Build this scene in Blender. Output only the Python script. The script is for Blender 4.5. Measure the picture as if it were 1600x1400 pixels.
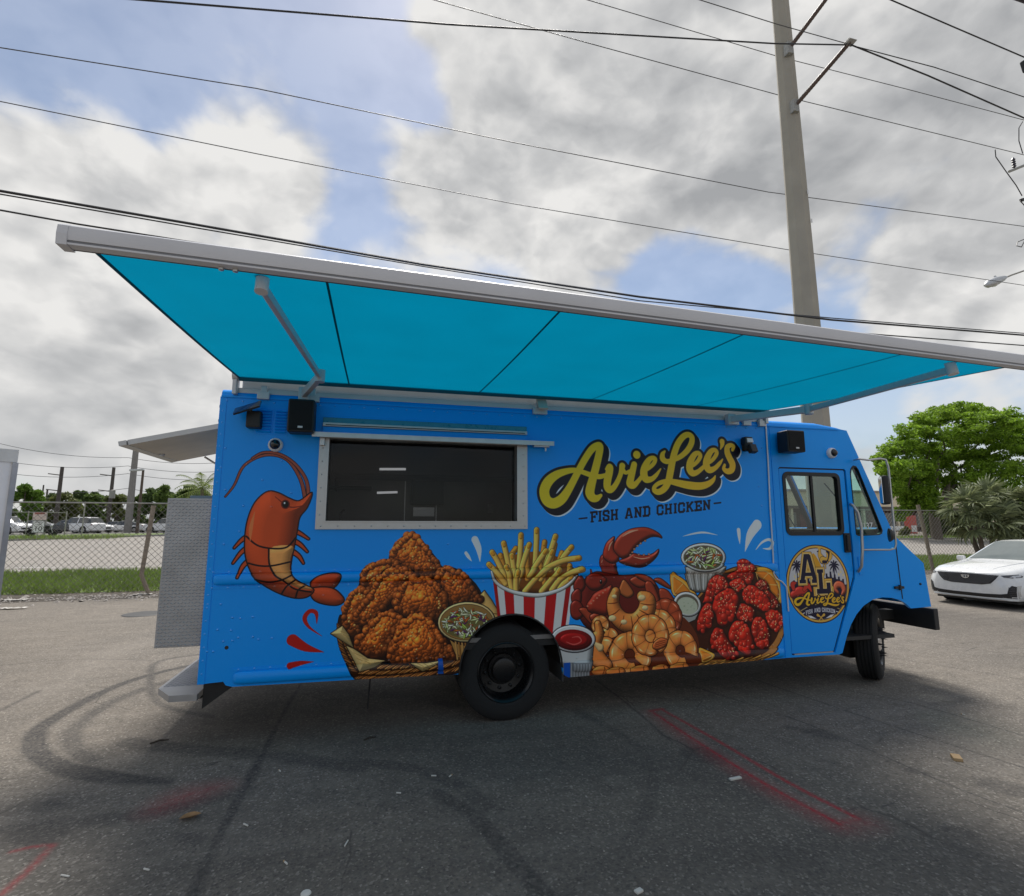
import bpy, bmesh, math, random
import numpy as np
from mathutils import Vector, Matrix
from mathutils.geometry import tessellate_polygon
from mathutils.bvhtree import BVHTree
for o_ in list(bpy.data.objects): bpy.data.objects.remove(o_)
SC = bpy.context.scene; COL = SC.collection; R = math.radians
random.seed(4); RNG = np.random.default_rng(11)
# ------------------------------------------------------------------ camera
FPX, PITCH, YAW, EYE = 830.0, math.atan(122 / 830), R(14.4), 1.8
FW = Vector((math.sin(YAW) * math.cos(PITCH), math.cos(YAW) * math.cos(PITCH), math.sin(PITCH)))
RT = Vector((math.cos(YAW), -math.sin(YAW), 0)); UP = RT.cross(FW)
cam = bpy.data.objects.new('camera', bpy.data.cameras.new('camera')); COL.objects.link(cam)
cam.data.sensor_width = 36; cam.data.sensor_fit = 'HORIZONTAL'; cam.data.lens = 36 * FPX / 1600
cam.data.clip_start = .05; cam.data.clip_end = 2000
cam.matrix_world = Matrix(((RT.x, UP.x, -FW.x, 0), (RT.y, UP.y, -FW.y, 0), (RT.z, UP.z, -FW.z, EYE), (0, 0, 0, 1)))
SC.camera = cam
# ------------------------------------------------------------------ sun, sky, exposure
SUN_EL, SUN_AZ = R(60), R(12)                       # azimuth from +Y towards +X: the sun stands behind the truck
SC.view_settings.view_transform = 'Standard'; SC.view_settings.look = 'None'
SC.view_settings.gamma = 1; SC.view_settings.use_curve_mapping = False
SC.view_settings.exposure = 0.56
sun = bpy.data.objects.new('sun', bpy.data.lights.new('sun', 'SUN')); COL.objects.link(sun)
sun.data.energy = 3.0; sun.data.angle = R(20); sun.data.color = (1, .96, .9)
sd = Vector((math.sin(SUN_AZ) * math.cos(SUN_EL), math.cos(SUN_AZ) * math.cos(SUN_EL), math.sin(SUN_EL)))
sun.rotation_euler = sd.to_track_quat('Z', 'Y').to_euler(); sun.location = (0, 0, 60)
W = bpy.data.worlds.new('World'); SC.world = W; W.use_nodes = True
def ray(x, y): return FW + RT * ((x - 800) / FPX) - UP * ((y - 700) / FPX)
def build_sky():
    nt = W.node_tree; N = nt.nodes; L = nt.links; N.clear()
    def nd(t, **k):
        n = N.new(t)
        for a, b in k.items(): setattr(n, a, b)
        return n
    def math_(op, a, b=None, clamp=False):
        n = nd('ShaderNodeMath', operation=op, use_clamp=clamp)
        for i, v in enumerate((a, b)):
            if v is None: continue
            if isinstance(v, (int, float)): n.inputs[i].default_value = v
            else: L.new(v, n.inputs[i])
        return n.outputs[0]
    sky = nd('ShaderNodeTexSky', sky_type='NISHITA', sun_disc=False, sun_elevation=SUN_EL, sun_rotation=SUN_AZ, air_density=1.0, dust_density=.6, ozone_density=1.6)
    tc = nd('ShaderNodeTexCoord'); sep = nd('ShaderNodeSeparateXYZ'); L.new(tc.outputs['Generated'], sep.inputs[0])
    zz = math_('ADD', math_('MAXIMUM', sep.outputs[2], 0.0), .22)
    px, py = math_('DIVIDE', sep.outputs[0], zz), math_('DIVIDE', sep.outputs[1], zz)
    def noise(ox, oy, oz, sc, det, rough, dist=0.):
        cv = nd('ShaderNodeCombineXYZ'); L.new(math_('ADD', px, ox), cv.inputs[0]); L.new(math_('ADD', py, oy), cv.inputs[1]); cv.inputs[2].default_value = oz
        n = nd('ShaderNodeTexNoise'); n.inputs['Scale'].default_value = sc; n.inputs['Detail'].default_value = det; n.inputs['Roughness'].default_value = rough; n.inputs['Distortion'].default_value = dist
        L.new(cv.outputs[0], n.inputs['Vector']); return n.outputs[0]
    n1 = noise(3.1, 1.7, 0, 1.25, 7, .56, .25)
    def puff(oz):                                    # heaped cloud, noise on the sky sphere itself
        mp = nd('ShaderNodeMapping'); L.new(tc.outputs['Generated'], mp.inputs[0]); mp.inputs['Location'].default_value = (.4, .1, oz); mp.inputs['Scale'].default_value = (1, 1, 1.5)
        n = nd('ShaderNodeTexNoise'); n.inputs['Scale'].default_value = 3.4; n.inputs['Detail'].default_value = 7; n.inputs['Roughness'].default_value = .57; n.inputs['Distortion'].default_value = .15
        L.new(mp.outputs[0], n.inputs['Vector'])
        wv = nd('ShaderNodeMix', data_type='VECTOR'); wv.inputs[0].default_value = .12; L.new(mp.outputs[0], wv.inputs[4]); L.new(n.outputs['Color'], wv.inputs[5]); out = math_('MULTIPLY', n.outputs[0], .55)
        for s_, am in ((4.2, .30), (8.7, .17), (18.5, .085), (39, .045)):   # billows: folded noise, creased between the heaps
            b_ = nd('ShaderNodeTexNoise'); b_.inputs['Scale'].default_value = s_; b_.inputs['Detail'].default_value = 0; L.new(wv.outputs[1], b_.inputs['Vector'])
            out = math_('ADD', out, math_('MULTIPLY', math_('ABSOLUTE', math_('SUBTRACT', b_.outputs[0], .5)), am * 2))
        return out
    q1, q2 = puff(0.), puff(.055)
    dens = math_('ADD', math_('MULTIPLY', n1, .42), math_('MULTIPLY', math_('ADD', q1, .035), .58))
    for x, y, r, amp in SKY_BLOBS:                   # openings (negative) and banks (positive) in the cloud deck
        d = ray(x, y).normalized()
        dot = nd('ShaderNodeVectorMath', operation='DOT_PRODUCT'); L.new(tc.outputs['Generated'], dot.inputs[0]); dot.inputs[1].default_value = d
        mr = nd('ShaderNodeMapRange', interpolation_type='SMOOTHSTEP'); L.new(dot.outputs['Value'], mr.inputs[0])
        mr.inputs[1].default_value = math.cos(R(r)); mr.inputs[2].default_value = 1; mr.inputs[3].default_value = 0; mr.inputs[4].default_value = amp
        dens = math_('ADD', dens, mr.outputs[0])
    mr = nd('ShaderNodeMapRange', interpolation_type='SMOOTHSTEP'); L.new(dens, mr.inputs[0]); mr.inputs[1].default_value = .40; mr.inputs[2].default_value = .54; mr.inputs[3].default_value = .24
    mask = mr.outputs[0]
    rel = math_('MULTIPLY', math_('SUBTRACT', q1, q2), 3.2)   # the field against itself a step higher: lit tops, grey bases
    thick = noise(8.3, 2.2, 4, .9, 2, .5)
    br = math_('ADD', math_('ADD', math_('MULTIPLY', thick, -1.9), 1.66), rel)
    br = math_('ADD', br, math_('MULTIPLY', math_('MAXIMUM', math_('SUBTRACT', dens, .52), 0.0), -.45))
    br = math_('ADD', math_('MULTIPLY', br, .78), .24)
    cr = nd('ShaderNodeValToRGB'); L.new(br, cr.inputs[0]); e = cr.color_ramp.elements
    e[0].position = .08; e[0].color = (.43, .44, .455, 1); e[1].position = .95; e[1].color = (.95, .94, .92, 1)
    m_ = e.new(.5); m_.color = (.64, .645, .65, 1)
    sc = nd('ShaderNodeVectorMath', operation='SCALE'); L.new(cr.outputs[0], sc.inputs[0]); sc.inputs['Scale'].default_value = CLOUD
    mix = nd('ShaderNodeMix', data_type='RGBA'); L.new(mask, mix.inputs[0]); L.new(sky.outputs[0], mix.inputs[6]); L.new(sc.outputs[0], mix.inputs[7])
    # hazy base of the sky: pale towards the horizon
    hz = nd('ShaderNodeMapRange'); L.new(sep.outputs[2], hz.inputs[0]); hz.inputs[1].default_value = 0; hz.inputs[2].default_value = .28; hz.inputs[3].default_value = .55; hz.inputs[4].default_value = 0
    mix2 = nd('ShaderNodeMix', data_type='RGBA'); L.new(hz.outputs[0], mix2.inputs[0]); L.new(mix.outputs[2], mix2.inputs[6]); mix2.inputs[7].default_value = (.56 * CLOUD, .575 * CLOUD, .59 * CLOUD, 1)
    bg = nd('ShaderNodeBackground'); L.new(mix2.outputs[2], bg.inputs[0]); bg.inputs[1].default_value = .085
    out = nd('ShaderNodeOutputWorld'); L.new(bg.outputs[0], out.inputs[0])
CLOUD = 7.0
SKY_BLOBS = [(330, 130, 22, -.10), (600, 90, 9, -.08), (710, 150, 6, -.16), (600, 310, 6, -.06), (1100, 430, 9, -.20), (960, 400, 6, -.08), (1360, 290, 7, -.18), (1300, 620, 7, -.14), (1420, 640, 6, -.10), (420, 290, 9, .13), (150, 330, 10, .10), (620, 250, 6, .06), (1180, 330, 6, .10), (840, 30, 13, .22), (1050, 60, 14, .2),
             (900, 190, 19, .24), (1220, 150, 17, .24), (1480, 120, 18, .16), (700, 330, 9, .12), (180, 560, 22, .16), (60, 330, 12, .1), (1500, 420, 9, .15), (1480, 540, 9, .12), (420, 310, 6, .10)]
build_sky()
# ------------------------------------------------------------------ places: a traced mark laid on a known plane
EYEV = Vector((0, 0, EYE))
def on_y(x, y, Y): r = ray(x, y); return EYEV + r * (Y / r.y)
def on_z(x, y, z=0.): r = ray(x, y); return EYEV + r * ((z - EYE) / r.z)
def on_x(x, y, X): r = ray(x, y); return EYEV + r * (X / r.x)
def at_depth(x, y, d): return EYEV + ray(x, y) * d
def side(x, y): p = on_y(x, y, 5.063); return p.x, p.z
def gz(Y): return 0. if Y < 17 else min((Y - 17) * .025, 1.0)   # the land rises a little behind the fence
# ------------------------------------------------------------------ materials
def lnk(nt, a, b): nt.links.new(a, b)
MATS = {}
def mat(name, col, rough=.5, metal=0., var=.08, scale=6., bump=0., bscale=80., coat=0., spec=.5, trans=0., rvar=.1):
    if name in MATS: return MATS[name]
    m = bpy.data.materials.new(name); m.use_nodes = True; nt = m.node_tree; N = nt.nodes; p = N['Principled BSDF']
    tc = N.new('ShaderNodeTexCoord'); n = N.new('ShaderNodeTexNoise'); n.inputs['Scale'].default_value = scale; n.inputs['Detail'].default_value = 6
    lnk(nt, tc.outputs['Object'], n.inputs['Vector'])
    mx = N.new('ShaderNodeMix'); mx.data_type = 'RGBA'; lnk(nt, n.outputs[0], mx.inputs[0])
    mx.inputs[6].default_value = (*[max(0, c * (1 - var * 2)) for c in col], 1); mx.inputs[7].default_value = (*[min(1, c * (1 + var * 2)) for c in col], 1)
    lnk(nt, mx.outputs[2], p.inputs['Base Color'])
    rr = N.new('ShaderNodeMapRange'); lnk(nt, n.outputs[0], rr.inputs[0]); rr.inputs[3].default_value = max(.02, rough - rvar); rr.inputs[4].default_value = min(1, rough + rvar); lnk(nt, rr.outputs[0], p.inputs['Roughness'])
    p.inputs['Metallic'].default_value = metal; p.inputs['Coat Weight'].default_value = coat; p.inputs['Specular IOR Level'].default_value = spec
    if bump:
        b = N.new('ShaderNodeBump'); b.inputs['Strength'].default_value = bump; b.inputs['Distance'].default_value = .01
        n2 = N.new('ShaderNodeTexNoise'); n2.inputs['Scale'].default_value = bscale; n2.inputs['Detail'].default_value = 4; lnk(nt, tc.outputs['Object'], n2.inputs['Vector'])
        lnk(nt, n2.outputs[0], b.inputs['Height']); lnk(nt, b.outputs[0], p.inputs['Normal'])
    if trans:
        t = N.new('ShaderNodeBsdfTranslucent'); lnk(nt, mx.outputs[2], t.inputs[0]); ms = N.new('ShaderNodeMixShader'); ms.inputs[0].default_value = trans
        lnk(nt, p.outputs[0], ms.inputs[1]); lnk(nt, t.outputs[0], ms.inputs[2]); lnk(nt, ms.outputs[0], N['Material Output'].inputs[0])
    MATS[name] = m; return m
def glass(name, tint, gloss=.06):
    if name in MATS: return MATS[name]
    m = bpy.data.materials.new(name); m.use_nodes = True; nt = m.node_tree; N = nt.nodes; N.remove(N['Principled BSDF'])
    t = N.new('ShaderNodeBsdfTransparent'); t.inputs[0].default_value = (*tint, 1); g = N.new('ShaderNodeBsdfGlossy'); g.inputs['Roughness'].default_value = .03
    f = N.new('ShaderNodeFresnel'); f.inputs[0].default_value = 1.45; mr = N.new('ShaderNodeMath'); mr.operation = 'ADD'; mr.inputs[1].default_value = gloss; lnk(nt, f.outputs[0], mr.inputs[0])
    gb = N.new('ShaderNodeNewGeometry'); fr = N.new('ShaderNodeMath'); fr.operation = 'SUBTRACT'; fr.inputs[0].default_value = 1; lnk(nt, gb.outputs['Backfacing'], fr.inputs[1]); mu = N.new('ShaderNodeMath'); mu.operation = 'MULTIPLY'; mu.use_clamp = True; lnk(nt, mr.outputs[0], mu.inputs[0]); lnk(nt, fr.outputs[0], mu.inputs[1])
    ms = N.new('ShaderNodeMixShader'); lnk(nt, mu.outputs[0], ms.inputs[0]); lnk(nt, t.outputs[0], ms.inputs[1]); lnk(nt, g.outputs[0], ms.inputs[2]); lnk(nt, ms.outputs[0], N['Material Output'].inputs[0])
    MATS[name] = m; return m
def emit(name, col, s):
    m = bpy.data.materials.new(name); m.use_nodes = True; p = m.node_tree.nodes['Principled BSDF']
    p.inputs['Base Color'].default_value = (*col, 1); p.inputs['Emission Color'].default_value = (*col, 1); p.inputs['Emission Strength'].default_value = s; return m
# ------------------------------------------------------------------ mesh building
class MB:
    def __init__(s): s.v = []; s.f = []
    def add(s, v, f):
        b = len(s.v); s.v += [tuple(p) for p in v]; s.f += [tuple(i + b for i in q) for q in f]; return s
    def box(s, x0, y0, z0, x1, y1, z1, bev=0., seg=2):
        if bev <= 0:
            return s.add([(x0, y0, z0), (x1, y0, z0), (x1, y1, z0), (x0, y1, z0), (x0, y0, z1), (x1, y0, z1), (x1, y1, z1), (x0, y1, z1)],
                         [(0, 3, 2, 1), (4, 5, 6, 7), (0, 1, 5, 4), (1, 2, 6, 5), (2, 3, 7, 6), (3, 0, 4, 7)])
        bm = bmesh.new(); bmesh.ops.create_cube(bm, size=1)
        bmesh.ops.scale(bm, vec=(abs(x1 - x0), abs(y1 - y0), abs(z1 - z0)), verts=bm.verts); bmesh.ops.translate(bm, vec=((x0 + x1) / 2, (y0 + y1) / 2, (z0 + z1) / 2), verts=bm.verts)
        bmesh.ops.bevel(bm, geom=bm.edges[:], offset=bev, segments=seg, profile=.6, affect='EDGES', clamp_overlap=True)
        return s.bm(bm)
    def bm(s, bm, mtx=None):
        if mtx is not None: bmesh.ops.transform(bm, matrix=mtx, verts=bm.verts)
        bm.verts.index_update(); s.add([v.co[:] for v in bm.verts], [[v.index for v in f.verts] for f in bm.faces]); bm.free(); return s
    def obox(s, c, ax, ay, az, hx, hy, hz, bev=0.):
        """box about c along three axes"""
        t = MB().box(-hx, -hy, -hz, hx, hy, hz, bev); c = Vector(c)
        return s.add([c + Vector(ax) * p[0] + Vector(ay) * p[1] + Vector(az) * p[2] for p in t.v], t.f)
    def tube(s, pts, r, n=8, caps=True):
        pts = [Vector(p) for p in pts]; rs = list(r) if hasattr(r, '__len__') else [r] * len(pts); b = len(s.v); prev = None
        for i, p in enumerate(pts):
            d = (pts[min(i + 1, len(pts) - 1)] - pts[max(i - 1, 0)]).normalized()
            u = prev - d * prev.dot(d) if prev is not None else d.cross(Vector((0, 0, 1)) if abs(d.z) < .9 else Vector((1, 0, 0)))
            u = u.normalized() if u.length > 1e-6 else d.orthogonal().normalized(); prev = u; w = d.cross(u)
            for k in range(n):
                a = 2 * math.pi * k / n; q = p + (u * math.cos(a) + w * math.sin(a)) * rs[i]; s.v.append(tuple(q))
        for i in range(len(pts) - 1):
            for k in range(n):
                a, c = b + i * n + k, b + i * n + (k + 1) % n; s.f.append((a, c, c + n, a + n))
        if caps: s.f.append(tuple(range(b + n - 1, b - 1, -1))); s.f.append(tuple(range(b + (len(pts) - 1) * n, b + len(pts) * n)))
        return s
    def lathe(s, prof, c, axis, n=32, start=0.):
        """prof: (radius, along axis)"""
        ax = Vector(axis).normalized(); u = ax.orthogonal().normalized(); w = ax.cross(u); b = len(s.v); c = Vector(c)
        for r_, t in prof:
            for k in range(n):
                a = 2 * math.pi * k / n + start; s.v.append(tuple(c + ax * t + (u * math.cos(a) + w * math.sin(a)) * r_))
        for i in range(len(prof) - 1):
            for k in range(n):
                a, q = b + i * n + k, b + i * n + (k + 1) % n; s.f.append((a, q, q + n, a + n))
        return s
    def slab(s, outline, holes, mapf, t0, t1):
        """flat plate with openings; mapf(u, v, w) -> place, plate between w = t0 (front) and t1"""
        loops = [outline] + list(holes); flat = [p for l in loops for p in l]; n = len(flat)
        tri = tessellate_polygon([[Vector((p[0], p[1], 0)) for p in l] for l in loops])
        v = [mapf(p[0], p[1], t0) for p in flat] + [mapf(p[0], p[1], t1) for p in flat]
        f = [tuple(t) for t in tri] + [tuple(i + n for i in t[::-1]) for t in tri]; k = 0
        for l in loops:
            m = len(l); f += [(k + i, k + (i + 1) % m, k + (i + 1) % m + n, k + i + n) for i in range(m)]; k += m
        return s.add(v, f)
    def extrude(s, prof, mapf, a, b, close=True, caps=True):
        """prof (u, v) swept from w = a to w = b"""
        n = len(prof); v = [mapf(p[0], p[1], a) for p in prof] + [mapf(p[0], p[1], b) for p in prof]
        f = [(i, (i + 1) % n, (i + 1) % n + n, i + n) for i in range(n if close else n - 1)]
        if close and caps: f += [tuple(range(n - 1, -1, -1)), tuple(range(n, 2 * n))]
        return s.add(v, f)
    def dome(s, c, axis, r, h, n=6, rings=1):
        ax = Vector(axis).normalized(); u = ax.orthogonal().normalized(); w = ax.cross(u); c = Vector(c); b = len(s.v)
        for j in range(rings + 1):
            a = j / (rings + 1) * math.pi / 2
            for k in range(n):
                t = 2 * math.pi * k / n; s.v.append(tuple(c + ax * (h * math.sin(a)) + (u * math.cos(t) + w * math.sin(t)) * (r * math.cos(a))))
        s.v.append(tuple(c + ax * h)); top = len(s.v) - 1
        for j in range(rings):
            for k in range(n): s.f.append((b + j * n + k, b + j * n + (k + 1) % n, b + (j + 1) * n + (k + 1) % n, b + (j + 1) * n + k))
        for k in range(n): s.f.append((b + rings * n + k, b + rings * n + (k + 1) % n, top))
        return s
ROOT = {}
def empty(name, loc, label, cat, group=None):
    o = bpy.data.objects.new(name, None); COL.objects.link(o); o.location = loc; o.empty_display_size = .2
    o['label'] = label; o['category'] = cat
    if group: o['group'] = group
    ROOT[o.name] = Vector(loc); return o
def obj(name, mb, m, parent=None, label=None, cat=None, group=None, kind=None, smooth=None, uv=None, fix=True):
    me = bpy.data.meshes.new(name); base = ROOT[parent.name] if parent is not None else Vector((0, 0, 0))
    origin = Vector((0, 0, 0))
    if parent is None and kind is None and len(mb.v):          # a one-mesh thing stands at its own base
        a = np.array(mb.v); origin = Vector(((a[:, 0].min() + a[:, 0].max()) / 2, (a[:, 1].min() + a[:, 1].max()) / 2, a[:, 2].min()))
    off = np.array(base + origin)
    va = np.array(mb.v, dtype=np.float64) - off
    me.from_pydata(va.tolist(), [], mb.f); me.update()
    if fix:
        bm = bmesh.new(); bm.from_mesh(me); bmesh.ops.recalc_face_normals(bm, faces=bm.faces[:]); bm.to_mesh(me); bm.free()
    if smooth is not None:
        me.polygons.foreach_set('use_smooth', [True] * len(me.polygons))
        if smooth < 180: me.set_sharp_from_angle(angle=R(smooth))
    if uv is not None:
        l = me.uv_layers.new(name='print'); vi = np.empty(len(me.loops), np.int32); me.loops.foreach_get('vertex_index', vi)
        l.data.foreach_set('uv', np.array([uv(*p) for p in mb.v], np.float32)[vi].ravel())
    o = bpy.data.objects.new(name, me); COL.objects.link(o); me.materials.append(m); o.location = origin
    if parent is not None: o.parent = parent
    ROOT[o.name] = base + origin
    if label: o['label'] = label
    if cat: o['category'] = cat
    if group: o['group'] = group
    if kind: o['kind'] = kind
    return o
def copy_tree(o, loc=None, rotz=None, parent=None, label=None):
    c = o.copy(); COL.objects.link(c)
    if parent is not None: c.parent = parent
    if loc is not None: c.location = loc
    if rotz is not None: c.rotation_euler = (0, 0, rotz)
    if label: c['label'] = label
    for ch in list(o.children): copy_tree(ch, parent=c)
    return c
def rnd_rect(x0, z0, x1, z1, r, n=4):
    out = []
    for cx, cz, a in ((x1 - r, z1 - r, 0), (x0 + r, z1 - r, 90), (x0 + r, z0 + r, 180), (x1 - r, z0 + r, 270)):
        for k in range(n + 1): t = R(a + 90 * k / n); out.append((cx + r * math.cos(t), cz + r * math.sin(t)))
    return out
def text_mb(txt, size, mapf, depth=.002):
    """built-in lettering as a thin solid"""
    cu = bpy.data.curves.new('lettering', 'FONT'); cu.body = txt; cu.size = size; cu.extrude = depth; cu.align_x = 'CENTER'; cu.align_y = 'CENTER'; cu.resolution_u = 3
    o = bpy.data.objects.new('lettering', cu); COL.objects.link(o); dg = bpy.context.evaluated_depsgraph_get(); me = bpy.data.meshes.new_from_object(o.evaluated_get(dg))
    mb = MB().add([mapf(*v.co) for v in me.vertices], [tuple(p.vertices) for p in me.polygons]); bpy.data.objects.remove(o); bpy.data.curves.remove(cu); bpy.data.meshes.remove(me); return mb
# ------------------------------------------------------------------ printed wrap (flat print) of the truck side
YS = 5.063                                        # the plane of the truck's near side
ART_X0, ART_Z0, ART_X1, ART_Z1, ART_S = -1.36, 0.33, 5.42, 3.03, 400.0
AW, AH = int((ART_X1 - ART_X0) * ART_S), int((ART_Z1 - ART_Z0) * ART_S)
BLUE = np.array((0.0, 0.60, 0.98), np.float32)    # sRGB of the vinyl
ART = np.empty((AH, AW, 3), np.float32); ART[:] = BLUE
def T(pts):
    """tracing-sheet coordinates -> print pixels on the side plane"""
    out = []
    for (x, y) in pts:
        X, Z = side(x, y)
        out.append(((X - ART_X0) * ART_S, (Z - ART_Z0) * ART_S))
    return np.array(out, np.float32)
def loc_scale(x, y):
    a = T([(x - 2, y), (x + 2, y), (x, y - 2), (x, y + 2)])
    return (np.hypot(*(a[1] - a[0])) + np.hypot(*(a[3] - a[2]))) / 8
def catmull(p, closed=True, n=4):
    p = np.asarray(p, np.float32); N = len(p); out = []
    rng_ = range(N) if closed else range(N - 1)
    for i in rng_:
        if closed: a, b, c, d = p[i - 1], p[i], p[(i + 1) % N], p[(i + 2) % N]
        else: a, b, c, d = p[max(i - 1, 0)], p[i], p[i + 1], p[min(i + 2, N - 1)]
        for k in range(n):
            t = k / n
            out.append(.5 * ((2 * b) + (c - a) * t + (2 * a - 5 * b + 4 * c - d) * t * t + (3 * b - a - 3 * c + d) * t ** 3))
    if not closed: out.append(p[-1])
    return np.array(out, np.float32)
def window(lo, hi, pad):
    x0, y0 = np.maximum(np.floor(np.array(lo) - pad).astype(int), 0)
    x1 = min(int(hi[0] + pad) + 2, AW); y1 = min(int(hi[1] + pad) + 2, AH)
    if x1 <= x0 or y1 <= y0: return None
    gx, gy = np.meshgrid(np.arange(x0, x1, dtype=np.float32) + .5, np.arange(y0, y1, dtype=np.float32) + .5)
    return (slice(y0, y1), slice(x0, x1)), gx, gy
def sdf_poly(gx, gy, p):
    d = np.full(gx.shape, 1e9, np.float32); ins = np.zeros(gx.shape, bool)
    for i in range(len(p)):
        a, b = p[i - 1], p[i]; ex, ey = b[0] - a[0], b[1] - a[1]; L = ex * ex + ey * ey + 1e-9
        wx, wy = gx - a[0], gy - a[1]
        t = np.clip((wx * ex + wy * ey) / L, 0, 1)
        d = np.minimum(d, (wx - ex * t) ** 2 + (wy - ey * t) ** 2)
        if a[1] != b[1]:
            ins ^= ((a[1] > gy) != (b[1] > gy)) & (gx < ex * (gy - a[1]) / ey + a[0])
    d = np.sqrt(d); d[ins] *= -1
    return d
def sdf_stroke(gx, gy, p, r):
    d = np.full(gx.shape, 1e9, np.float32)
    for i in range(len(p) - 1):
        a, b = p[i], p[i + 1]; ex, ey = b[0] - a[0], b[1] - a[1]; L = ex * ex + ey * ey + 1e-9
        wx, wy = gx - a[0], gy - a[1]
        t = np.clip((wx * ex + wy * ey) / L, 0, 1)
        d = np.minimum(d, np.sqrt((wx - ex * t) ** 2 + (wy - ey * t) ** 2) - (r[i] + (r[i + 1] - r[i]) * t))
    return d
def blend(sl, al, col):
    al = al[..., None]; ART[sl] = ART[sl] * (1 - al) + np.asarray(col, np.float32) * al
def lay(sl, s, col, line=None, lw=2.0, infl=0, spec=0., amb=.5, L=(-.45, .6, .66), grain=0):
    """fill a signed distance field: optional ink line, drawn roundness, drawn gloss"""
    if line is not None: blend(sl, np.clip(.5 - (s - lw), 0, 1), line)
    a = np.clip(.5 - s, 0, 1)
    if infl:
        k = np.clip(-s / infl, 0, 1); h = infl * np.sqrt(1 - (1 - k) ** 2)
        gy_, gx_ = np.gradient(h); n = np.sqrt(gx_ ** 2 + gy_ ** 2 + 1)
        df = np.clip((-gx_ * L[0] - gy_ * L[1] + L[2]) / n, 0, 1.2)
        c = np.asarray(col, np.float32) * (amb + (1.25 - amb) * df)[..., None]
        if spec: c = c + spec * (np.clip(df, 0, 1) ** 22)[..., None]
        if grain: c = c * (1 + grain * (ARNG.random(s.shape, np.float32)[..., None] - .5))
        blend(sl, a, np.clip(c, 0, 1))
    else: blend(sl, a, col)
ARNG = np.random.default_rng(7)
def fill(pts, col, smooth=True, raw=False, **k):
    p = np.asarray(pts, np.float32) if raw else T(pts)
    if smooth: p = catmull(p)
    w = window(p.min(0), p.max(0), 6 + k.get('lw', 2))
    if w is None: return
    lay(w[0], sdf_poly(w[1], w[2], p), col, **k)
    return p
def stroke(pts, wid, col, smooth=True, raw=False, closed=False, **k):
    """wid: full width(s) in tracing units"""
    p = np.asarray(pts, np.float32) if raw else T(pts)
    ws = np.broadcast_to(np.asarray(wid, np.float32), (len(p),)).astype(np.float32)
    if not raw: ws = ws * np.array([loc_scale(*q) for q in pts], np.float32)
    if closed: p = np.vstack([p, p[:1]]); ws = np.append(ws, ws[0])
    if smooth and len(p) > 2:
        q = catmull(np.hstack([p, ws[:, None]]), False, 5); p, ws = q[:, :2], np.maximum(q[:, 2], .3)
    r = ws / 2
    w = window(p.min(0), p.max(0), r.max() + 6 + k.get('lw', 2))
    if w is None: return
    lay(w[0], sdf_stroke(w[1], w[2], p, r), col, **k)
def ellipse(cx, cy, rx, ry, col, rot=0, **k):
    c, s_ = math.cos(math.radians(rot)), math.sin(math.radians(rot))
    pts = [(cx + rx * math.cos(t) * c - ry * math.sin(t) * s_, cy + rx * math.cos(t) * s_ + ry * math.sin(t) * c) for t in np.linspace(0, 2 * math.pi, 28, endpoint=False)]
    fill(pts, col, smooth=False, **k)
def bump(u, v, r, col, spec=.12, edge=.45):
    w = window((u - r, v - r), (u + r, v + r), 2)
    if w is None: return
    dx, dy = (w[1] - u) / r, (w[2] - v) / r; rr = dx * dx + dy * dy
    nz = np.sqrt(np.clip(1 - rr, 0, 1)); df = np.clip(-.45 * dx + .6 * dy + .66 * nz, 0, 1.1)
    c = np.asarray(col, np.float32) * (edge + (1.2 - edge) * df)[..., None] + (spec * df ** 10)[..., None]
    blend(w[0], np.clip((1 - np.sqrt(rr)) * r + .5, 0, 1) * .96, np.clip(c, 0, 1))
def inside_pts(p, n, rmin):
    """scattered points inside polygon p (print pixels)"""
    lo, hi = p.min(0), p.max(0); out = []
    c = lo + ARNG.random((n * 14, 2)) * (hi - lo)
    ok = np.zeros(len(c), bool)
    for i in range(len(p)):
        a, b = p[i - 1], p[i]
        if a[1] != b[1]: ok ^= ((a[1] > c[:, 1]) != (b[1] > c[:, 1])) & (c[:, 0] < (b[0] - a[0]) * (c[:, 1] - a[1]) / (b[1] - a[1]) + a[0])
    for q in c[ok]:
        if all((q[0] - o[0]) ** 2 + (q[1] - o[1]) ** 2 > rmin * rmin for o in out): out.append(q)
        if len(out) >= n: break
    return out
INK = (.05, .03, .05)
def halo(pts, reach=17, amt=.72, raw=False):
    """drawn contact shade between pieces; leaves the blue ground alone"""
    p = catmull(T(pts)) if not raw else pts; w = window(p.min(0), p.max(0), reach + 4)
    if w is None: return
    s = sdf_poly(w[1], w[2], p); a = np.clip(1 - s / reach, 0, 1) ** 1.3 * amt; old = ART[w[0]]
    blend(w[0], a * ((old[..., 0] > .12) | (old[..., 2] < .4)), (.10, .035, .012))
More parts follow.
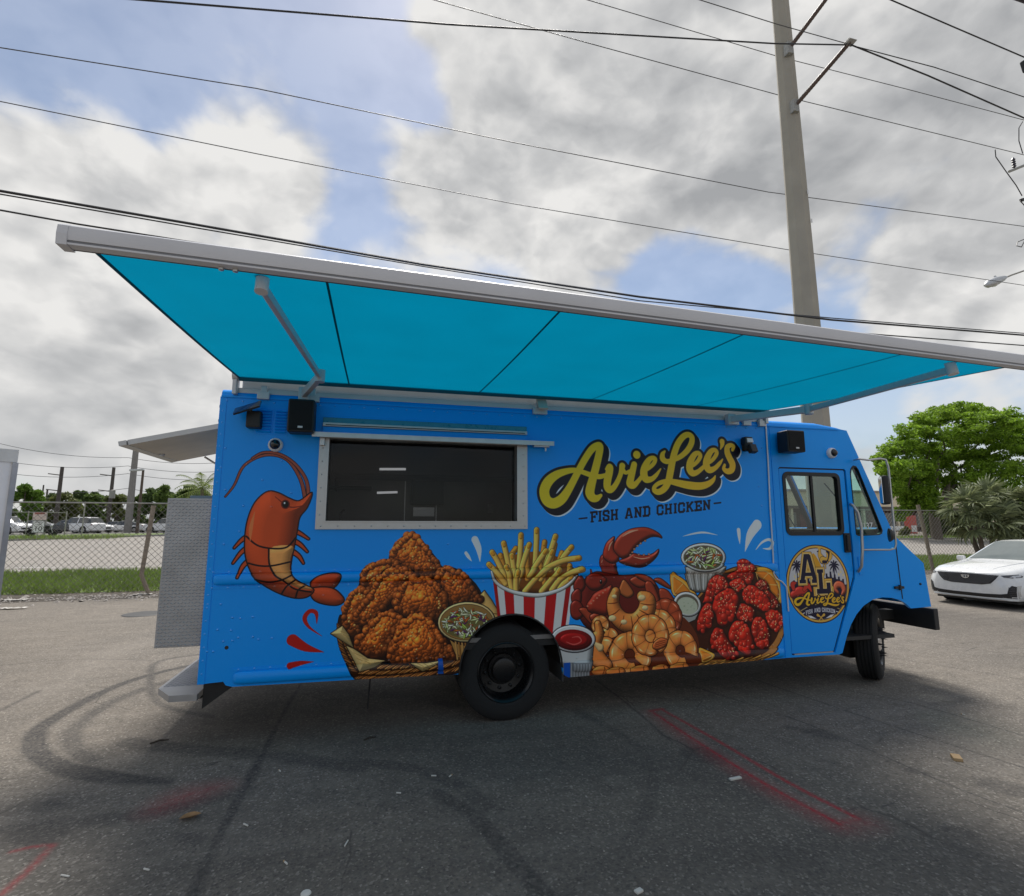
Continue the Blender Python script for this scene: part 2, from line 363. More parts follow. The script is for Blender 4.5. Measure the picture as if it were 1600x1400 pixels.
# ---- fried chicken
def chicken(pts, tone=1.0):
    base = np.array((1.05, .50, .16)) * tone; halo(pts)
    p = fill(pts, base * .62, line=(.07, .025, .01), lw=5.5, infl=26, amb=.25)
    cen = p.mean(0); seg = np.linalg.norm(np.roll(p, -1, 0) - p, axis=1).sum()
    n = int(seg / 11)
    idx = (np.arange(n) / n * len(p)).astype(int)
    sub = inside_pts(p, 260, 8.2)
    dmin = [np.sqrt(((p - q) ** 2).sum(1)).min() for q in sub]
    span = max(dmin) + 1e-6
    for q, d in sorted(zip(sub, dmin), key=lambda a: a[1]):
        k = d / span
        lit = .58 + .62 * k - .25 * max(0, (q[0] - cen[0]) / 120) + .18 * (q[1] - cen[1]) / 90
        r = ARNG.choice([4.5, 6, 7, 8, 10.5, 13]) + (1 - k) * 2
        bump(q[0], q[1], r, base * np.clip(lit, .42, 1.15) * ARNG.uniform(.82, 1.12) * np.array((1, .97, .9)), .14, .44)
    for i in idx:                                   # knobbly crust along the rim
        q = p[i] + (cen - p[i]) * ARNG.uniform(.02, .16); r = ARNG.uniform(5, 12)
        lit = .78 + .28 * np.dot((p[i] - cen) / (np.linalg.norm(p[i] - cen) + 1), (-.5, .75))
        bump(q[0] + 1, q[1] - 1.5, r + .8, np.array((.34, .14, .04)), 0, .8)
        bump(q[0], q[1], r, base * np.clip(lit, .5, 1.12) * ARNG.uniform(.82, 1.1), .14, .48)
    for _ in range(26):
        q = sub[ARNG.integers(len(sub))]
        if np.sqrt(((p - q) ** 2).sum(1)).min() > span * .4: bump(q[0] + 2, q[1] + 3, ARNG.uniform(2.5, 4.5), (.98, .72, .38), .15, .6)
def slaw(cx, cy, rx, ry, n=90):
    for i in range(n):
        a = ARNG.uniform(0, 6.28); q = math.sqrt(ARNG.random())
        x, y = cx + rx * q * math.cos(a), cy + ry * q * math.sin(a) - (1 - q) * 3
        t = ARNG.uniform(0, 3.14); l = ARNG.uniform(3, 6.5)
        col = [(.88, .92, .70), (.93, .93, .82), (.72, .84, .38), (.82, .43, .18), (.78, .33, .15), (.40, .16, .42)][min(5, int(ARNG.integers(0, 12) / 2))]
        if ARNG.random() < .55: col = [(.90, .93, .74), (.84, .90, .62), (.95, .95, .86)][ARNG.integers(3)]
        dx, dy = l * math.cos(t), l * .7 * math.sin(t)
        stroke([(x - dx, y - dy), (x + ARNG.uniform(-1, 1), y + ARNG.uniform(-1, 1)), (x + dx, y + dy)], [1.2, 2.6, 1.2], col, line=(.28, .25, .10), lw=1.0, infl=3.5, amb=.65)
def drop(pts, wid, col=(.90, .92, .93)): stroke(pts, wid, col)
def paint_chicken_basket():
    fill([(532, 985), (540, 945), (560, 920), (570, 888), (615, 880), (640, 838), (690, 890), (735, 905), (756, 945), (745, 1010), (715, 1030), (640, 1040), (575, 1030), (545, 1010)], (.16, .06, .02), line=INK, lw=3)
    fill([(750, 930), (757, 923), (768, 938), (777, 953), (786, 985), (770, 1000), (755, 960)], (.88, .70, .40), smooth=False, line=(.15, .07, .02), lw=3, infl=20, amb=.6)
    stroke([(762, 958), (784, 960)], 1.2, (.35, .2, .08))
    # basket
    fill([(532, 962), (528, 992), (534, 1018), (545, 1042), (556, 1061), (575, 1064), (620, 1061), (680, 1055), (720, 1048), (722, 1018), (690, 1030), (640, 1036), (600, 1036), (568, 1028), (548, 1006), (540, 985)], (.24, .12, .05), line=INK, lw=4)
    def weave(path, w, n, c1, c2):
        P_ = catmull(T(path), False, 12); m = len(P_)
        for k in range(n):
            i = int(k / n * (m - 2)); j = min(m - 1, i + max(3, int(1.9 * m / n)))
            a, b = P_[i], P_[j]; t = b - a; t = t / (np.linalg.norm(t) + 1e-6); nrm = np.array((-t[1], t[0])) * w * .42
            stroke([a - nrm, (a + b) / 2, b + nrm], [w * .34, w * .58, w * .3], c1 if k % 2 else c2, raw=True, line=(.12, .05, .02), lw=1.6, infl=w * .3, spec=.1, amb=.4)
    weave([(530, 975), (531, 1000), (540, 1027), (556, 1050)], 13, 15, (.66, .42, .20), (.54, .31, .14))
    weave([(538, 1000), (548, 1024), (562, 1046)], 12, 10, (.74, .50, .24), (.56, .33, .15))
    weave([(556, 1057), (600, 1060), (660, 1054), (722, 1044)], 16, 26, (.70, .45, .20), (.58, .34, .15))
    weave([(562, 1048), (605, 1050), (660, 1044), (722, 1034)], 16, 26, (.60, .36, .16), (.72, .48, .24))
    weave([(570, 1038), (610, 1041), (660, 1036), (722, 1025)], 15, 24, (.78, .53, .26), (.62, .38, .18))
    chicken([(645, 834), (652, 838), (660, 848), (668, 858), (676, 868), (684, 878), (689, 890), (689, 898), (680, 903), (668, 904), (655, 901), (642, 894), (628, 887), (613, 878), (610, 870), (614, 860), (620, 850), (628, 842), (636, 836)])
    chicken([(682, 897), (690, 889), (700, 887), (713, 891), (726, 898), (733, 908), (740, 920), (748, 932), (753, 940), (740, 940), (720, 942), (705, 946), (698, 938), (690, 922), (682, 908)], .86)
    chicken([(566, 902), (567, 893), (573, 887), (581, 883), (591, 879), (601, 876), (613, 876), (623, 881), (627, 888), (612, 900), (600, 908), (588, 920), (574, 921), (568, 912)], .92)
    chicken([(537, 958), (541, 942), (548, 930), (557, 922), (568, 920), (580, 924), (578, 936), (568, 950), (560, 962), (560, 985), (556, 994), (546, 986), (538, 972)], .9)
    chicken([(600, 893), (612, 888), (625, 887), (638, 890), (648, 897), (650, 905), (640, 911), (628, 918), (616, 928), (605, 941), (596, 953), (588, 965), (578, 974), (565, 976), (556, 967), (556, 956), (566, 946), (576, 934), (582, 922), (590, 908)], 1.02)
    chicken([(617, 945), (620, 930), (630, 915), (645, 905), (660, 903), (675, 907), (686, 915), (694, 928), (700, 945), (698, 960), (685, 964), (668, 967), (650, 965), (632, 960), (620, 956)])
    chicken([(556, 1010), (560, 998), (568, 988), (578, 976), (590, 964), (602, 956), (615, 957), (626, 965), (624, 976), (618, 988), (609, 1003), (600, 1020), (585, 1024), (570, 1020)], .96)
    chicken([(608, 1030), (611, 1012), (617, 998), (621, 985), (630, 972), (643, 963), (655, 962), (668, 968), (678, 978), (687, 992), (696, 1004), (708, 1015), (711, 1024), (700, 1030), (680, 1034), (655, 1036), (630, 1035)], 1.04)
    # paper liner
    for q in ([(517, 990), (535, 978), (545, 992), (552, 1012)], [(541, 1009), (553, 1014), (575, 1029), (602, 1032), (585, 1041), (562, 1048), (552, 1030)], [(641, 1035), (665, 1035), (690, 1031), (675, 1040), (660, 1048)]):
        fill(q, (.86, .73, .47), smooth=False, line=(.12, .06, .02), lw=2.5, infl=30, amb=.6, grain=.10)
        for _ in range(7):
            i = ARNG.integers(len(q)); x = sum(a[0] for a in q) / len(q) * .6 + q[i][0] * .4; y = sum(a[1] for a in q) / len(q) * .6 + q[i][1] * .4
            stroke([(x - 4, y - 1), (x + 5, y + 3)], .8, (.72, .57, .32))
    # slaw cup
    fill([(687, 975), (692, 992), (712, 1006), (740, 1012), (740, 1030), (712, 1022), (703, 1000), (690, 990)], (.72, .52, .26), smooth=False, line=INK, lw=2)
    for k in range(8): stroke([(712 + k * 5, 1003), (715 + k * 5, 1030)], 3.2, (.63, .42, .20) if k % 2 else (.78, .58, .32), infl=4)
    ellipse(729, 972, 44.5, 31, (.90, .80, .55), -3, line=INK, lw=3, infl=6)
    ellipse(729, 972, 41, 27.5, (.62, .46, .24), -3, line=(.3, .2, .1), lw=2)
    ellipse(729, 975, 37, 22, (.45, .40, .22), -3)
    slaw(729, 974, 35, 21, 150)
    # masking tape on the hem
    fill([(684, 1029), (691, 1028), (693, 1053), (684, 1053)], (.05, .32, .70), smooth=False)
def paint_fries():
    fill([(768, 896), (780, 880), (800, 868), (830, 862), (860, 866), (885, 878), (903, 900), (890, 925), (835, 930), (790, 920)], (.55, .30, .08), infl=30, amb=.4)
    fr = (1.0, .78, .36); fb = (.90, .60, .22)
    def fry(pts, w, c=fr):
        stroke(pts, w, c, line=(.40, .20, .04), lw=1.4, infl=9, amb=.55, L=(-.6, .45, .66), grain=.06)
        x, y = pts[0]; x2, y2 = pts[1]; d = math.hypot(x2 - x, y2 - y)
        stroke([(x, y), (x + (x2 - x) * 4 / d, y + (y2 - y) * 4 / d)], w * .62, (.90, .60, .17), infl=8, amb=.7)
    for p_, c_ in (([(851, 847), (846, 880)], fb), ([(806, 857), (790, 880)], fb), ([(782, 868), (792, 900)], fb), ([(878, 864), (866, 900)], fb), ([(867, 851), (858, 890)], fb), ([(823, 856), (824, 905)], fb), ([(840, 865), (852, 915)], fb), ([(890, 884), (880, 915)], fb), ([(770, 890), (790, 918)], fb)): fry(p_, 8, c_)
    for q in ([(838.5, 828), (838, 850), (836, 885)], [(814, 836), (813, 860), (810, 890)], [(868, 838), (860, 862), (850, 890)], [(787, 849), (793, 875), (799, 905)], [(769, 863), (780, 882), (793, 915)], [(764, 882), (776, 895), (790, 912)], [(893, 855), (882, 868), (868, 890)],
              [(853, 861), (842, 876), (826, 900)], [(800, 868), (803, 890), (808, 918)], [(863, 862), (855, 880), (845, 905)], [(827, 851), (818, 878), (805, 922)], [(905, 872), (880, 876), (852, 889), (838, 903), (820, 924)], [(909, 889), (892, 894), (876, 904), (862, 922)], [(791, 886), (795, 900), (800, 922)], [(873, 890), (864, 902), (846, 924)], [(893, 903), (880, 913), (872, 924)], [(808, 893), (806, 905), (806, 924)]): fry(q, 8.4)
    # striped cup
    top = [770.5, 776.5, 787.5, 802.5, 818, 836, 853.5, 870, 884, 892, 899]; bot = [783, 787, 795, 806, 819, 834, 848, 862, 873, 880, 884]
    def rimy(x): return 904 + 26 * math.sqrt(max(0, 1 - ((x - 834) / 67) ** 2)) - (x - 834) * -.02
    for i in range(10):
        c = (.78, .07, .09) if i % 2 == 0 else (.88, .88, .87)
        if i == 9: c = (.90, .90, .90)
        q = [(top[i] + (top[i + 1] - top[i]) * t, rimy(top[i] + (top[i + 1] - top[i]) * t) - 2) for t in (0, .25, .5, .75, 1)] + [(bot[i + 1], 1006), (bot[i], 1006)]
        fill(q, np.array(c) * (.88 if i in (0, 8) else 1), smooth=False)
    rim = [(767, 893), (772, 906), (784, 917), (802, 925), (822, 929), (842, 930), (862, 926), (880, 919), (893, 909), (900, 900)]
    stroke(rim, [3, 4, 5, 5.5, 6, 6, 5.5, 5, 4, 3], (.86, .86, .84), line=(.25, .22, .2), lw=1.2, infl=6, amb=.6)
RED = (.74, .22, .13); OR = (1.0, .57, .26)
def shellp(pts, col=RED, **k):
    k.setdefault('infl', 16); k.setdefault('spec', .32)
    fill(pts, col, line=(.16, .03, .03), lw=2.6, amb=.42, **k)
def shrimp(cx, cy, ro, ri, a0, a1, col=OR, squash=1.0, n=7, pale=True, rot=0):
    u, v = T([(cx, cy)])[0]; s_ = loc_scale(cx, cy); ro *= s_; ri *= s_
    w = window((u - ro, v - ro), (u + ro, v + ro), 8)
    if w is None: return
    dx, dy = w[1] - u, (w[2] - v) / squash; rho = np.hypot(dx, dy); th = (np.degrees(np.arctan2(dy, dx)) - a0) % 360
    span = (a1 - a0); t = th / span
    ro_t = ro * (1 - .03 * np.cos(t * math.pi * n) ** 8)
    mid = (ro_t + ri) / 2; hw = (ro_t - ri) / 2 * np.clip(1.12 - .55 * np.clip(t - .55, 0, 1) ** 1.2, .3, 1.1)
    s = np.abs(rho - mid) - hw
    e = np.where(th > span, np.minimum(th - span, 360 - th) * math.pi / 180 * np.maximum(rho, 1), -1e3)
    s = np.maximum(s, e)
    blend(w[0], np.clip(.5 - (s - 2.8), 0, 1), (.16, .05, .02))
    k = np.clip((rho - mid) / np.maximum(hw, 1), -1, 1)
    df = np.sqrt(1 - .92 * k * k); ang = np.arctan2(dy, dx)
    lit = .52 + .40 * df + .22 * k * np.cos(ang - 2.2)
    seg = np.abs(((t * n + .10 * k) % 1) - .5) * 2
    lit = lit * (1 - .42 * np.clip((seg - .88) / .12, 0, 1)) * (1 + .14 * np.clip(1 - seg * 1.4, 0, 1))
    c = np.asarray(col, np.float32) * lit[..., None] * 1.12
    if pale:
        pm = np.clip(np.sin(t * n * math.pi * 2 * .5 + 1.0), 0, 1) * np.clip(1 - ((k - .35) / .4) ** 2, 0, 1) * .55
        c = c * (1 - pm[..., None]) + np.array((.95, .80, .55), np.float32) * pm[..., None]
    gl = np.clip(1 - ((k - .62) / .13) ** 2, 0, 1) * np.clip(1 - seg * 1.3, 0, 1) * .45
    c = c + gl[..., None]
    blend(w[0], np.clip(.5 - s, 0, 1), np.clip(c, 0, 1))
def wing(pts, tone=1.0):
    base = np.array((.80, .14, .07)) * tone; halo(pts, 13, .6)
    p = fill(pts, base, line=(.20, .03, .02), lw=2.4, infl=26, spec=.1, amb=.28)
    for q in inside_pts(p, 26, 15):
        d = np.sqrt(((p - q) ** 2).sum(1)).min()
        if d > 6: bump(q[0], q[1], min(d + 2, ARNG.uniform(9, 20)), base * ARNG.uniform(.85, 1.2), .26, .66)
    hi_ = p.max(0)[1]; lo_ = p.min(0)[1]
    for q in inside_pts(p, 40, 6):
        d = np.sqrt(((p - q) ** 2).sum(1)).min()
        if d > 5 and ARNG.random() < .35 + .65 * (q[1] - lo_) / (hi_ - lo_ + 1):
            a = ARNG.uniform(0, 3.14); l = ARNG.uniform(1, 3.2)
            stroke([q, q + np.array((math.cos(a), math.sin(a))) * l], ARNG.uniform(2.4, 4.6), (1, .78, .62) if ARNG.random() < .8 else (1, .95, .6), raw=True)
def ramekin(cx, cy, rx, ry, inner, rot=0):
    ellipse(cx, cy, rx, ry, (.86, .86, .84), rot, line=INK, lw=3, infl=7, amb=.6)
    ellipse(cx, cy, rx - 3.4, ry - 3.2, (.42, .38, .32), rot)
    ellipse(cx, cy + 2.5, rx - 5.2, ry - 5.2, inner, rot)
def orange(pts, apex):
    fill(pts, (.93, .66, .20), line=INK, lw=2.6, infl=8, amb=.7)
    c = np.mean(pts, 0)
    inner = [(c[0] + (x - c[0]) * .82 + (apex[0] - c[0]) * .10, c[1] + (y - c[1]) * .82 + (apex[1] - c[1]) * .10) for x, y in pts]
    fill(inner, (.92, .80, .45)); inner = [(c[0] + (x - c[0]) * .74 + (apex[0] - c[0]) * .12, c[1] + (y - c[1]) * .74 + (apex[1] - c[1]) * .12) for x, y in pts]
    fill(inner, (.90, .52, .14), infl=14, amb=.6)
    for q in inner[::2]: stroke([apex, (apex[0] + (q[0] - apex[0]) * .95, apex[1] + (q[1] - apex[1]) * .95)], [.4, 1.3], (.95, .78, .42))
def paint_seafood():
    # hot wing platter
    fill([(1092, 930), (1130, 892), (1180, 884), (1212, 905), (1226, 940), (1228, 965), (1225, 988), (1213, 1012), (1192, 1028), (1165, 1037), (1120, 1039), (1060, 1045), (1030, 1050), (1040, 1000), (1070, 960)], (.76, .50, .24), line=INK, lw=4)
    fill([(1096, 930), (1130, 896), (1178, 890), (1206, 910), (1220, 942), (1222, 965), (1218, 985), (1207, 1006), (1188, 1021), (1160, 1029), (1110, 1030), (1060, 1036), (1040, 1000), (1070, 960)], (.27, .11, .05))
    for k in range(12):
        t = k / 11; stroke([(1040 + 150 * t, 1049 - 18 * t), (1062 + 150 * t, 1040 - 20 * t)], [1.5, 3.5, ][:2], (.86, .62, .30), line=(.3, .15, .05), lw=1.2, infl=5)
    orange([(1176, 890), (1188, 886), (1201, 890), (1213, 900), (1221, 915), (1225, 930), (1223, 943), (1214, 938), (1200, 915)], (1186, 912))
    orange([(1048, 894), (1058, 899), (1070, 907), (1081, 919), (1089, 931), (1093, 944), (1075, 938), (1053, 930), (1048, 912)], (1052, 929))
    orange([(1092, 1013), (1104, 1016), (1114, 1022), (1108, 1030), (1094, 1034)], (1093, 1030))
    # slaw ramekin
    q = [(1068, 886), (1072, 905), (1078, 920), (1088, 925), (1104, 925), (1118, 918), (1126, 905), (1131, 885)]
    fill(q, (.72, .71, .68), smooth=False, line=INK, lw=3, infl=18, amb=.45)
    for k in range(11): stroke([(1071 + k * 5.8, 893 + 3 * math.sin(k / 10 * 3.14)), (1078 + k * 4.4, 922 - abs(k - 4) * .5)], 2.4, (.83, .82, .80) if k % 2 else (.52, .50, .47), infl=4)
    ramekin(1099, 871, 34.5, 22, (.36, .32, .18)); slaw(1099, 871, 27, 15, 110)
    for W, t in (([(1147, 892), (1150, 882), (1156, 875), (1164, 874), (1172, 879), (1178, 888), (1177, 900), (1173, 912), (1160, 914), (1142, 908), (1136, 900)], .95),
              ([(1180, 913), (1190, 906), (1199, 912), (1201, 921), (1192, 926), (1184, 922)], .85), ([(1194, 924), (1207, 928), (1216, 940), (1214, 952), (1203, 950)], .8),
              ([(1100, 937), (1105, 918), (1110, 906), (1120, 898), (1131, 902), (1138, 911), (1136, 920), (1124, 928), (1113, 938), (1106, 942), (1098, 942)], .95),
              ([(1140, 912), (1146, 906), (1155, 904), (1164, 911), (1166, 919), (1158, 925), (1146, 922)], 1.05), ([(1096, 952), (1105, 942), (1113, 947), (1115, 963), (1110, 980), (1100, 988), (1090, 986), (1090, 970)], .95),
              ([(1151, 950), (1158, 943), (1168, 945), (1178, 952), (1180, 963), (1172, 973), (1160, 974), (1152, 966)], 1.02), ([(1197, 957), (1205, 952), (1218, 957), (1225, 966), (1222, 978), (1212, 987), (1201, 978)], 1.05),
              ([(1160, 926), (1168, 916), (1178, 915), (1188, 922), (1197, 930), (1204, 941), (1201, 953), (1192, 956), (1180, 949), (1168, 943), (1161, 935)], 1.08), ([(1119, 931), (1132, 922), (1143, 920), (1152, 928), (1156, 940), (1151, 956), (1143, 971), (1132, 980), (1122, 975), (1119, 961), (1113, 950)], 1.04),
              ([(1112, 992), (1118, 981), (1128, 984), (1137, 998), (1146, 1012), (1151, 1023), (1140, 1031), (1122, 1020), (1110, 1006)], .95), ([(1176, 972), (1182, 964), (1192, 967), (1200, 980), (1204, 996), (1199, 1011), (1188, 1013), (1178, 1002), (1174, 987)], 1.0),
              ([(1139, 987), (1146, 973), (1155, 970), (1168, 978), (1175, 992), (1178, 1009), (1170, 1024), (1160, 1022), (1150, 1009), (1140, 999)], 1.06)): wing(W, t)
    # crab
    shellp([(937, 881), (938, 872), (942, 867), (947, 873), (954, 879), (962, 881), (961, 890), (963, 900), (944, 903), (939, 893)], (.60, .17, .11))
    shellp([(968, 876), (980, 871), (990, 865), (1000, 867.5), (1012, 868), (1022, 864), (1029, 858.5), (1028, 866), (1020, 876), (1008, 883.5), (995, 886), (980, 883), (970, 879)], (.64, .19, .12))
    shellp([(943, 862), (947, 850), (953, 843), (960, 839), (959, 850), (961, 862), (967, 870), (965, 877), (957, 880), (948, 876), (943, 870)])
    shellp([(959, 857), (960, 850), (964, 842), (972, 834), (985, 827), (1000, 824.5), (1012, 825), (1024, 830), (1032, 836), (1034, 840.5), (1028, 838.5), (1018, 838.5), (1008, 843), (998, 850), (991, 857), (987, 863), (982, 869), (973, 872), (966, 868), (961, 862)], (.70, .22, .13))
    for (x, y) in ((1008, 845), (1001, 849), (996, 853), (991, 858), (988, 863), (985, 867), (998, 866.5), (1006, 867), (1014, 866)): ellipse(x, y, 1.6, 1.3, (.85, .60, .48), line=(.2, .05, .03), lw=1)
    for q, w_ in (([(973, 838), (985, 831), (997, 828)], [1, 2.6, 1]), ([(951, 860), (953, 852), (957, 846)], [1, 2.2, 1]), ([(990, 870), (1003, 873), (1015, 871)], [.8, 1.6, .8]), ([(940, 879), (941, 875)], [1, 1])): stroke(q, w_, (.93, .70, .56))
    shellp([(912, 912), (918, 900), (930, 893), (950, 896), (970, 899), (990, 898), (1005, 899), (1018, 904), (1028, 918), (1035, 935), (1033, 960), (1010, 985), (960, 985), (925, 985), (905, 960)], (.45, .11, .08), infl=30)
    for q in ([(897, 912), (905, 900), (912, 905), (914, 917), (906, 926), (898, 922)], [(893, 930), (902, 920), (908, 926), (907, 942), (896, 945)], [(892, 945), (900, 938), (910, 946), (912, 960), (902, 968), (893, 962)]): shellp(q, (.58, .16, .11), infl=12)
    for q in ([(905, 952), (915, 950), (926, 960), (930, 972), (924, 975), (912, 962)], [(985, 905), (997, 900), (1008, 906), (1012, 914), (1000, 918), (988, 912)], [(990, 898), (1005, 898), (1020, 906), (1024, 915), (1010, 910)], [(1022, 906), (1032, 904), (1046, 915), (1047, 920), (1034, 914)], [(1008, 912), (1018, 910), (1028, 930), (1031, 948), (1024, 956), (1014, 940)], [(1030, 922), (1042, 922), (1054, 938), (1058, 952), (1050, 956), (1036, 946)], [(922, 962), (934, 957), (948, 960), (950, 968), (936, 972), (925, 970)]): shellp(q, (.70, .26, .15), infl=12, spec=.4)
    stroke([(921, 890), (923, 902)], [1.5, 4], (.60, .18, .12), line=INK, lw=2)
    shellp([(915, 908), (920, 897), (932, 896), (943, 901), (948, 908), (938, 920), (926, 922), (918, 916)], (.62, .17, .11)); ellipse(939, 909, 2.2, 3.6, (.04, .02, .02)); ellipse(938.4, 907.5, .8, 1, (.95, .9, .9))
    shellp([(917, 945), (922, 937), (928, 928), (938, 922), (948, 918), (956, 915), (956, 935), (950, 960), (930, 958), (920, 955)], (.68, .20, .12), infl=24, spec=.2)
    for k in range(8): ellipse(918 + k * 4.6 + (1 if k % 2 else 0), 947 - k * 4.2, 1.6, 1.3, (.86, .52, .40))
    # dip
    fill([(1052, 945), (1056, 965), (1070, 975), (1086, 968), (1096, 948)], (.66, .66, .64), smooth=False, line=INK, lw=2.6)
    ramekin(1074, 944, 21.5, 18.5, (.78, .80, .70), 20)
    for _ in range(16): stroke([(1074 + ARNG.uniform(-11, 11), 945 + ARNG.uniform(-9, 9))] * 2, ARNG.uniform(.6, 1.5), (.55, .62, .45), smooth=False)
    # curled prawns
    fill([(925, 985), (940, 965), (1000, 955), (1060, 960), (1088, 990), (1092, 1020), (1088, 1042), (1030, 1050), (925, 1058), (918, 1030)], (.42, .17, .07))
    shrimp(1040, 965, 27, 8, -60, 200, (.70, .28, .14), n=6, pale=False)
    shrimp(1028, 985, 30, 7, -30, 240, OR, n=7)
    shrimp(950, 1000, 18, 3, 20, 330, OR, n=5); shrimp(945, 1025, 27, 5, 60, 350, OR, n=6)
    shrimp(938, 977, 14, 2, -30, 300, (.88, .52, .24), n=5)
    stroke([(934, 975), (936, 990), (928, 1005), (932, 1025), (945, 1040)], [10, 15, 24, 26, 22], OR, line=(.16, .05, .02), lw=2.6, infl=22, spec=.15, amb=.45)
    stroke([(930, 1006), (938, 1012)], [6, 12], (.95, .80, .55), infl=10)
    shellp([(968, 925), (970, 913), (975, 906), (984, 916), (990, 928), (980, 934)], (.80, .42, .20), infl=10)
    stroke([(962, 925), (958, 942), (963, 960), (976, 972), (994, 972), (1008, 958), (1012, 940), (1003, 932)], [14, 20, 24, 27, 28, 28, 26, 16], OR, line=(.16, .05, .02), lw=2.8, infl=30, spec=.16, amb=.42)
    for (a, b) in (((950, 943), (968, 940)), ((953, 962), (968, 952)), ((968, 980), (975, 962)), ((988, 985), (986, 963)), ((1005, 978), (995, 960)), ((1017, 962), (999, 953)), ((1022, 945), (1001, 943))): stroke([a, ((a[0] + b[0]) / 2 + 1, (a[1] + b[1]) / 2 + 1), b], [.8, 1.5, .8], (.42, .16, .05))
    for (x, y, r) in ((1003, 934, 6), (957, 966, 6), (975, 972, 5), (1008, 950, 5), (960, 932, 4)): ellipse(x, y, r, r * .8, (.95, .80, .56), infl=10, amb=.7)
    shrimp(1063, 1016, 28, 9, -20, 290, OR, n=6); shrimp(984, 1023, 33, 10, -40, 290, OR, n=7)
    shrimp(1016, 993, 30, 10, -60, 292, OR, n=9)
    fill([(1022, 1004), (1032, 997), (1043, 1000), (1040, 1009), (1028, 1015), (1020, 1012)], (.85, .42, .20), line=(.16, .05, .02), lw=2, infl=8, spec=.2)
    for k in range(3): stroke([(1024, 1005 + k * 3), (1040, 1000 + k * 3)], .8, (.4, .12, .05))
    for x, y, r in ((938, 1048, 14), (962, 1050, 15), (1000, 1047, 15), (1032, 1046, 13), (1062, 1043, 15)): ellipse(x, y, r, 9, OR, line=(.2, .06, .02), lw=2, infl=16, spec=.1); stroke([(x + 4, y - 7), (x + 6, y), (x + 3, y + 7)], 1.2, (.42, .16, .05))
    # ketchup
    fill([(866, 1000), (874, 1040), (918, 1056), (925, 1030), (928, 1000)], (.80, .80, .79), smooth=False, line=INK, lw=3, infl=24, amb=.5)
    fill([(880, 1036), (922, 1034), (921, 1059), (880, 1063)], (.46, .47, .48), smooth=False)
    for k in range(9): stroke([(884 + k * 4.4, 1037), (884 + k * 4.4, 1060)], 1.2, (.66, .67, .68))
    ellipse(896, 998, 34, 21, (.87, .87, .86), 3, line=INK, lw=3, infl=7, amb=.6)
    ellipse(896, 1000, 29.5, 16.5, (.50, .05, .06), 3, infl=18, amb=.5); ellipse(897, 1000, 22, 11, (.68, .09, .09), 3, infl=12, spec=.2)
    stroke([(885, 1003), (897, 1007), (908, 1002), (904, 995), (894, 996)], [1, 2, 2, 2, 1], (.85, .35, .32))
    fill([(881, 1036), (891, 1035), (891, 1061), (881, 1063)], (.05, .32, .70), smooth=False)
def paint_drops():
    drop([(742, 843), (748, 858), (750, 878)], [11, 9, .6]); drop([(728, 864), (732, 870), (737, 877)], [5, 5, .6])
    drop([(1183, 820), (1172, 836), (1164, 862)], [15, 12, .6]); drop([(1154, 828), (1155, 838), (1156, 850)], [6, 5, .6])
    stroke([(1181, 859), (1190, 848), (1201, 843), (1207, 848), (1203, 857), (1192, 857)], [.8, 3, 4, 5, 4, .8], (.90, .92, .93))
    stroke([(1067, 838), (1083, 834), (1100, 832), (1121, 836)], [.6, 2.4, 2.8, .6], (.90, .92, .93))
    R_ = (.74, .10, .08)
    stroke([(495, 974), (494, 958), (484, 955), (476, 966), (483, 980), (503, 994)], [1, 6, 6.5, 7, 4, .6], R_)
    stroke([(457, 1000), (478, 1012), (506, 1019)], [18, 12, .6], R_); stroke([(453, 1040), (470, 1036), (490, 1034)], [10, 7, .6], R_)
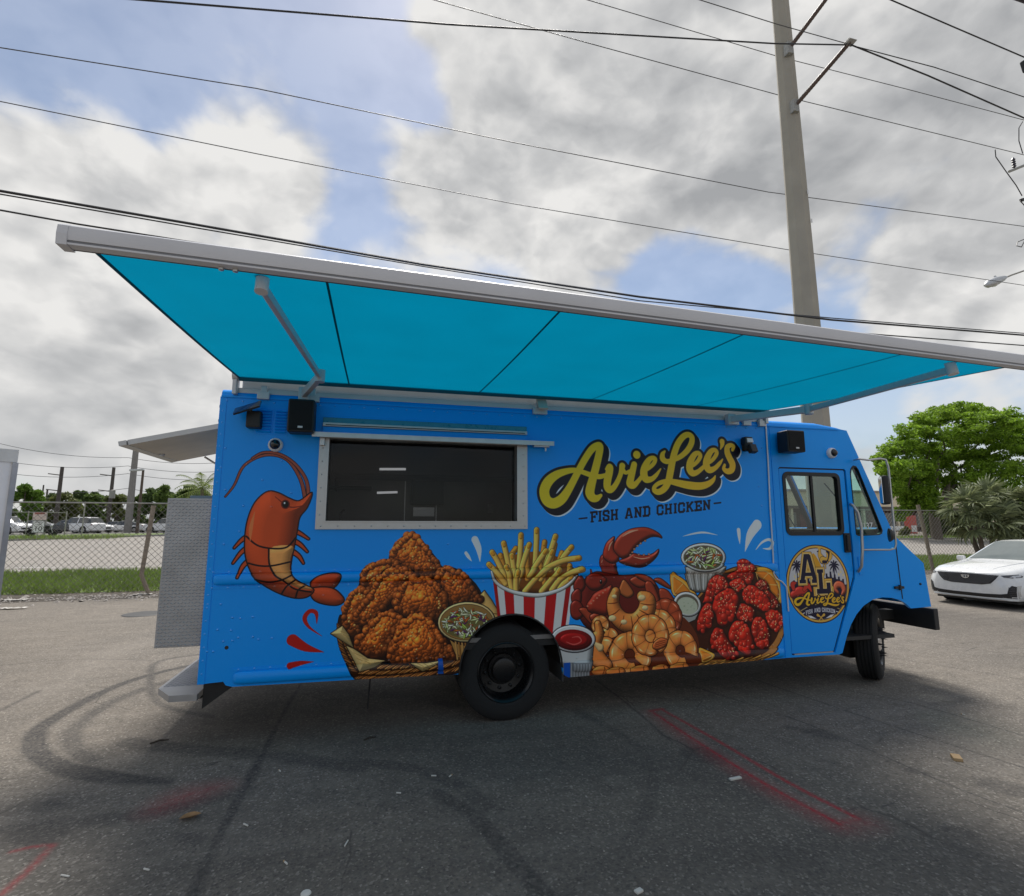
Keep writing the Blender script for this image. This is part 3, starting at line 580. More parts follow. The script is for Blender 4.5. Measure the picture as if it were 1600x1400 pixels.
def paint_prawn():
    """a plain cooked prawn in the place of the shop's cartoon figure"""
    o = (.80, .30, .13); kl = dict(line=(.08, .03, .05), lw=4)
    for q in ([(478, 788), (470, 750), (448, 718), (415, 711), (382, 727), (366, 758), (352, 776)], [(482, 784), (479, 752), (462, 726), (438, 710), (412, 707), (394, 716)]):
        stroke(q, [5, 4.4, 3.8, 3.4, 3, 2.4, 1.6][:len(q)], (.66, .32, .24), line=(.08, .03, .05), lw=2)
    for q in ([(399, 868), (380, 884), (372, 902)], [(396, 850), (378, 862), (364, 880)], [(398, 834), (380, 842), (366, 856)], [(452, 842), (468, 850), (480, 862)], [(450, 858), (466, 868), (474, 880)], [(448, 826), (466, 832), (482, 842)]):
        stroke(q, [7, 5, 2], o, **kl)
    fill([(486, 911), (497, 901), (515, 896), (531, 897), (531, 906), (521, 918), (504, 920), (490, 920)], (.72, .25, .11), infl=20, amb=.6, **kl)
    fill([(485, 922), (500, 918), (520, 920), (533, 930), (537, 939), (526, 945), (505, 943), (490, 936)], (.80, .30, .14), infl=24, amb=.6, **kl)
    body = [(487, 770), (468, 783), (452, 779), (436, 771), (420, 768), (405, 778), (394, 794), (386, 818), (383, 845), (384, 868), (391, 890), (402, 905), (418, 917), (440, 928), (462, 934), (480, 932), (490, 922), (478, 915), (462, 905), (454, 893), (455, 875), (460, 850), (464, 828), (468, 808), (480, 792)]
    fill(body, o, infl=60, amb=.62, **kl)
    fill([(421, 857), (457, 853), (454, 872), (453, 890), (461, 905), (474, 913), (488, 920), (470, 920), (452, 912), (436, 905), (424, 888)], (.90, .62, .34), infl=30, amb=.7)
    for q in ([(385, 838), (402, 852), (425, 857), (448, 855), (462, 840)], [(388, 880), (405, 884), (425, 884), (453, 878)], [(400, 905), (420, 909), (440, 906), (457, 898)], [(420, 858), (421, 882), (430, 898), (444, 907), (460, 920), (486, 925)], [(440, 928), (448, 916), (463, 905)], [(462, 934), (466, 922), (478, 914)]):
        stroke(q, 2.6, (.08, .03, .05))
    stroke([(430, 776), (452, 792), (474, 790)], [1, 2, 1], (.50, .14, .08)); stroke([(398, 800), (392, 825), (391, 845)], [1, 6, 1], (.90, .50, .28))
    ellipse(446, 788, 5, 5.5, (.05, .03, .03), line=(.45, .13, .08), lw=4); ellipse(444.6, 786, 1.4, 1.6, (.95, .95, .95))
# ---- lettering
def za(x, y): return (830 + x / 8.889, 670 + y / 8.889)
def zb(x, y): return (980 + x / 8.42, 660 + y / 8.42)
SCRIPT = [
 (za, [(1040, 640, 60), (960, 664, 74), (880, 655, 78), (780, 625, 76), (700, 596, 72), (600, 575, 76), (480, 592, 92), (350, 640, 118), (240, 730, 140), (182, 860, 146), (215, 990, 146), (310, 1036, 146), (420, 980, 140), (510, 860, 118), (590, 715, 106), (670, 560, 104), (760, 400, 104), (850, 275, 106), (935, 232, 110), (955, 270, 112), (938, 370, 114), (905, 510, 118), (865, 660, 122), (828, 800, 136), (815, 890, 140), (850, 955, 124), (910, 965, 96), (968, 925, 50)]),
 (za, [(1040, 560, 40), (1090, 530, 100), (1085, 600, 116), (1062, 700, 120), (1055, 800, 112), (1090, 845, 108), (1145, 815, 86), (1200, 730, 78), (1245, 620, 76), (1265, 515, 96)]),
 (za, [(1265, 560, 80), (1310, 610, 56), (1370, 590, 60)]),
 (za, [(1430, 495, 92), (1408, 590, 100), (1380, 700, 110), (1375, 765, 116), (1420, 785, 96), (1475, 740, 70), (1530, 670, 62)]),
 (za, [(1466, 360, 116), (1467, 361, 116)]),
 (zb, [(215, 640, 56), (285, 600, 58), (345, 545, 62), (368, 490, 66), (340, 465, 62), (285, 495, 82), (232, 590, 104), (218, 680, 112), (250, 748, 100), (320, 745, 74), (380, 695, 58), (440, 612, 22)]),
 (zb, [(495, 380, 30), (465, 420, 66), (468, 480, 82), (520, 515, 72), (600, 495, 66), (700, 450, 72), (790, 370, 82), (845, 275, 86), (850, 195, 82), (800, 160, 80), (735, 190, 88), (668, 280, 92), (622, 400, 96), (592, 530, 100), (567, 660, 102), (540, 780, 98), (490, 870, 90), (415, 915, 82), (360, 895, 72), (362, 845, 58), (430, 795, 62), (540, 775, 72), (660, 795, 92), (800, 825, 106), (950, 838, 104), (1060, 812, 86), (1130, 760, 60), (1158, 705, 24)]),
 (zb, [(815, 590, 54), (880, 555, 56), (935, 500, 60), (962, 440, 64), (938, 402, 60), (885, 425, 80), (832, 520, 100), (822, 610, 104), (860, 668, 90), (930, 650, 68), (1010, 580, 56)]),
 (zb, [(1040, 545, 54), (1100, 512, 54), (1150, 460, 58), (1178, 400, 62), (1152, 362, 60), (1100, 385, 78), (1052, 475, 98), (1042, 565, 104), (1080, 625, 92), (1150, 605, 68), (1215, 540, 54), (1255, 485, 22)]),
 (zb, [(1248, 252, 76), (1250, 290, 60), (1228, 352, 18)]),
 (zb, [(1385, 362, 44), (1398, 318, 56), (1362, 300, 60), (1318, 328, 76), (1318, 400, 88), (1350, 475, 92), (1385, 550, 92), (1375, 622, 86), (1320, 645, 76), (1272, 612, 56), (1282, 560, 40)]),
]
def script(mapf, fillc, ink, white, off, grow, cull=True):
    """hand lettering; mapf maps tracing points, off/grow scale with it"""
    strokes = []
    for zz, pts in SCRIPT:
        k = 1 / 8.889 if zz is za else 1 / 8.42
        ph = [zz(x, y) for x, y, w in pts]
        q = T([mapf(*a) for a in ph]); c0 = loc_scale(*mapf(*ph[0])) * mapf.k
        r = np.array([w * k for _, _, w in pts], np.float32) * c0 / 2
        s = catmull(np.hstack([q, r[:, None] * .93]), False, 5); strokes.append((s[:, :2], np.maximum(s[:, 2], .8)))
    allp = np.vstack([s[0] for s in strokes]); w = window(allp.min(0), allp.max(0), 80)
    sl, gx, gy = w
    def field(ox, oy):
        d = np.full(gx.shape, 1e9, np.float32)
        for p, r in strokes: d = np.minimum(d, sdf_stroke(gx - ox, gy - oy, p, r))
        return d
    c0 = loc_scale(*mapf(1000, 740)) * mapf.k
    base = field(0, 0); n = 5
    pad = int(off[0] * c0) + 2
    def shift(ox, oy):
        ox, oy = int(round(ox)), int(round(oy)); d = np.full_like(base, 1e3)
        H_, W_ = base.shape; d[max(0, oy):H_ + min(0, oy), max(0, ox):W_ + min(0, ox)] = base[max(0, -oy):H_ + min(0, -oy), max(0, -ox):W_ + min(0, -ox)]
        return d
    ext = base.copy()
    for i in range(1, n + 1): ext = np.minimum(ext, shift(off[0] * c0 * i / n, -off[1] * c0 * i / n))
    if white is not None:
        wd = ext.copy()
        for i in (.5, 1): 
            ox, oy = int(round(1.7 * c0 * i)), int(round(-1.9 * c0 * i)); d = np.full_like(ext, 1e3); H_, W_ = ext.shape
            d[:H_ + oy, ox:] = ext[-oy:, :W_ - ox]; wd = np.minimum(wd, d)
        blend(sl, np.clip(.5 - (wd - grow * c0), 0, 1), white)
    blend(sl, np.clip(.5 - (ext - grow * c0), 0, 1), ink)
    blend(sl, np.clip(.5 - base, 0, 1), np.array((.55, .50, .30)))
    t = ((gx - allp[:, 0].min()) / np.ptp(allp[:, 0]))[..., None]
    blend(sl, np.clip(.5 - (base + .6), 0, 1), np.asarray(fillc[0]) * (1 - t) + np.asarray(fillc[1]) * t)
def ident(x, y): return (x, y)
ident.k = 1.0
SLAB = {  # strokes in a unit box; slab serifs are drawn as short bars
 'F': (.78, [[(.2, 0), (.2, 1)], [(.05, .93), (.74, .93), (.74, .72)], [(.2, .5), (.52, .5)], [(.52, .38), (.52, .62)], [(.02, .06), (.40, .06)]]),
 'I': (.42, [[(.21, 0), (.21, 1)], [(.02, .06), (.40, .06)], [(.02, .94), (.40, .94)]]),
 'S': (.74, [[(.66, .70), (.66, .84), (.56, .93), (.18, .93), (.08, .84), (.08, .64), (.18, .55), (.56, .45), (.66, .36), (.66, .16), (.56, .07), (.18, .07), (.08, .16), (.08, .30)]]),
 'H': (.92, [[(.2, 0), (.2, 1)], [(.72, 0), (.72, 1)], [(.2, .5), (.72, .5)], [(.02, .06), (.38, .06)], [(.02, .94), (.38, .94)], [(.54, .06), (.90, .06)], [(.54, .94), (.90, .94)]]),
 'A': (.94, [[(.14, .04), (.40, .95)], [(.80, .04), (.54, .95)], [(.28, .30), (.66, .30)], [(0, .06), (.32, .06)], [(.62, .06), (.94, .06)], [(.30, .94), (.60, .94)]]),
 'N': (.94, [[(.2, 0), (.2, 1)], [(.74, 0), (.74, 1)], [(.2, .95), (.74, .05)], [(.02, .06), (.38, .06)], [(.02, .94), (.28, .94)], [(.56, .94), (.92, .94)]]),
 'D': (.82, [[(.2, 0), (.2, 1)], [(.02, .93), (.58, .93), (.72, .78), (.72, .22), (.58, .07), (.02, .07)]]),
 'C': (.76, [[(.68, .66), (.68, .84), (.56, .93), (.20, .93), (.08, .80), (.08, .20), (.20, .07), (.56, .07), (.68, .16), (.68, .32)]]),
 'K': (.92, [[(.2, 0), (.2, 1)], [(.76, .96), (.24, .44)], [(.40, .58), (.78, .04)], [(.02, .06), (.38, .06)], [(.02, .94), (.38, .94)], [(.60, .06), (.92, .06)], [(.58, .94), (.90, .94)]]),
 'E': (.78, [[(.2, 0), (.2, 1)], [(.02, .93), (.72, .93), (.72, .74)], [(.2, .5), (.52, .5)], [(.52, .38), (.52, .62)], [(.02, .07), (.72, .07), (.72, .27)]]),
 'L': (.80, [[(.22, 0), (.22, 1)], [(.02, .93), (.44, .93)], [(.02, .07), (.74, .07), (.74, .34)]]),
 ' ': (.5, [])}
def bar(a, b, w, col, ext=.5):
    a, b = np.asarray(a, np.float32), np.asarray(b, np.float32); d = (b - a) / (np.linalg.norm(b - a) + 1e-6); n = np.array((-d[1], d[0])) * w / 2; e = d * w * ext
    fill([a - e + n, b + e + n, b + e - n, a - e - n], col, smooth=False, raw=True)
def glyph(c, place, w, col, grow=0.):
    """slab letter; place maps the unit box to print pixels"""
    for pl in SLAB[c][1]:
        short = len(pl) == 2 and abs(pl[0][1] - pl[1][1]) < .01 and abs(pl[0][0] - pl[1][0]) < .5
        for p, q in zip(pl[:-1], pl[1:]):
            bar(place(*p), place(*q), w * (.72 if short else 1) + grow, col, (.0 if short or len(pl) == 2 else .42) + (grow / (2 * (w + grow)) if grow else 0))
def slab_text(txt, place, width, col):
    tot = sum(SLAB[c][0] + .14 for c in txt) - .14; x = 0
    for c in txt:
        w, st = SLAB[c]
        glyph(c, lambda a_, b_, x=x: T([place((x + a_) / tot, b_)])[0], width * loc_scale(*place(x / tot, .5)), col)
        x += w + .14
def paint_lettering():
    script(ident, ((.95, .82, .16), (1.0, .76, .18)), (.075, .07, .13), (.92, .94, .97), (5.4, 6.0), 3.6)
    slab_text('FISH AND CHICKEN', lambda t, v: (922.5 + (1110.5 - 922.5) * t, (816.5 - 20.5 * t) + (-16.8 + 1.6 * t) * v), 3.1, (.07, .06, .13))
    stroke([(905, 810.5), (917, 809.2)], 2.2, (.07, .06, .13)); stroke([(1116, 786.6), (1126, 785.4)], 2.2, (.07, .06, .13))
def paint_badge():
    C0 = T([(1280, 912)])[0]; R_ = 172.0
    def E(x, y): return (C0[0] + x * R_, C0[1] + y * R_)          # unit disc coordinates
    def disc(r, col): fill([E(r * math.cos(t), r * math.sin(t)) for t in np.linspace(0, 6.2832, 64, endpoint=False)], col, raw=True, smooth=False)
    NV = (.09, .08, .20); GD = (.90, .70, .30); 
    disc(1.0, NV); disc(.975, GD); disc(.925, (.30, .20, .12)); disc(.905, (.80, .79, .80))
    def P_(pts, col, **k): fill([E(*p) for p in pts], col, raw=True, smooth=k.pop('smooth', False), **k)
    def S_(pts, w, col, **k): stroke([E(*p) for p in pts], np.asarray(w, np.float32) * R_ if not np.isscalar(w) else w * R_, col, raw=True, **k)
    # skyline
    sk = [(-.84, -.05)]
    hs = [.02, .10, .06, .16, .05, .12, .2, .1, .15, .05, .1, .02, .12, .2, .1, .22, .12, .25, .16, .3, .14, .22, .1, .16, .06, .1]
    for i, h_ in enumerate(hs): x = -.84 + 1.68 * i / len(hs); sk += [(x, h_), (x + 1.68 / len(hs) * .8, h_), (x + 1.68 / len(hs) * .8, h_ - .06)]
    sk += [(.84, -.05)] + [(.9 * math.cos(t), .9 * math.sin(t)) for t in np.linspace(-.05, -math.pi + .05, 24)]
    P_(sk, NV)
    for bx, by in ((-.62, .46), (.55, .44)):
        for k in range(9):
            a = k / 9 * 6.28 + .2; S_([(bx, by), (bx + .10 * math.cos(a), by + .10 * math.sin(a) + .02), (bx + .17 * math.cos(a), by + .17 * math.sin(a) - .03)], [.02, .045, .008], NV)
        S_([(bx, by), (bx - .02, .1)], [.02, .03], NV)
    for x, y in ((-.72, .2), (-.6, .25), (-.68, .12), (.75, .28), (.82, .2), (.68, .22)): S_([(x, y - .04), (x, y), (x, y + .04)], [.005, .035, .005], (.95, .85, .5))
    P_([(-.10, .78), (.05, .62), (.14, .40), (-.02, .36), (-.16, .50)], (.86, .62, .16), smooth=True)
    # rooster
    S_([(.13, .86), (.12, .74), (.20, .60)], [.06, .11, .2], GD, line=NV, lw=1.5); S_([(.20, .60), (.30, .58), (.40, .66)], [.18, .17, .08], GD, line=NV, lw=1.5)
    S_([(.22, .55), (.30, .55)], [.09, .08], NV); S_([(.38, .60), (.40, .74), (.36, .82)], [.1, .14, .06], NV); S_([(.40, .58), (.47, .70), (.46, .80)], [.05, .09, .03], GD, line=NV, lw=1.2); S_([(.34, .62), (.36, .74), (.32, .80)], [.03, .05, .02], GD)
    S_([(.22, .50), (.21, .38)], .025, GD, line=NV, lw=1); S_([(.28, .50), (.27, .38)], .025, GD, line=NV, lw=1); S_([(.09, .9), (.16, .92)], .05, GD); S_([(.08, .83), (.05, .82)], .03, NV)
    # crab and prawn of the badge
    S_([(-.82, -.26), (-.60, -.18), (-.42, -.20)], [.16, .24, .16], (.78, .20, .16), line=(.3, .05, .05), lw=2, infl=14, spec=.2)
    S_([(-.78, -.12), (-.80, .0), (-.70, .04)], [.08, .12, .03], (.78, .20, .16), line=(.3, .05, .05), lw=2); S_([(-.46, -.14), (-.34, -.04), (-.24, -.18)], [.08, .13, .04], (.80, .22, .16), line=(.3, .05, .05), lw=2)
    for k in range(3): S_([(-.66 + k * .14, -.3), (-.72 + k * .16, -.38), (-.62 + k * .16, -.42)], [.05, .05, .02], (.72, .18, .14))
    S_([(.72, -.30), (.80, -.18), (.74, -.06), (.60, -.04), (.52, -.14), (.60, -.24)], [.05, .13, .15, .16, .12, .06], (.88, .42, .28), line=(.35, .08, .05), lw=2, infl=10, spec=.2)
    # A and L
    for ch, x0, y0, w, h in (('A', -.58, .02, .62, .74), ('L', -.02, -.24, .46, .60)):
        for gr, col in ((.125, NV), (.11, GD), (.06, (.60, .42, .20)), (.05, (.93, .80, .5)), (.0, NV)):
            glyph(ch, lambda a_, b_: E(x0 + a_ * w, y0 + b_ * h), .125 * R_, col, gr * R_)
    # lower ribbon
    P_([(-.62, -.64), (.0, -.52), (.62, -.64), (.50, -.80), (0, -.70), (-.50, -.80)], NV)
    S_([(-.60, -.66), (-.3, -.55), (0, -.52), (.3, -.55), (.60, -.66)], .02, (.80, .72, .45)); 
    M = np.linalg.lstsq(np.array([[864, 795, 1], [1150, 735, 1], [935, 690, 1]], float), np.array([[1247.5, 947], [1321, 942], [1265, 925.5]]), rcond=None)[0]
    def mp(x, y):
        q = np.array((x, y, 1.0)) @ M; return (q[0], q[1])
    mp.k = .262
    script(mp, ((.93, .74, .14), (.93, .70, .16)), (.10, .08, .14), None, (4.2, 5.4), 5.0)
    def pl(t, v):
        x = -.46 + .92 * t; return np.array(E(x, -.79 + .075 * (1 - (x / .5) ** 2) + .105 * v))
    tot = sum(SLAB[c][0] + .14 for c in 'FISH AND CHICKEN') - .14; x = 0
    for c in 'FISH AND CHICKEN':
        glyph(c, lambda a_, b_, x=x: pl((x + a_) / tot, b_), 2.9, (.86, .86, .88))
        x += SLAB[c][0] + .14
    for sx in (-1, 1):
        S_([(sx * .55, -.735), (sx * .49, -.72)], .02, (.86, .86, .88)); S_([(sx * .07, -.93), (sx * -.02, -.84), (sx * -.10, -.79)], [.02, .03, .07], GD)
        P_([(sx * .14, -.88), (sx * .30, -.80), (sx * .42, -.79), (sx * .33, -.86)], (.90, .90, .92))
def make_art():
    """all prints, then one packed picture generated in memory"""
    paint_drops(); paint_prawn(); paint_chicken_basket(); paint_fries(); paint_seafood(); paint_lettering(); paint_badge()
    ART[:] *= 1 + .02 * (ARNG.random((AH, AW, 1), np.float32) - .5)
# ------------------------------------------------------------------ ground: one sheet, with worn marks and painted shade of the lot as a generated mask
MX0, MY0, MX1, MY1, MS = -7.0, 1.5, 9.0, 10.5, 150.0
MW, MH = int((MX1 - MX0) * MS), int((MY1 - MY0) * MS); MARK = np.zeros((MH, MW, 4), np.float32); MARK[..., 3] = 1
def lot(x, y): p = on_z(x, y); return (p.x - MX0) * MS, (p.y - MY0) * MS
def mark(ch, pts, wid, amt, soft, rough=.35):
    """wid in metres; soft edge in metres; broken up by noise"""
    p = np.array([lot(*q) for q in pts], np.float32); w = np.broadcast_to(np.asarray(wid, np.float32), (len(p),)) * MS / 2
    if len(p) > 2:
        q = catmull(np.hstack([p, w[:, None]]), False, 6); p, w = q[:, :2], q[:, 2]
    elif len(p) == 1: p = np.vstack([p, p + .01]); w = np.append(w, w)
    pad = w.max() + soft * MS + 3; lo = np.maximum(p.min(0) - pad, 0).astype(int); hi = np.minimum(p.max(0) + pad, (MW, MH)).astype(int)
    if (hi <= lo).any(): return
    gx, gy = np.meshgrid(np.arange(lo[0], hi[0], dtype=np.float32), np.arange(lo[1], hi[1], dtype=np.float32))
    d = np.full(gx.shape, 1e9, np.float32)
    for i in range(len(p) - 1):
        a, b = p[i], p[i + 1]; ex, ey = b - a; L = ex * ex + ey * ey + 1e-9
        t = np.clip(((gx - a[0]) * ex + (gy - a[1]) * ey) / L, 0, 1)
        d = np.minimum(d, np.hypot(gx - a[0] - ex * t, gy - a[1] - ey * t) - (w[i] + (w[i + 1] - w[i]) * t))
    al = np.clip(.5 - d / max(1., soft * MS), 0, 1) ** 1.4 * amt
    n = RNG.random((gx.shape[0] // 3 + 2, gx.shape[1] // 3 + 2)).repeat(3, 0).repeat(3, 1)[:gx.shape[0], :gx.shape[1]]
    al *= 1 - rough * n
    s = (slice(lo[1], hi[1]), slice(lo[0], hi[0]), ch); MARK[s] = np.maximum(MARK[s], al)
def paint_marks():
    # red sprayed outline of a repair cut, and its overspray
    mark(0, [(1018, 1112), (1100, 1166), (1200, 1228), (1310, 1287)], .05, 1.0, .035); mark(0, [(1018, 1113), (1100, 1170), (1200, 1233), (1312, 1291)], .14, .55, .20)
    mark(0, [(1034, 1109), (1120, 1157), (1230, 1222), (1340, 1279)], .045, .95, .035); mark(0, [(1016, 1111), (1034, 1108)], .06, 1.0, .05); mark(0, [(1312, 1288), (1342, 1280)], .05, .9, .10); mark(0, [(1320, 1290), (1350, 1284)], .14, .5, .25)
    mark(0, [(18, 1331), (50, 1324), (80, 1321)], .03, .8, .04); mark(0, [(80, 1322), (45, 1358), (0, 1399)], .035, .8, .05)
    mark(0, [(250, 1262), (290, 1244), (340, 1230)], [.16, .24, .12], .55, .28)
    # tyre scrub and rubber; the widest strokes also paint in shade
    mark(1, [(470, 1018), (330, 1034), (200, 1065), (80, 1125), (52, 1160), (75, 1190), (150, 1212), (260, 1222)], [.10, .12, .14, .16, .18, .18, .2, .1], .85, .06)
    mark(1, [(440, 1035), (300, 1055), (190, 1090), (120, 1135), (112, 1165), (140, 1190)], .16, .6, .08); mark(1, [(420, 1012), (260, 1030), (235, 1060), (250, 1100), (330, 1120)], .1, .65, .06)
    mark(1, [(200, 1160), (280, 1170), (420, 1180), (560, 1200)], .22, .6, .10)
    mark(1, [(680, 1240), (740, 1275), (790, 1330), (850, 1400)], .16, .75, .07); mark(1, [(540, 1190), (640, 1200), (720, 1230), (760, 1262)], .18, .6, .08); mark(1, [(420, 1130), (620, 1160), (850, 1150), (1000, 1190)], .9, .42, .7); mark(1, [(700, 1300), (900, 1340), (1100, 1290)], .9, .34, .6); mark(1, [(900, 1110), (1010, 1180), (1000, 1290), (880, 1400)], .15, .5, .09); mark(1, [(380, 1235), (240, 1270), (60, 1290), (0, 1300)], .18, .5, .09)  # two wide soft strokes: scrubbed ground plus foreground shade painted into the colour
    mark(1, [(0, 1110), (60, 1080)], .07, .6, .05); mark(1, [(420, 1075), (620, 1085), (700, 1098)], .25, .4, .3)
    mark(1, [(590, 1168), (470, 1330), (430, 1400)], .02, .3, .03)
    # sealed seam running towards the viewer
    mark(1, [(470, 1068), (445, 1110), (404, 1190), (350, 1290), (300, 1400)], [.05, .06, .09, .08, .09], .85, .05, .5)
    for q in ([(1180, 1062), (1350, 1120), (1600, 1200)], [(1080, 1072), (1250, 1127), (1480, 1225), (1600, 1270)], [(1420, 1000), (1520, 1014), (1600, 1026)], [(1410, 1030), (1600, 1062)], [(1330, 1080), (1430, 1100), (1600, 1150)], [(930, 1062), (980, 1100), (1050, 1160)], [(0, 1040), (120, 1030), (240, 1032)], [(330, 1385), (420, 1350), (560, 1330)]):
        mark(1, q, .024, .85, .025, .5)
    for x, y, w in ((1285, 1147, .22), (1272, 1145, .16), (1243, 1138, .10), (1590, 1238, .45), (1570, 1230, .3), (700, 1100, .2), (1294, 1190, .05), (990, 1300, .5), (1100, 1180, .35), (60, 1300, .3), (300, 1310, .16), (80, 1255, .08), (1430, 1205, .12), (1500, 1300, .2), (840, 1330, .4), (1250, 1345, .3)):
        mark(1, [(x - 8, y - 1), (x, y), (x + 9, y + 3)], w, .55 if w < .4 else .22, .10 if w < .4 else .5, .2)
    for x, y in ((248, 1160), (235, 1166), (430, 1166), (78, 1255), (590, 1155), (640, 1158), (330, 1195), (1330, 1265), (1512, 1003), (1518, 1014), (1388, 1258)): mark(1, [(x - 9, y + 3), (x + 9, y - 3)], .02, .8, .02)
    mark(1, [(560, 1130), (760, 1180), (1000, 1190), (1150, 1230)], 1.1, .40, .9); mark(1, [(350, 1330), (700, 1350), (1100, 1350), (1500, 1330)], 1.0, .42, .9); mark(1, [(640, 1250), (860, 1290)], .7, .40, .5)  # broad soft strokes paint the foreground's shade into the asphalt colour
    # pale scuffs
    mark(2, [(380, 1285), (360, 1310), (430, 1318)], [.1, .22, .1], .3, .25); mark(2, [(1080, 1150), (1200, 1222), (1330, 1284)], .10, .35, .08); mark(2, [(60, 1090), (200, 1010), (350, 990)], .5, .3, .6)
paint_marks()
def gen_image(name, arr, color=True):
    h, w = arr.shape[:2]; im = bpy.data.images.new(name, w, h, alpha=False, float_buffer=False)
    if not color: im.colorspace_settings.name = 'Non-Color'
    a = np.ones((h, w, 4), np.float32); a[..., :3] = np.clip(arr[..., :3], 0, 1); im.pixels.foreach_set(a.ravel()); im.update(); im.pack(); return im
def asphalt(name, base, marks=False, warm=1.0, big=.22, bump=.5):
    m = bpy.data.materials.new(name); m.use_nodes = True; nt = m.node_tree; N = nt.nodes; p = N['Principled BSDF']; p.inputs['Specular IOR Level'].default_value = .3
    geo = N.new('ShaderNodeNewGeometry')
    def noise(sc, det=6, rough=.6, vec=None):
        n = N.new('ShaderNodeTexNoise'); n.inputs['Scale'].default_value = sc; n.inputs['Detail'].default_value = det; n.inputs['Roughness'].default_value = rough; lnk(nt, vec or geo.outputs['Position'], n.inputs['Vector']); return n.outputs[0]
    def mix(f, a, b, mode='MIX'):
        x = N.new('ShaderNodeMix'); x.data_type = 'RGBA'; x.blend_type = mode
        for i, v in ((0, f), (6, a), (7, b)):
            if isinstance(v, (int, float)): x.inputs[i].default_value = v
            elif isinstance(v, tuple): x.inputs[i].default_value = (*v, 1)
            else: lnk(nt, v, x.inputs[i])
        return x.outputs[2]
    def ramp(v, a, b, c=0., d=1.):
        r = N.new('ShaderNodeMapRange'); lnk(nt, v, r.inputs[0]); r.inputs[1].default_value = a; r.inputs[2].default_value = b; r.inputs[3].default_value = c; r.inputs[4].default_value = d; return r.outputs[0]
    b = np.array(base); lo, hi = tuple(b * (1 - big * 1.3)), tuple(np.minimum(b * (1 + big * 1.3) * np.array((1.04, 1, .95)), 1))
    c = mix(ramp(noise(.45, 8, .62), .3, .7), lo, hi)
    c = mix(ramp(noise(3.3, 8, .7), .38, .72, 0, .75), c, tuple(b * .55)); c = mix(ramp(noise(.9, 9, .74), .50, .60, 0, .32), c, tuple(b * .55)); c = mix(ramp(noise(17, 6, .75), .42, .70, 0, .6), c, tuple(b * .52)); c = mix(ramp(noise(11, 5, .7), .55, .75, 0, .5), c, tuple(np.minimum(b * 1.5, 1)))
    st = N.new('ShaderNodeMapping'); st.inputs['Scale'].default_value = (.25, 2.2, 1); lnk(nt, geo.outputs['Position'], st.inputs[0])
    c = mix(ramp(noise(2.0, 6, .6, st.outputs[0]), .52, .75, 0, .4), c, tuple(np.minimum(b * 1.45, 1)))
    v = N.new('ShaderNodeTexVoronoi'); v.inputs['Scale'].default_value = 75; lnk(nt, geo.outputs['Position'], v.inputs['Vector'])
    sp = N.new('ShaderNodeSeparateColor'); lnk(nt, v.outputs['Color'], sp.inputs[0])
    c = mix(ramp(sp.outputs[0], .35, 1, -.15, .9), c, mix(ramp(sp.outputs[1], .2, .9), tuple(b * .5), tuple(np.minimum(b * 1.75, 1))))
    v2 = N.new('ShaderNodeTexVoronoi'); v2.inputs['Scale'].default_value = 22; lnk(nt, geo.outputs['Position'], v2.inputs['Vector'])
    sp2 = N.new('ShaderNodeSeparateColor'); lnk(nt, v2.outputs['Color'], sp2.inputs[0])
    fleck = N.new('ShaderNodeMath'); fleck.operation = 'MULTIPLY'; lnk(nt, ramp(v2.outputs['Distance'], .16, .10), fleck.inputs[0]); lnk(nt, ramp(sp2.outputs[0], .82, .86), fleck.inputs[1])
    c = mix(fleck.outputs[0], c, tuple(np.minimum(b * 2.6, .6)))
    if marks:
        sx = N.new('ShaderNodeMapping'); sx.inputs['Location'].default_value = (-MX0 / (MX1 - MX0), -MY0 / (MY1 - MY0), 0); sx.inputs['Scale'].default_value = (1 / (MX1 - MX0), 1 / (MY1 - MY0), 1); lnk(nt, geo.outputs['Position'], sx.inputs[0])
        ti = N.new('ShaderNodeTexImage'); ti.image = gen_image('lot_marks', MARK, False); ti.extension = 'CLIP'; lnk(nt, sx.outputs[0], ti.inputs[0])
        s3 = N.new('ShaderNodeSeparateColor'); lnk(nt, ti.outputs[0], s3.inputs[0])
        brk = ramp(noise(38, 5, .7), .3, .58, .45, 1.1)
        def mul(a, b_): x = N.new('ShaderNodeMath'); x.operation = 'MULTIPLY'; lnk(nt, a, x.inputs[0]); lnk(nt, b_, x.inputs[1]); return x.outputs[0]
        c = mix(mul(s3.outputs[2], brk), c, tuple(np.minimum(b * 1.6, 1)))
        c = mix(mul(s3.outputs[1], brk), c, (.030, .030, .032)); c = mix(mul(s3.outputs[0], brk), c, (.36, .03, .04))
    wp = N.new('ShaderNodeMix'); wp.data_type = 'VECTOR'; wp.inputs[0].default_value = .10; nz = N.new('ShaderNodeTexNoise'); nz.inputs['Scale'].default_value = 2.5; nz.inputs['Detail'].default_value = 5; lnk(nt, geo.outputs['Position'], nz.inputs['Vector']); lnk(nt, geo.outputs['Position'], wp.inputs[4]); lnk(nt, nz.outputs['Color'], wp.inputs[5])
    ck = N.new('ShaderNodeTexVoronoi'); ck.feature = 'DISTANCE_TO_EDGE'; ck.inputs['Scale'].default_value = .85; lnk(nt, wp.outputs[1], ck.inputs['Vector'])
    cm = N.new('ShaderNodeMath'); cm.operation = 'MULTIPLY'; lnk(nt, ramp(ck.outputs[0], .0055, .0015, 0, .7), cm.inputs[0]); lnk(nt, ramp(noise(.55, 5, .7), .50, .57), cm.inputs[1])
    c = mix(cm.outputs[0], c, tuple(b * .34))
    lnk(nt, c, p.inputs['Base Color']); p.inputs['Roughness'].default_value = .88
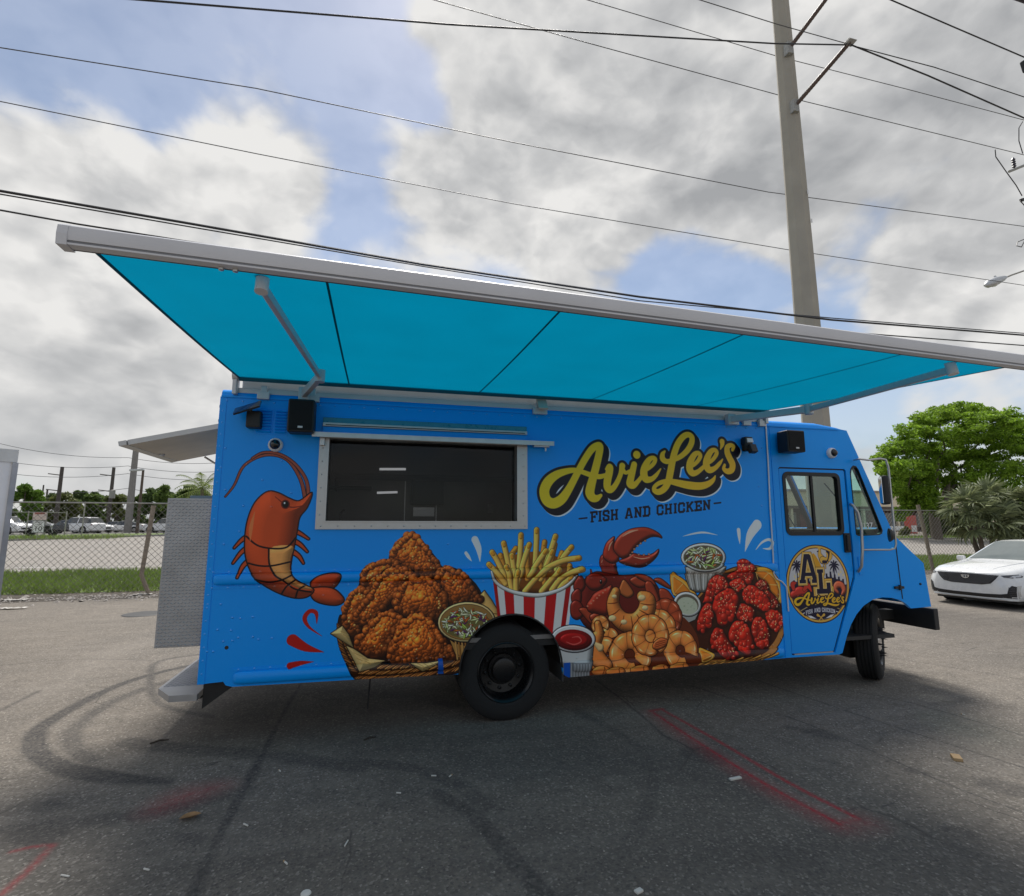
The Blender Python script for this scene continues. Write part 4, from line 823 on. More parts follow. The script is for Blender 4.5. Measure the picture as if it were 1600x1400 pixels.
    bp = N.new('ShaderNodeBump'); bp.inputs['Strength'].default_value = bump; bp.inputs['Distance'].default_value = .006
    ad = N.new('ShaderNodeMath'); ad.operation = 'ADD'; lnk(nt, v.outputs['Distance'], ad.inputs[0]); lnk(nt, noise(30, 6, .7), ad.inputs[1]); lnk(nt, ad.outputs[0], bp.inputs['Height']); lnk(nt, bp.outputs[0], p.inputs['Normal'])
    return m
def sheet(name, pts, m, lift, kind='structure'):
    """a surface laid on the land"""
    bm = bmesh.new(); vs = [bm.verts.new((x, y, 0)) for x, y in pts]; bm.faces.new(vs)
    for Y in (17., 57.):
        bmesh.ops.bisect_plane(bm, geom=bm.verts[:] + bm.edges[:] + bm.faces[:], plane_co=(0, Y, 0), plane_no=(0, 1, 0))
    for v in bm.verts: v.co.z = gz(v.co.y) + lift
    mb = MB().bm(bm); return obj(name, mb, m, kind=kind)
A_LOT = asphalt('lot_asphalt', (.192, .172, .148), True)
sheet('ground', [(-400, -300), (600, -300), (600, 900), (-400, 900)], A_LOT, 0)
A_ROAD = asphalt('road_surface', (.29, .27, .245), False, big=.10, bump=.2)
sheet('road', [(-150, 23.0), (250, 23.0), (250, 39), (40, 39.2), (8, 60), (-10, 59), (-19, 53), (-27, 44.6), (-60, 36), (-150, 30)], A_ROAD, .010)
DIRT = mat('dirt', (.075, .062, .048), .95, var=.28, scale=5, bump=1., bscale=40)
GRASSM = mat('turf', (.115, .165, .036), .9, var=.25, scale=2.5)
sheet('dirt_strip', [(-60, 15.2), (-12, 15.35), (-8, 15.6), (-5, 15.8), (-3, 15.7), (20, 16.0), (60, 16.3), (60, 18), (-60, 18)], DIRT, .006)
sheet('grass_strip', [(-60, 17.2), (60, 17.3), (60, 23.0), (-60, 23.0)], GRASSM, .014)
sheet('verge', [(-90, 33.5), (-60, 36.3), (-27, 44.9), (-19, 53.3), (-10, 59.3), (-14, 60.5), (-24, 56.5), (-36, 50.5), (-90, 44)], GRASSM, .12)
sheet('verge', [(40, 39.3), (250, 39.1), (250, 43), (40, 43)], GRASSM, .12)
PARK = asphalt('parking_surface', (.17, .165, .155), False, big=.12, bump=.2)
sheet('parking_lot', [(-150, 44), (-90, 44.3), (-36, 50.8), (-24, 56.8), (-14, 60.8), (10, 66), (10, 120), (-150, 120)], PARK, .03)
CONC = mat('kerb_concrete', (.30, .29, .27), .85, var=.15, scale=3, bump=.4)
def kerb(pts, w=.3, h=.15):
    mb = MB()
    for (x0, y0), (x1, y1) in zip(pts[:-1], pts[1:]):
        n = max(1, int(abs(y1 - y0) / 3)); 
        for i in range(n):
            a = (x0 + (x1 - x0) * i / n, y0 + (y1 - y0) * i / n); b = (x0 + (x1 - x0) * (i + 1) / n, y0 + (y1 - y0) * (i + 1) / n)
            d = Vector((b[0] - a[0], b[1] - a[1], 0)).normalized(); nn = Vector((-d.y, d.x, 0)) * w / 2
            q = [Vector((*a, gz(a[1]))) - nn, Vector((*b, gz(b[1]))) - nn, Vector((*b, gz(b[1]))) + nn, Vector((*a, gz(a[1]))) + nn]
            mb.add([p - Vector((0, 0, .1)) for p in q] + [p + Vector((0, 0, h)) for p in q], [(0, 1, 5, 4), (1, 2, 6, 5), (2, 3, 7, 6), (3, 0, 4, 7), (4, 5, 6, 7)])
    obj('kerb', mb, CONC, kind='structure')
kerb([(-90, 33.4), (-60, 36.1), (-27, 44.7), (-19, 53.1), (-10, 59.1)]); kerb([(40, 39.2), (250, 39.0)])
LINE = mat('road_paint', (.62, .61, .57), .8, var=.2, scale=9)
def dash(x, y, l, ang=0.):
    c, s_ = math.cos(ang), math.sin(ang); pts = [(x - l * c, y - l * s_), (x + l * c, y + l * s_), (x + l * c - .08 * s_, y + l * s_ + .1), (x - l * c - .08 * s_, y - l * s_ + .1)]
    sheet('lane_line', pts, LINE, .016)
for px, py, l in ((20, 893, .9), (75, 899, .8), (135, 900, .8), (178, 888, 1.0), (60, 889, .8)):
    p = on_z(px, py, .16); dash(p.x, p.y, l)
# grass blades, pebbles in the dirt: nobody could count them
def blades(name, areas, hgt, m, n):
    v = []; f = []
    for (x0, x1, y0, y1, k, lift) in areas:
        xs, ys = RNG.uniform(x0, x1, int(n * k)), RNG.uniform(y0, y1, int(n * k))
        for x, y in zip(xs, ys):
            h = hgt * RNG.uniform(.4, 1.3); a = RNG.uniform(0, 6.28); w = .02; dx, dy = w * math.cos(a), w * math.sin(a); z = gz(y) + lift
            lx, ly = RNG.normal(0, h * .45, 2); b = len(v)
            v += [(x - dx, y - dy, z), (x + dx, y + dy, z), (x + lx, y + ly, z + h)]; f.append((b, b + 1, b + 2))
    mb = MB(); mb.v = v; mb.f = f; obj(name, mb, m, kind='stuff', fix=False)
BLADE = mat('grass_blade', (.15, .215, .045), .7, var=.35, scale=1.5, trans=.35)
blades('grass', [(-17, -3, 17.1, 23, 1, .014), (17, 32, 17.2, 23, .8, .014)], .17, BLADE, 17000)
blades('grass', [(-34, -19, 45.6, 51, .6, .12), (40, 80, 39.4, 42.5, .8, .12)], .25, BLADE, 5000)
def pebbles():
    mb = MB()
    for i in range(1500):
        left = i < 1100; x = RNG.uniform(-16, -4) if left else RNG.uniform(15, 32); y = RNG.normal(16.1, .4); r = RNG.uniform(.012, .05) * (1.8 if RNG.random() < .06 else 1)
        mb.dome((x, y, gz(y) + .004), (RNG.normal(0, .2), RNG.normal(0, .2), 1), r, r * .7, 5, 0)
    obj('pebbles', mb, mat('pebble', (.34, .31, .28), .9, var=.4, scale=9), kind='stuff', fix=False)
pebbles()
# ------------------------------------------------------------------ the food truck
make_art()
def print_mat():
    m = bpy.data.materials.new('printed_vinyl'); m.use_nodes = True; nt = m.node_tree; N = nt.nodes; p = N['Principled BSDF']
    uvn = N.new('ShaderNodeUVMap'); uvn.uv_map = 'print'; ti = N.new('ShaderNodeTexImage'); ti.image = gen_image('truck_print', ART); ti.extension = 'EXTEND'; ti.interpolation = 'Cubic'
    lnk(nt, uvn.outputs[0], ti.inputs[0]); lnk(nt, ti.outputs[0], p.inputs['Base Color']); skin(m, p); return m
def skin(m, p):
    """vinyl film on thin sheet metal: satin gloss, slow waves"""
    nt = m.node_tree; N = nt.nodes; p.inputs['Roughness'].default_value = .34; p.inputs['Specular IOR Level'].default_value = .22; p.inputs['Coat Weight'].default_value = .14; p.inputs['Coat Roughness'].default_value = .22
    tc = N.new('ShaderNodeTexCoord'); n = N.new('ShaderNodeTexNoise'); n.inputs['Scale'].default_value = 2.2; n.inputs['Detail'].default_value = 3; lnk(nt, tc.outputs['Object'], n.inputs['Vector'])
    n2 = N.new('ShaderNodeTexNoise'); n2.inputs['Scale'].default_value = 260; lnk(nt, tc.outputs['Object'], n2.inputs['Vector'])
    a = N.new('ShaderNodeMath'); a.operation = 'MULTIPLY_ADD'; lnk(nt, n2.outputs[0], a.inputs[0]); a.inputs[1].default_value = .012; lnk(nt, n.outputs[0], a.inputs[2])
    b = N.new('ShaderNodeBump'); b.inputs['Strength'].default_value = .35; b.inputs['Distance'].default_value = .02; lnk(nt, a.outputs[0], b.inputs['Height']); lnk(nt, b.outputs[0], p.inputs['Normal'])
PRINT = print_mat()
BLUEM = bpy.data.materials.new('blue_vinyl'); BLUEM.use_nodes = True
BLUEM.node_tree.nodes['Principled BSDF'].inputs['Base Color'].default_value = (*[float(c) / 12.92 if c < .04 else ((float(c) + .055) / 1.055) ** 2.4 for c in BLUE], 1); skin(BLUEM, BLUEM.node_tree.nodes['Principled BSDF'])
def art_uv(x, y, z): return ((x - ART_X0) / (ART_X1 - ART_X0), (z - ART_Z0) / (ART_Z1 - ART_Z0))
ALU = mat('brushed_aluminium', (.46, .46, .46), .38, .8, var=.08, scale=14); STEEL = mat('stainless', (.50, .50, .50), .32, .9, var=.1, scale=10)
BLK = mat('black_plastic', (.012, .012, .013), .5, var=.2, scale=20); RUB = mat('tyre_rubber', (.011, .011, .0115), .85, var=.25, scale=9, bump=.3, bscale=50); CHAS = mat('chassis_black', (.012, .012, .012), .65, var=.3, scale=7)
RIMM = mat('black_rim', (.010, .010, .011), .28, .3, var=.2, scale=9); WHT = mat('white_plastic', (.74, .74, .74), .4, var=.04); GREYM = mat('awning_metal', (.52, .53, .54), .42, .35, var=.06, scale=5)
WHTM = mat('white_metal', (.60, .60, .62), .42, var=.05, scale=4); TREAD = mat('tread_plate', (.40, .40, .41), .42, .6, var=.16, scale=5); GASK = mat('rubber_gasket', (.010, .010, .010), .5)
TINT = glass('tinted_glass', (.84, .90, .88), .05); GREEN = glass('green_glass', (.78, .95, .90), .05); DARKG = glass('kitchen_glass', (.72, .72, .72), -.01)
YE = YS + 2.30
truck = empty('food_truck', (1.27, YS + 1.1, 0), 'bright blue food truck with printed fried food, open serving hatch and long turquoise awning', 'food truck')
def nearm(u, v, w): return (u, YS + w, v)
def farm(u, v, w): return (u, YE - w, v)
SIDE = [(-1.345, .52), (-1.345, 2.93), (4.343, 2.93), (4.343, .395), (3.2, .383), (1.86, .362), (1.81, .39)]
arch = [(1.30 + .50 * math.cos(t), .45 + .52 * math.sin(t)) for t in np.linspace(0.02, math.pi - .02, 22)]
SIDE += arch + [(.78, .46), (.2, .472), (-1.09, .485), (-1.14, .50), (-1.16, .53)]
HATCH = [(-.44, 1.835), (1.362, 1.835), (1.362, 2.60), (-.44, 2.60)]
obj('side_panel', MB().slab(SIDE, [HATCH], nearm, 0, .04), PRINT, truck, uv=art_uv, label='side panel printed with a prawn, fried chicken, fries, seafood and the shop lettering')
obj('side_panel', MB().slab(SIDE, [], farm, 0, .04), BLUEM, truck)
wbase = [(5.43, 1.705), (5.425, 2.42)] + [(5.44, 2.47), (5.475, 2.505), (5.52, 2.50), (5.55, 2.46)] + [(5.80, 1.80), (5.815, 1.75), (5.80, 1.715), (5.76, 1.70), (5.46, 1.69)]
DOOR = [(4.437, .432), (4.437, 2.435)] + [(4.45, 2.45), (5.335, 2.45), (5.348, 2.435), (5.350, 1.30), (5.338, 1.22), (4.985, .432)]
DOORO = [(4.422, .418), (4.422, 2.445), (4.44, 2.466), (5.345, 2.466), (5.364, 2.445), (5.366, 1.29), (5.352, 1.20), (4.998, .418)]
CAB = [(4.347, .396), (4.347, 2.93), (5.43, 2.93), (5.985, 1.69), (6.386, 1.36), (6.43, .856), (6.125, .846)] + [(6.06, .90), (5.98, .945), (5.86, .975), (5.72, .985), (5.58, .965), (5.44, .90), (5.33, .81), (5.24, .70), (5.17, .58), (5.12, .47), (5.09, .405), (5.05, .392)]
obj('cab_panel', MB().slab(CAB, [DOORO, wbase], nearm, 0, .035), BLUEM, truck); obj('cab_panel', MB().slab(CAB, [rnd_rect(4.50, 1.70, 5.25, 2.40, .07), wbase], farm, 0, .035), BLUEM, truck)
DW = rnd_rect(4.475, 1.695, 5.272, 2.415, .07)
door = obj('door', MB().slab(DOOR, [rnd_rect(4.50, 1.72, 5.247, 2.39, .05)], nearm, .012, .05), PRINT, truck, uv=art_uv, label='cab door with the round badge of the shop')
obj('window_frame', MB().slab(DW, [rnd_rect(4.515, 1.735, 5.232, 2.375, .045)], nearm, .002, .055), GASK, door)
obj('window_divider', MB().box(4.862, YS + .012, 1.735, 4.892, YS + .04, 2.375), GASK, door)
obj('pane', MB().box(4.515, YS + .024, 1.735, 4.861, YS + .028, 2.375), TINT, door); obj('pane', MB().box(4.893, YS + .032, 1.735, 5.232, YS + .036, 2.375), TINT, door)
obj('door_handle', MB().box(5.262, YS - .035, 1.52, 5.312, YS + .012, 1.70, .012).box(5.25, YS - .012, 1.50, 5.33, YS + .0125, 1.72, .006), BLK, door)
obj('threshold', MB().box(4.46, YS + .002, .418, 4.97, YS + .06, .430), ALU, door)
obj('door_seal', MB().slab([(4.420, .416), (4.420, 2.447), (4.438, 2.468), (5.347, 2.468), (5.368, 2.447), (5.368, 1.29), (5.354, 1.20), (5.0, .416)], [DOOR], nearm, .022, .03), GASK, truck)
qg = obj('quarter_window', MB().slab(wbase, [], nearm, .016, .020), GREEN, truck)
inner = [((x - 5.60) * .955 + 5.60, (z - 2.0) * .975 + 2.0) for x, z in wbase]
obj('window_frame', MB().slab([((x - 5.60) * 1.02 + 5.60, (z - 2.0) * 1.012 + 2.0) for x, z in wbase], [inner], nearm, -.004, .03), GASK, qg)
obj('chalk_writing', text_mb('E137', .10, lambda x, y, z: (5.595 + x, YS + .010 - z, 1.80 + y + .04 * x), .001), WHT, qg)
obj('quarter_window', MB().slab(wbase, [], farm, .016, .020), GREEN, truck)
obj('far_door_window', MB().slab(rnd_rect(4.50, 1.70, 5.25, 2.40, .07), [], farm, .016, .02), TINT, truck)
# roof, front, rear
RP = [(YS, 2.932), (YS + .004, 2.965), (YS + .02, 2.99), (YS + .06, 3.008), (YS + .12, 3.014), ((YS + YE) / 2, 3.06), (YE - .12, 3.014), (YE - .06, 3.008), (YE - .02, 2.99), (YE - .004, 2.965), (YE, 2.932)]
mb = MB(); secs = [(-1.345, 1.), (5.02, 1.), (5.28, .55), (5.40, .1), (5.432, .0)]
for X, k in secs: mb.v += [(X, y, 2.931 + (z - 2.931) * k) for y, z in RP]
nR = len(RP)
for i in range(len(secs) - 1): mb.f += [(i * nR + j, i * nR + j + 1, (i + 1) * nR + j + 1, (i + 1) * nR + j) for j in range(nR - 1)]
mb.f.append(tuple(range(nR))); roof = obj('roof', mb, BLUEM, truck, smooth=40)
obj('drip_rail', MB().box(-1.345, YS - .012, 2.925, 5.30, YS + .004, 2.945, .004), BLUEM, roof)
for x in (-.2, 3.0): obj('roof_vent', MB().box(x, YS + .5, 3.0, x + .5, YS + 1.0, 3.14, .03), WHT, roof)
obj('roof_hood', MB().lathe([(.0, 0), (.28, 0), (.28, .18), (.24, .24), (0, .24)], (1.2, YS + 1.6, 3.02), (0, 0, 1), 20), ALU, roof, smooth=30)
def wsm(u, v, w):       # windscreen plane: v runs up the slope
    t = (v - 1.69) / 1.24; return (5.985 - .555 * t - w * .9, u, v - w * .4)
ws = obj('windscreen_frame', MB().slab([(YS + .036, 1.70), (YE - .036, 1.70), (YE - .036, 2.93), (YS + .036, 2.93)], [rnd_rect(YS + .10, 1.78, (YS + YE) / 2 - .03, 2.72, .06), rnd_rect((YS + YE) / 2 + .03, 1.78, YE - .10, 2.72, .06)], wsm, 0, .035), BLUEM, truck)
obj('pillar_trim', MB().slab([(YS + .037, 1.70), (YE - .037, 1.70), (YE - .037, 2.92), (YS + .037, 2.92)], [rnd_rect(YS + .105, 1.785, (YS + YE) / 2 - .035, 2.715, .06), rnd_rect((YS + YE) / 2 + .035, 1.785, YE - .105, 2.715, .06)], wsm, .0362, .060), mat('trim_grey', (.10, .10, .10), .7), ws)
for a, b in ((YS + .10, (YS + YE) / 2 - .03), ((YS + YE) / 2 + .03, YE - .10)): obj('pane', MB().slab(rnd_rect(a, 1.78, b, 2.72, .06), [], wsm, .014, .018), TINT, ws)
for y0 in (YS + .45, YS + 1.5):
    p = Vector(wsm(y0, 1.72, -.02)); q = Vector(wsm(y0 + .22, 2.35, -.02)); obj('wiper', MB().tube([p, (p + q) / 2 + Vector((.02, 0, .02)), q], .009, 5), BLK, ws)
hood = obj('bonnet', MB().slab([(YS + .0355, 0), (YE - .0355, 0), (YE - .0355, 1), (YS + .0355, 1)], [], lambda u, v, w: (5.985 + .401 * v - w * .6, u, 1.69 - .33 * v - w), 0, .03), BLUEM, truck)
front = obj('front_panel', MB().slab([(YS + .0355, 0), (YE - .0355, 0), (YE - .0355, 1), (YS + .0355, 1)], [], lambda u, v, w: (6.386 + .044 * v - w, u, 1.36 - .50 * v), 0, .03), BLUEM, truck)
g = MB()
for k in range(8): g.box(6.40 + k * .003, YS + .65, 1.25 - k * .045, 6.43 + k * .003, YE - .65, 1.27 - k * .045)
obj('grille', g, BLK, front)
for y in (YS + .28, YE - .28): obj('headlight', MB().lathe([(.0, .045), (.07, .035), (.10, 0), (.11, -.05)], (6.42, y, 1.10), (1, 0, 0), 18), mat('lamp_glass', (.7, .7, .72), .12, .5), truck, smooth=40)
seam = MB().tube([(5.992, YS - .001, 1.68), (6.0, YS - .001, 1.3), (6.012, YS - .001, .96)], .007, 4); obj('bonnet_seam', seam, GASK, hood)
obj('hinge', MB().box(5.90, YS - .022, 1.075, 6.035, YS - .001, 1.105, .006).tube([(5.97, YS - .02, 1.06), (5.97, YS - .02, 1.12)], .014, 8), BLK, hood)
obj('latch', MB().lathe([(0, .012), (.012, .01), (.014, 0)], (6.30, YS, 1.12), (0, -1, 0), 8), BLK, hood)
obj('bumper', MB().box(6.50, YS + .03, .575, 6.57, YE - .03, .825, .012), mat('bumper_black', (.028, .028, .03), .55, .2, var=.25, scale=5), truck)
for y in (YS + .6, YE - .6): obj('bumper_bracket', MB().box(6.1, y - .05, .62, 6.51, y + .05, .74), CHAS, truck)
rear = obj('rear_wall', MB().box(-1.3445, YS + .041, .52, -1.305, YE - .041, 2.931), BLUEM, truck)
obj('corner_trim', MB().extrude([(-1.352, YS - .004), (-1.30, YS - .004), (-1.30, YS + .0), (-1.346, YS + .0), (-1.346, YS + .05), (-1.352, YS + .05)], lambda u, v, w: (u, v, w), .52, 2.93), BLUEM, truck)
for z in (2.85, 2.72): obj('marker_lamp', MB().box(-1.385, YS + .10, z, -1.352, YS + .16, z + .03, .008), BLK, rear)
# ribs pressed in the side: they carry the print too
def rib(z0, z1, x0, x1, depth=.035, m=PRINT):
    h = (z1 - z0) / 2; zc = (z0 + z1) / 2; n = 9; st = []
    for X, k in [(x0, 0.), (x0 + .012, .45), (x0 + .035, .8), (x0 + .08, 1.), (x1 - .08, 1.), (x1 - .035, .8), (x1 - .012, .45), (x1, 0.)]:
        st.append([(X, YS - .0015 - depth * k * math.sin(math.pi * j / (n - 1)) ** .8, zc + h * (.35 + .65 * k ** .5 if k < 1 else 1) * -math.cos(math.pi * j / (n - 1))) for j in range(n)])
    mb = MB()
    for s_ in st: mb.v += s_
    for i in range(len(st) - 1): mb.f += [(i * n + j, i * n + j + 1, (i + 1) * n + j + 1, (i + 1) * n + j) for j in range(n - 1)]
    obj('rub_rail', mb, m, truck, smooth=60, uv=art_uv)
rib(1.305, 1.402, -1.298, 4.325); rib(.50, .605, -1.09, .76); rib(.405, .51, 1.90, 4.33)
fl = MB().box(-1.29, YS - .004, 1.405, 4.335, YS - .0005, 1.425).box(-1.29, YS - .004, 1.275, 4.335, YS - .0005, 1.297).box(-1.10, YS - .004, .612, .74, YS - .0005, .628)
obj('rail_flange', fl, PRINT, truck, uv=art_uv)
post = MB().box(4.336, YS - .006, .40, 4.352, YS - .0005, 2.925); obj('panel_joint', post, BLUEM, truck)
rv = MB()
def rivet(x, z): rv.dome((x, YS - .0005, z), (0, -1, 0), .0105, .0055, 8, 2)
for i in range(44): rivet(-1.30 + i * .13, 2.90)
for i in range(46): rivet(-1.30 + i * .122, 1.415); rivet(-1.30 + i * .122, 1.286)
for i in range(15): rivet(-1.05 + i * .122, .62); rivet(1.95 + i * .16, .535)
for i in range(22): rivet(-1.325, .60 + i * .105)
for i in range(20): rivet(4.30, .60 + i * .115)
for x, z in [side(*q) for q in ((376, 966), (363, 965), (395, 964), (340, 984), (361, 985), (372, 996), (395, 995), (404, 999), (349, 1002), (363, 1001), (425, 997), (323, 1018), (333, 1018), (345, 944), (325, 944), (386, 725), (380, 790), (374, 830), (352, 765), (350, 850), (424, 792), (455, 770), (330, 870), (410, 750), (345, 730), (440, 720), (470, 745), (352, 700), (700, 850), (505, 930), (1190, 700), (1185, 760), (1190, 790))]: rivet(x, z)
RIVM = PRINT.copy(); RIVM.name = 'rivet_vinyl'; RP_ = RIVM.node_tree.nodes['Principled BSDF']; RP_.inputs['Roughness'].default_value = .16; RP_.inputs['Specular IOR Level'].default_value = .9; RP_.inputs['Coat Weight'].default_value = .8
for l_ in list(RP_.inputs['Normal'].links): RIVM.node_tree.links.remove(l_)
obj('rivets', rv, RIVM, truck, kind='stuff', uv=art_uv, smooth=80)
obj('drain_hole', MB().lathe([(0, .002), (.014, .002), (.016, 0)], (*[side(354, 1012)[0], YS, side(354, 1012)[1]],), (0, -1, 0), 10), BLK, truck)
# louvres
for x0, x1 in ((-1.045, -.925), (-.89, -.80)):
    fr = obj('vent_panel', MB().box(x0 - .012, YS - .004, 2.61, x1 + .012, YS - .0005, 2.845), BLUEM, truck)
    for k in range(8): obj('louvre', MB().extrude([(0, 0), (-.016, -.004), (-.018, -.012), (0, -.02)], lambda u, v, w, z=2.83 - k * .027: (w, YS - .004 + u, z + v), x0, x1), BLUEM, fr)
# serving hatch: frame, dark kitchen behind it
win = obj('serving_window', MB().slab([(-.507, 1.772), (1.452, 1.772), (1.452, 2.62), (-.507, 2.62)], [[(-.44, 1.835), (1.362, 1.835), (1.362, 2.60), (-.44, 2.60)]], nearm, -.022, -.001), ALU, truck)
obj('inner_frame', MB().slab([(-.4395, 1.8355), (1.3615, 1.8355), (1.3615, 2.5995), (-.4395, 2.5995)], [[(-.422, 1.846), (1.345, 1.846), (1.345, 2.592), (-.422, 2.592)]], nearm, -.03, .10), ALU, win)
obj('pane', MB().box(-.425, YS + .07, 1.842, 1.348, YS + .074, 2.592), DARKG, win)
sc_ = MB()
for i in range(14): sc_.dome((-.46 + i * .145, YS - .022, 1.80), (0, -1, 0), .007, .005, 6, 0)
for i in range(6): sc_.dome((-.475, YS - .022, 1.9 + i * .12), (0, -1, 0), .007, .005, 6, 0); sc_.dome((1.41, YS - .022, 1.9 + i * .12), (0, -1, 0), .007, .005, 6, 0)
obj('screws', sc_, STEEL, win, kind='stuff')
KIT = mat('kitchen_steel', (.20, .195, .19), .42, .3, var=.15, scale=3); KD = mat('kitchen_dark', (.022, .022, .023), .6, var=.2)
lin = MB().box(-1.29, YE - .09, .75, 4.32, YE - .05, 2.9).box(-1.29, YS + .05, 2.88, 4.32, YE - .05, 2.9).box(-1.29, YS + .05, .72, 4.32, YE - .05, .76).box(-1.30, YS + .05, .75, -1.27, YE - .05, 2.9).box(4.30, YS + .05, .75, 4.33, YE - .05, 2.9)
kit = obj('kitchen_lining', lin, KIT, truck)
obj('extractor_hood', MB().box(-.5, YE - .9, 2.40, 2.4, YE - .1, 2.86, .02), KD, kit)
obj('counter', MB().box(-1.2, YE - .75, 1.62, 4.0, YE - .1, 1.66).box(-1.2, YE - .75, .76, 4.0, YE - .72, 1.6), KIT, kit)
obj('wall_box', MB().box(.46, YE - .32, 2.08, .88, YE - .10, 2.40, .01), BLK, kit); obj('wall_shelf', MB().box(-.85, YE - .35, 2.27, -.05, YE - .10, 2.30).box(-.5, YE - .36, 2.24, -.48, YE - .10, 2.40), KD, kit)
obj('rack', MB().box(.50, YE - .105, 1.93, .78, YE - .092, 2.05).box(.53, YE - .112, 1.95, .535, YE - .105, 2.03).box(.60, YE - .112, 1.95, .605, YE - .105, 2.03).box(.67, YE - .112, 1.95, .675, YE - .105, 2.03), STEEL, kit)
for x in (.38, .80, 1.85): obj('panel_strip', MB().box(x, YE - .096, 1.66, x + .012, YE - .0905, 2.40), STEEL, kit)
obj('outlet', MB().box(1.52, YE - .10, 1.98, 1.59, YE - .091, 2.10), STEEL, kit)
for p, q, y in (((593, 733), (634, 733), YE - .95), ((589, 770), (621, 769), YE - .6)):
    a, b = on_y(*p, y), on_y(*q, y); obj('lamp_tube', MB().tube([a, b], .014, 8), emit('tube_light', (.95, .97, 1), .32), kit)
obj('faucet', MB().tube([(-.32, YS + .4, 1.70), (-.32, YS + .4, 1.93), (-.29, YS + .36, 1.95)], .012, 6), BLK, kit)
obj('shelf', MB().box(-.42, YS + .12, 1.80, 1.34, YS + .45, 1.835), STEEL, kit)
led = obj('hatch_ledge', MB().box(-.565, YS - .115, 2.600, 1.702, YS - .0225, 2.628, .004), STEEL, truck)
obj('ledge_lip', MB().box(-.565, YS - .120, 2.588, 1.702, YS - .1155, 2.632), STEEL, led); obj('hinge_arm', MB().box(1.50, YS - .10, 2.575, 1.66, YS - .03, 2.599, .004).tube([(1.63, YS - .06, 2.58), (1.63, YS - .06, 2.54)], .009, 6), STEEL, led); obj('hinge_arm', MB().box(-.50, YS - .06, 2.52, -.46, YS - .025, 2.599, .004), STEEL, led)
strip = obj('light_strip', MB().box(-.485, YS - .05, 2.70, 1.445, YS - .0005, 2.735, .004), ALU, truck)
obj('strip_cover', MB().box(-.485, YS - .03, 2.7355, 1.445, YS - .0005, 2.785, .004), mat('teal_plastic', (.02, .20, .30), .3, var=.15, scale=20, coat=.3), strip); obj('strip_slot', MB().box(-.46, YS - .052, 2.708, 1.42, YS - .0495, 2.716), BLK, strip)
obj('strip_base', MB().box(-.485, YS - .03, 2.645, 1.445, YS - .0005, 2.6995, .004), BLUEM, strip)
# fittings on the wall
def speaker(x0, x1, z0, z1, lab):
    s_ = obj('speaker', MB().box(x0, YS - .20, z0, x1, YS - .03, z1, .02, 3).box((x0 + x1) / 2 - .04, YS - .03, (z0 + z1) / 2 - .06, (x0 + x1) / 2 + .04, YS, (z0 + z1) / 2 + .06), BLK, truck, label=lab)
    obj('speaker_grille', MB().box(x0 + .015, YS - .206, z0 + .015, x1 - .015, YS - .1995, z1 - .015, .003), mat('speaker_mesh', (.008, .008, .009), .9, bump=1, bscale=300), s_)
    obj('speaker_badge', MB().box((x0 + x1) / 2 - .02, YS - .209, z0 + .035, (x0 + x1) / 2 + .02, YS - .2055, z0 + .052), GREYM, s_)
speaker(-.765, -.545, 2.61, 2.905, 'larger black speaker beside the serving hatch'); speaker(4.40, 4.635, 2.615, 2.86, 'black speaker above the cab door')
def dome_cam(x, z):
    c = obj('dome_camera', MB().lathe([(.062, 0), (.062, .022), (.055, .04), (.045, .048)], (x, YS, z), (0, -1, 0), 20), WHT, truck, smooth=40)
    obj('camera_dome', MB().dome((x, YS - .046, z), (0, -1, .0), .042, .038, 16, 4), mat('smoked_dome', (.006, .006, .007), .06, coat=.5), c, smooth=60)
dome_cam(-.876, 2.515); dome_cam(5.17, 2.648)
fl1 = obj('flood_light', MB().box(-1.115, YS - .10, 2.65, -.995, YS - .0, 2.80, .015), BLK, truck, label='solar flood light by the rear corner')
ax = Vector((.93, -.05, .36)).normalized(); ay = Vector((.1, -.85, -.52)).normalized(); az = ax.cross(ay)
obj('solar_panel', MB().obox((-1.10, YS - .13, 2.815), ax, ay, az, .11, .07, .008), mat('solar_cell', (.015, .02, .03), .15, coat=.6), fl1); obj('panel_arm', MB().tube([(-1.06, YS - .05, 2.74), (-1.08, YS - .11, 2.81)], .012, 6), BLK, fl1)
fl2 = obj('flood_light', MB().box(3.93, YS - .10, 2.62, 4.03, YS - .03, 2.78, .015).box(3.95, YS - .03, 2.70, 4.01, YS, 2.77), BLK, truck, label='small flood light right of the lettering'); obj('lamp_lens', MB().obox((3.985, YS - .105, 2.735), (1, 0, 0), (0, .9, -.3), (0, .3, .9), .035, .01, .025), WHT, fl2); obj('lamp_head', MB().obox((3.99, YS - .13, 2.64), (1, .1, 0), (-.1, .9, -.35), (0, .35, .9), .045, .03, .05, .01), BLK, fl2)
cab_pts = [on_y(*q, YS - .012) for q in ((1196, 655), (1200, 720), (1203, 790), (1207, 850), (1209, 897), (1213, 904), (1222, 909), (1229, 917), (1232, 955))]
obj('cable', MB().tube(cab_pts, .008, 6), WHT, truck, smooth=60)
gb = [on_y(1329, 788, YS - .01), on_y(1333, 790, YS - .07), on_y(1340, 800, YS - .08), on_y(1346, 825, YS - .08), on_y(1347.5, 860, YS - .08), on_y(1346, 885, YS - .075), on_y(1341, 893, YS - .01)]
obj('grab_bar', MB().tube(gb, .016, 8), ALU, truck, smooth=60); obj('grab_plate', MB().box(5.42, YS - .008, 1.245, 5.49, YS - .0005, 1.45, .003), BLUEM, truck); obj('grab_plate', MB().box(5.385, YS - .008, 2.03, 5.425, YS - .0005, 2.07), BLUEM, truck)
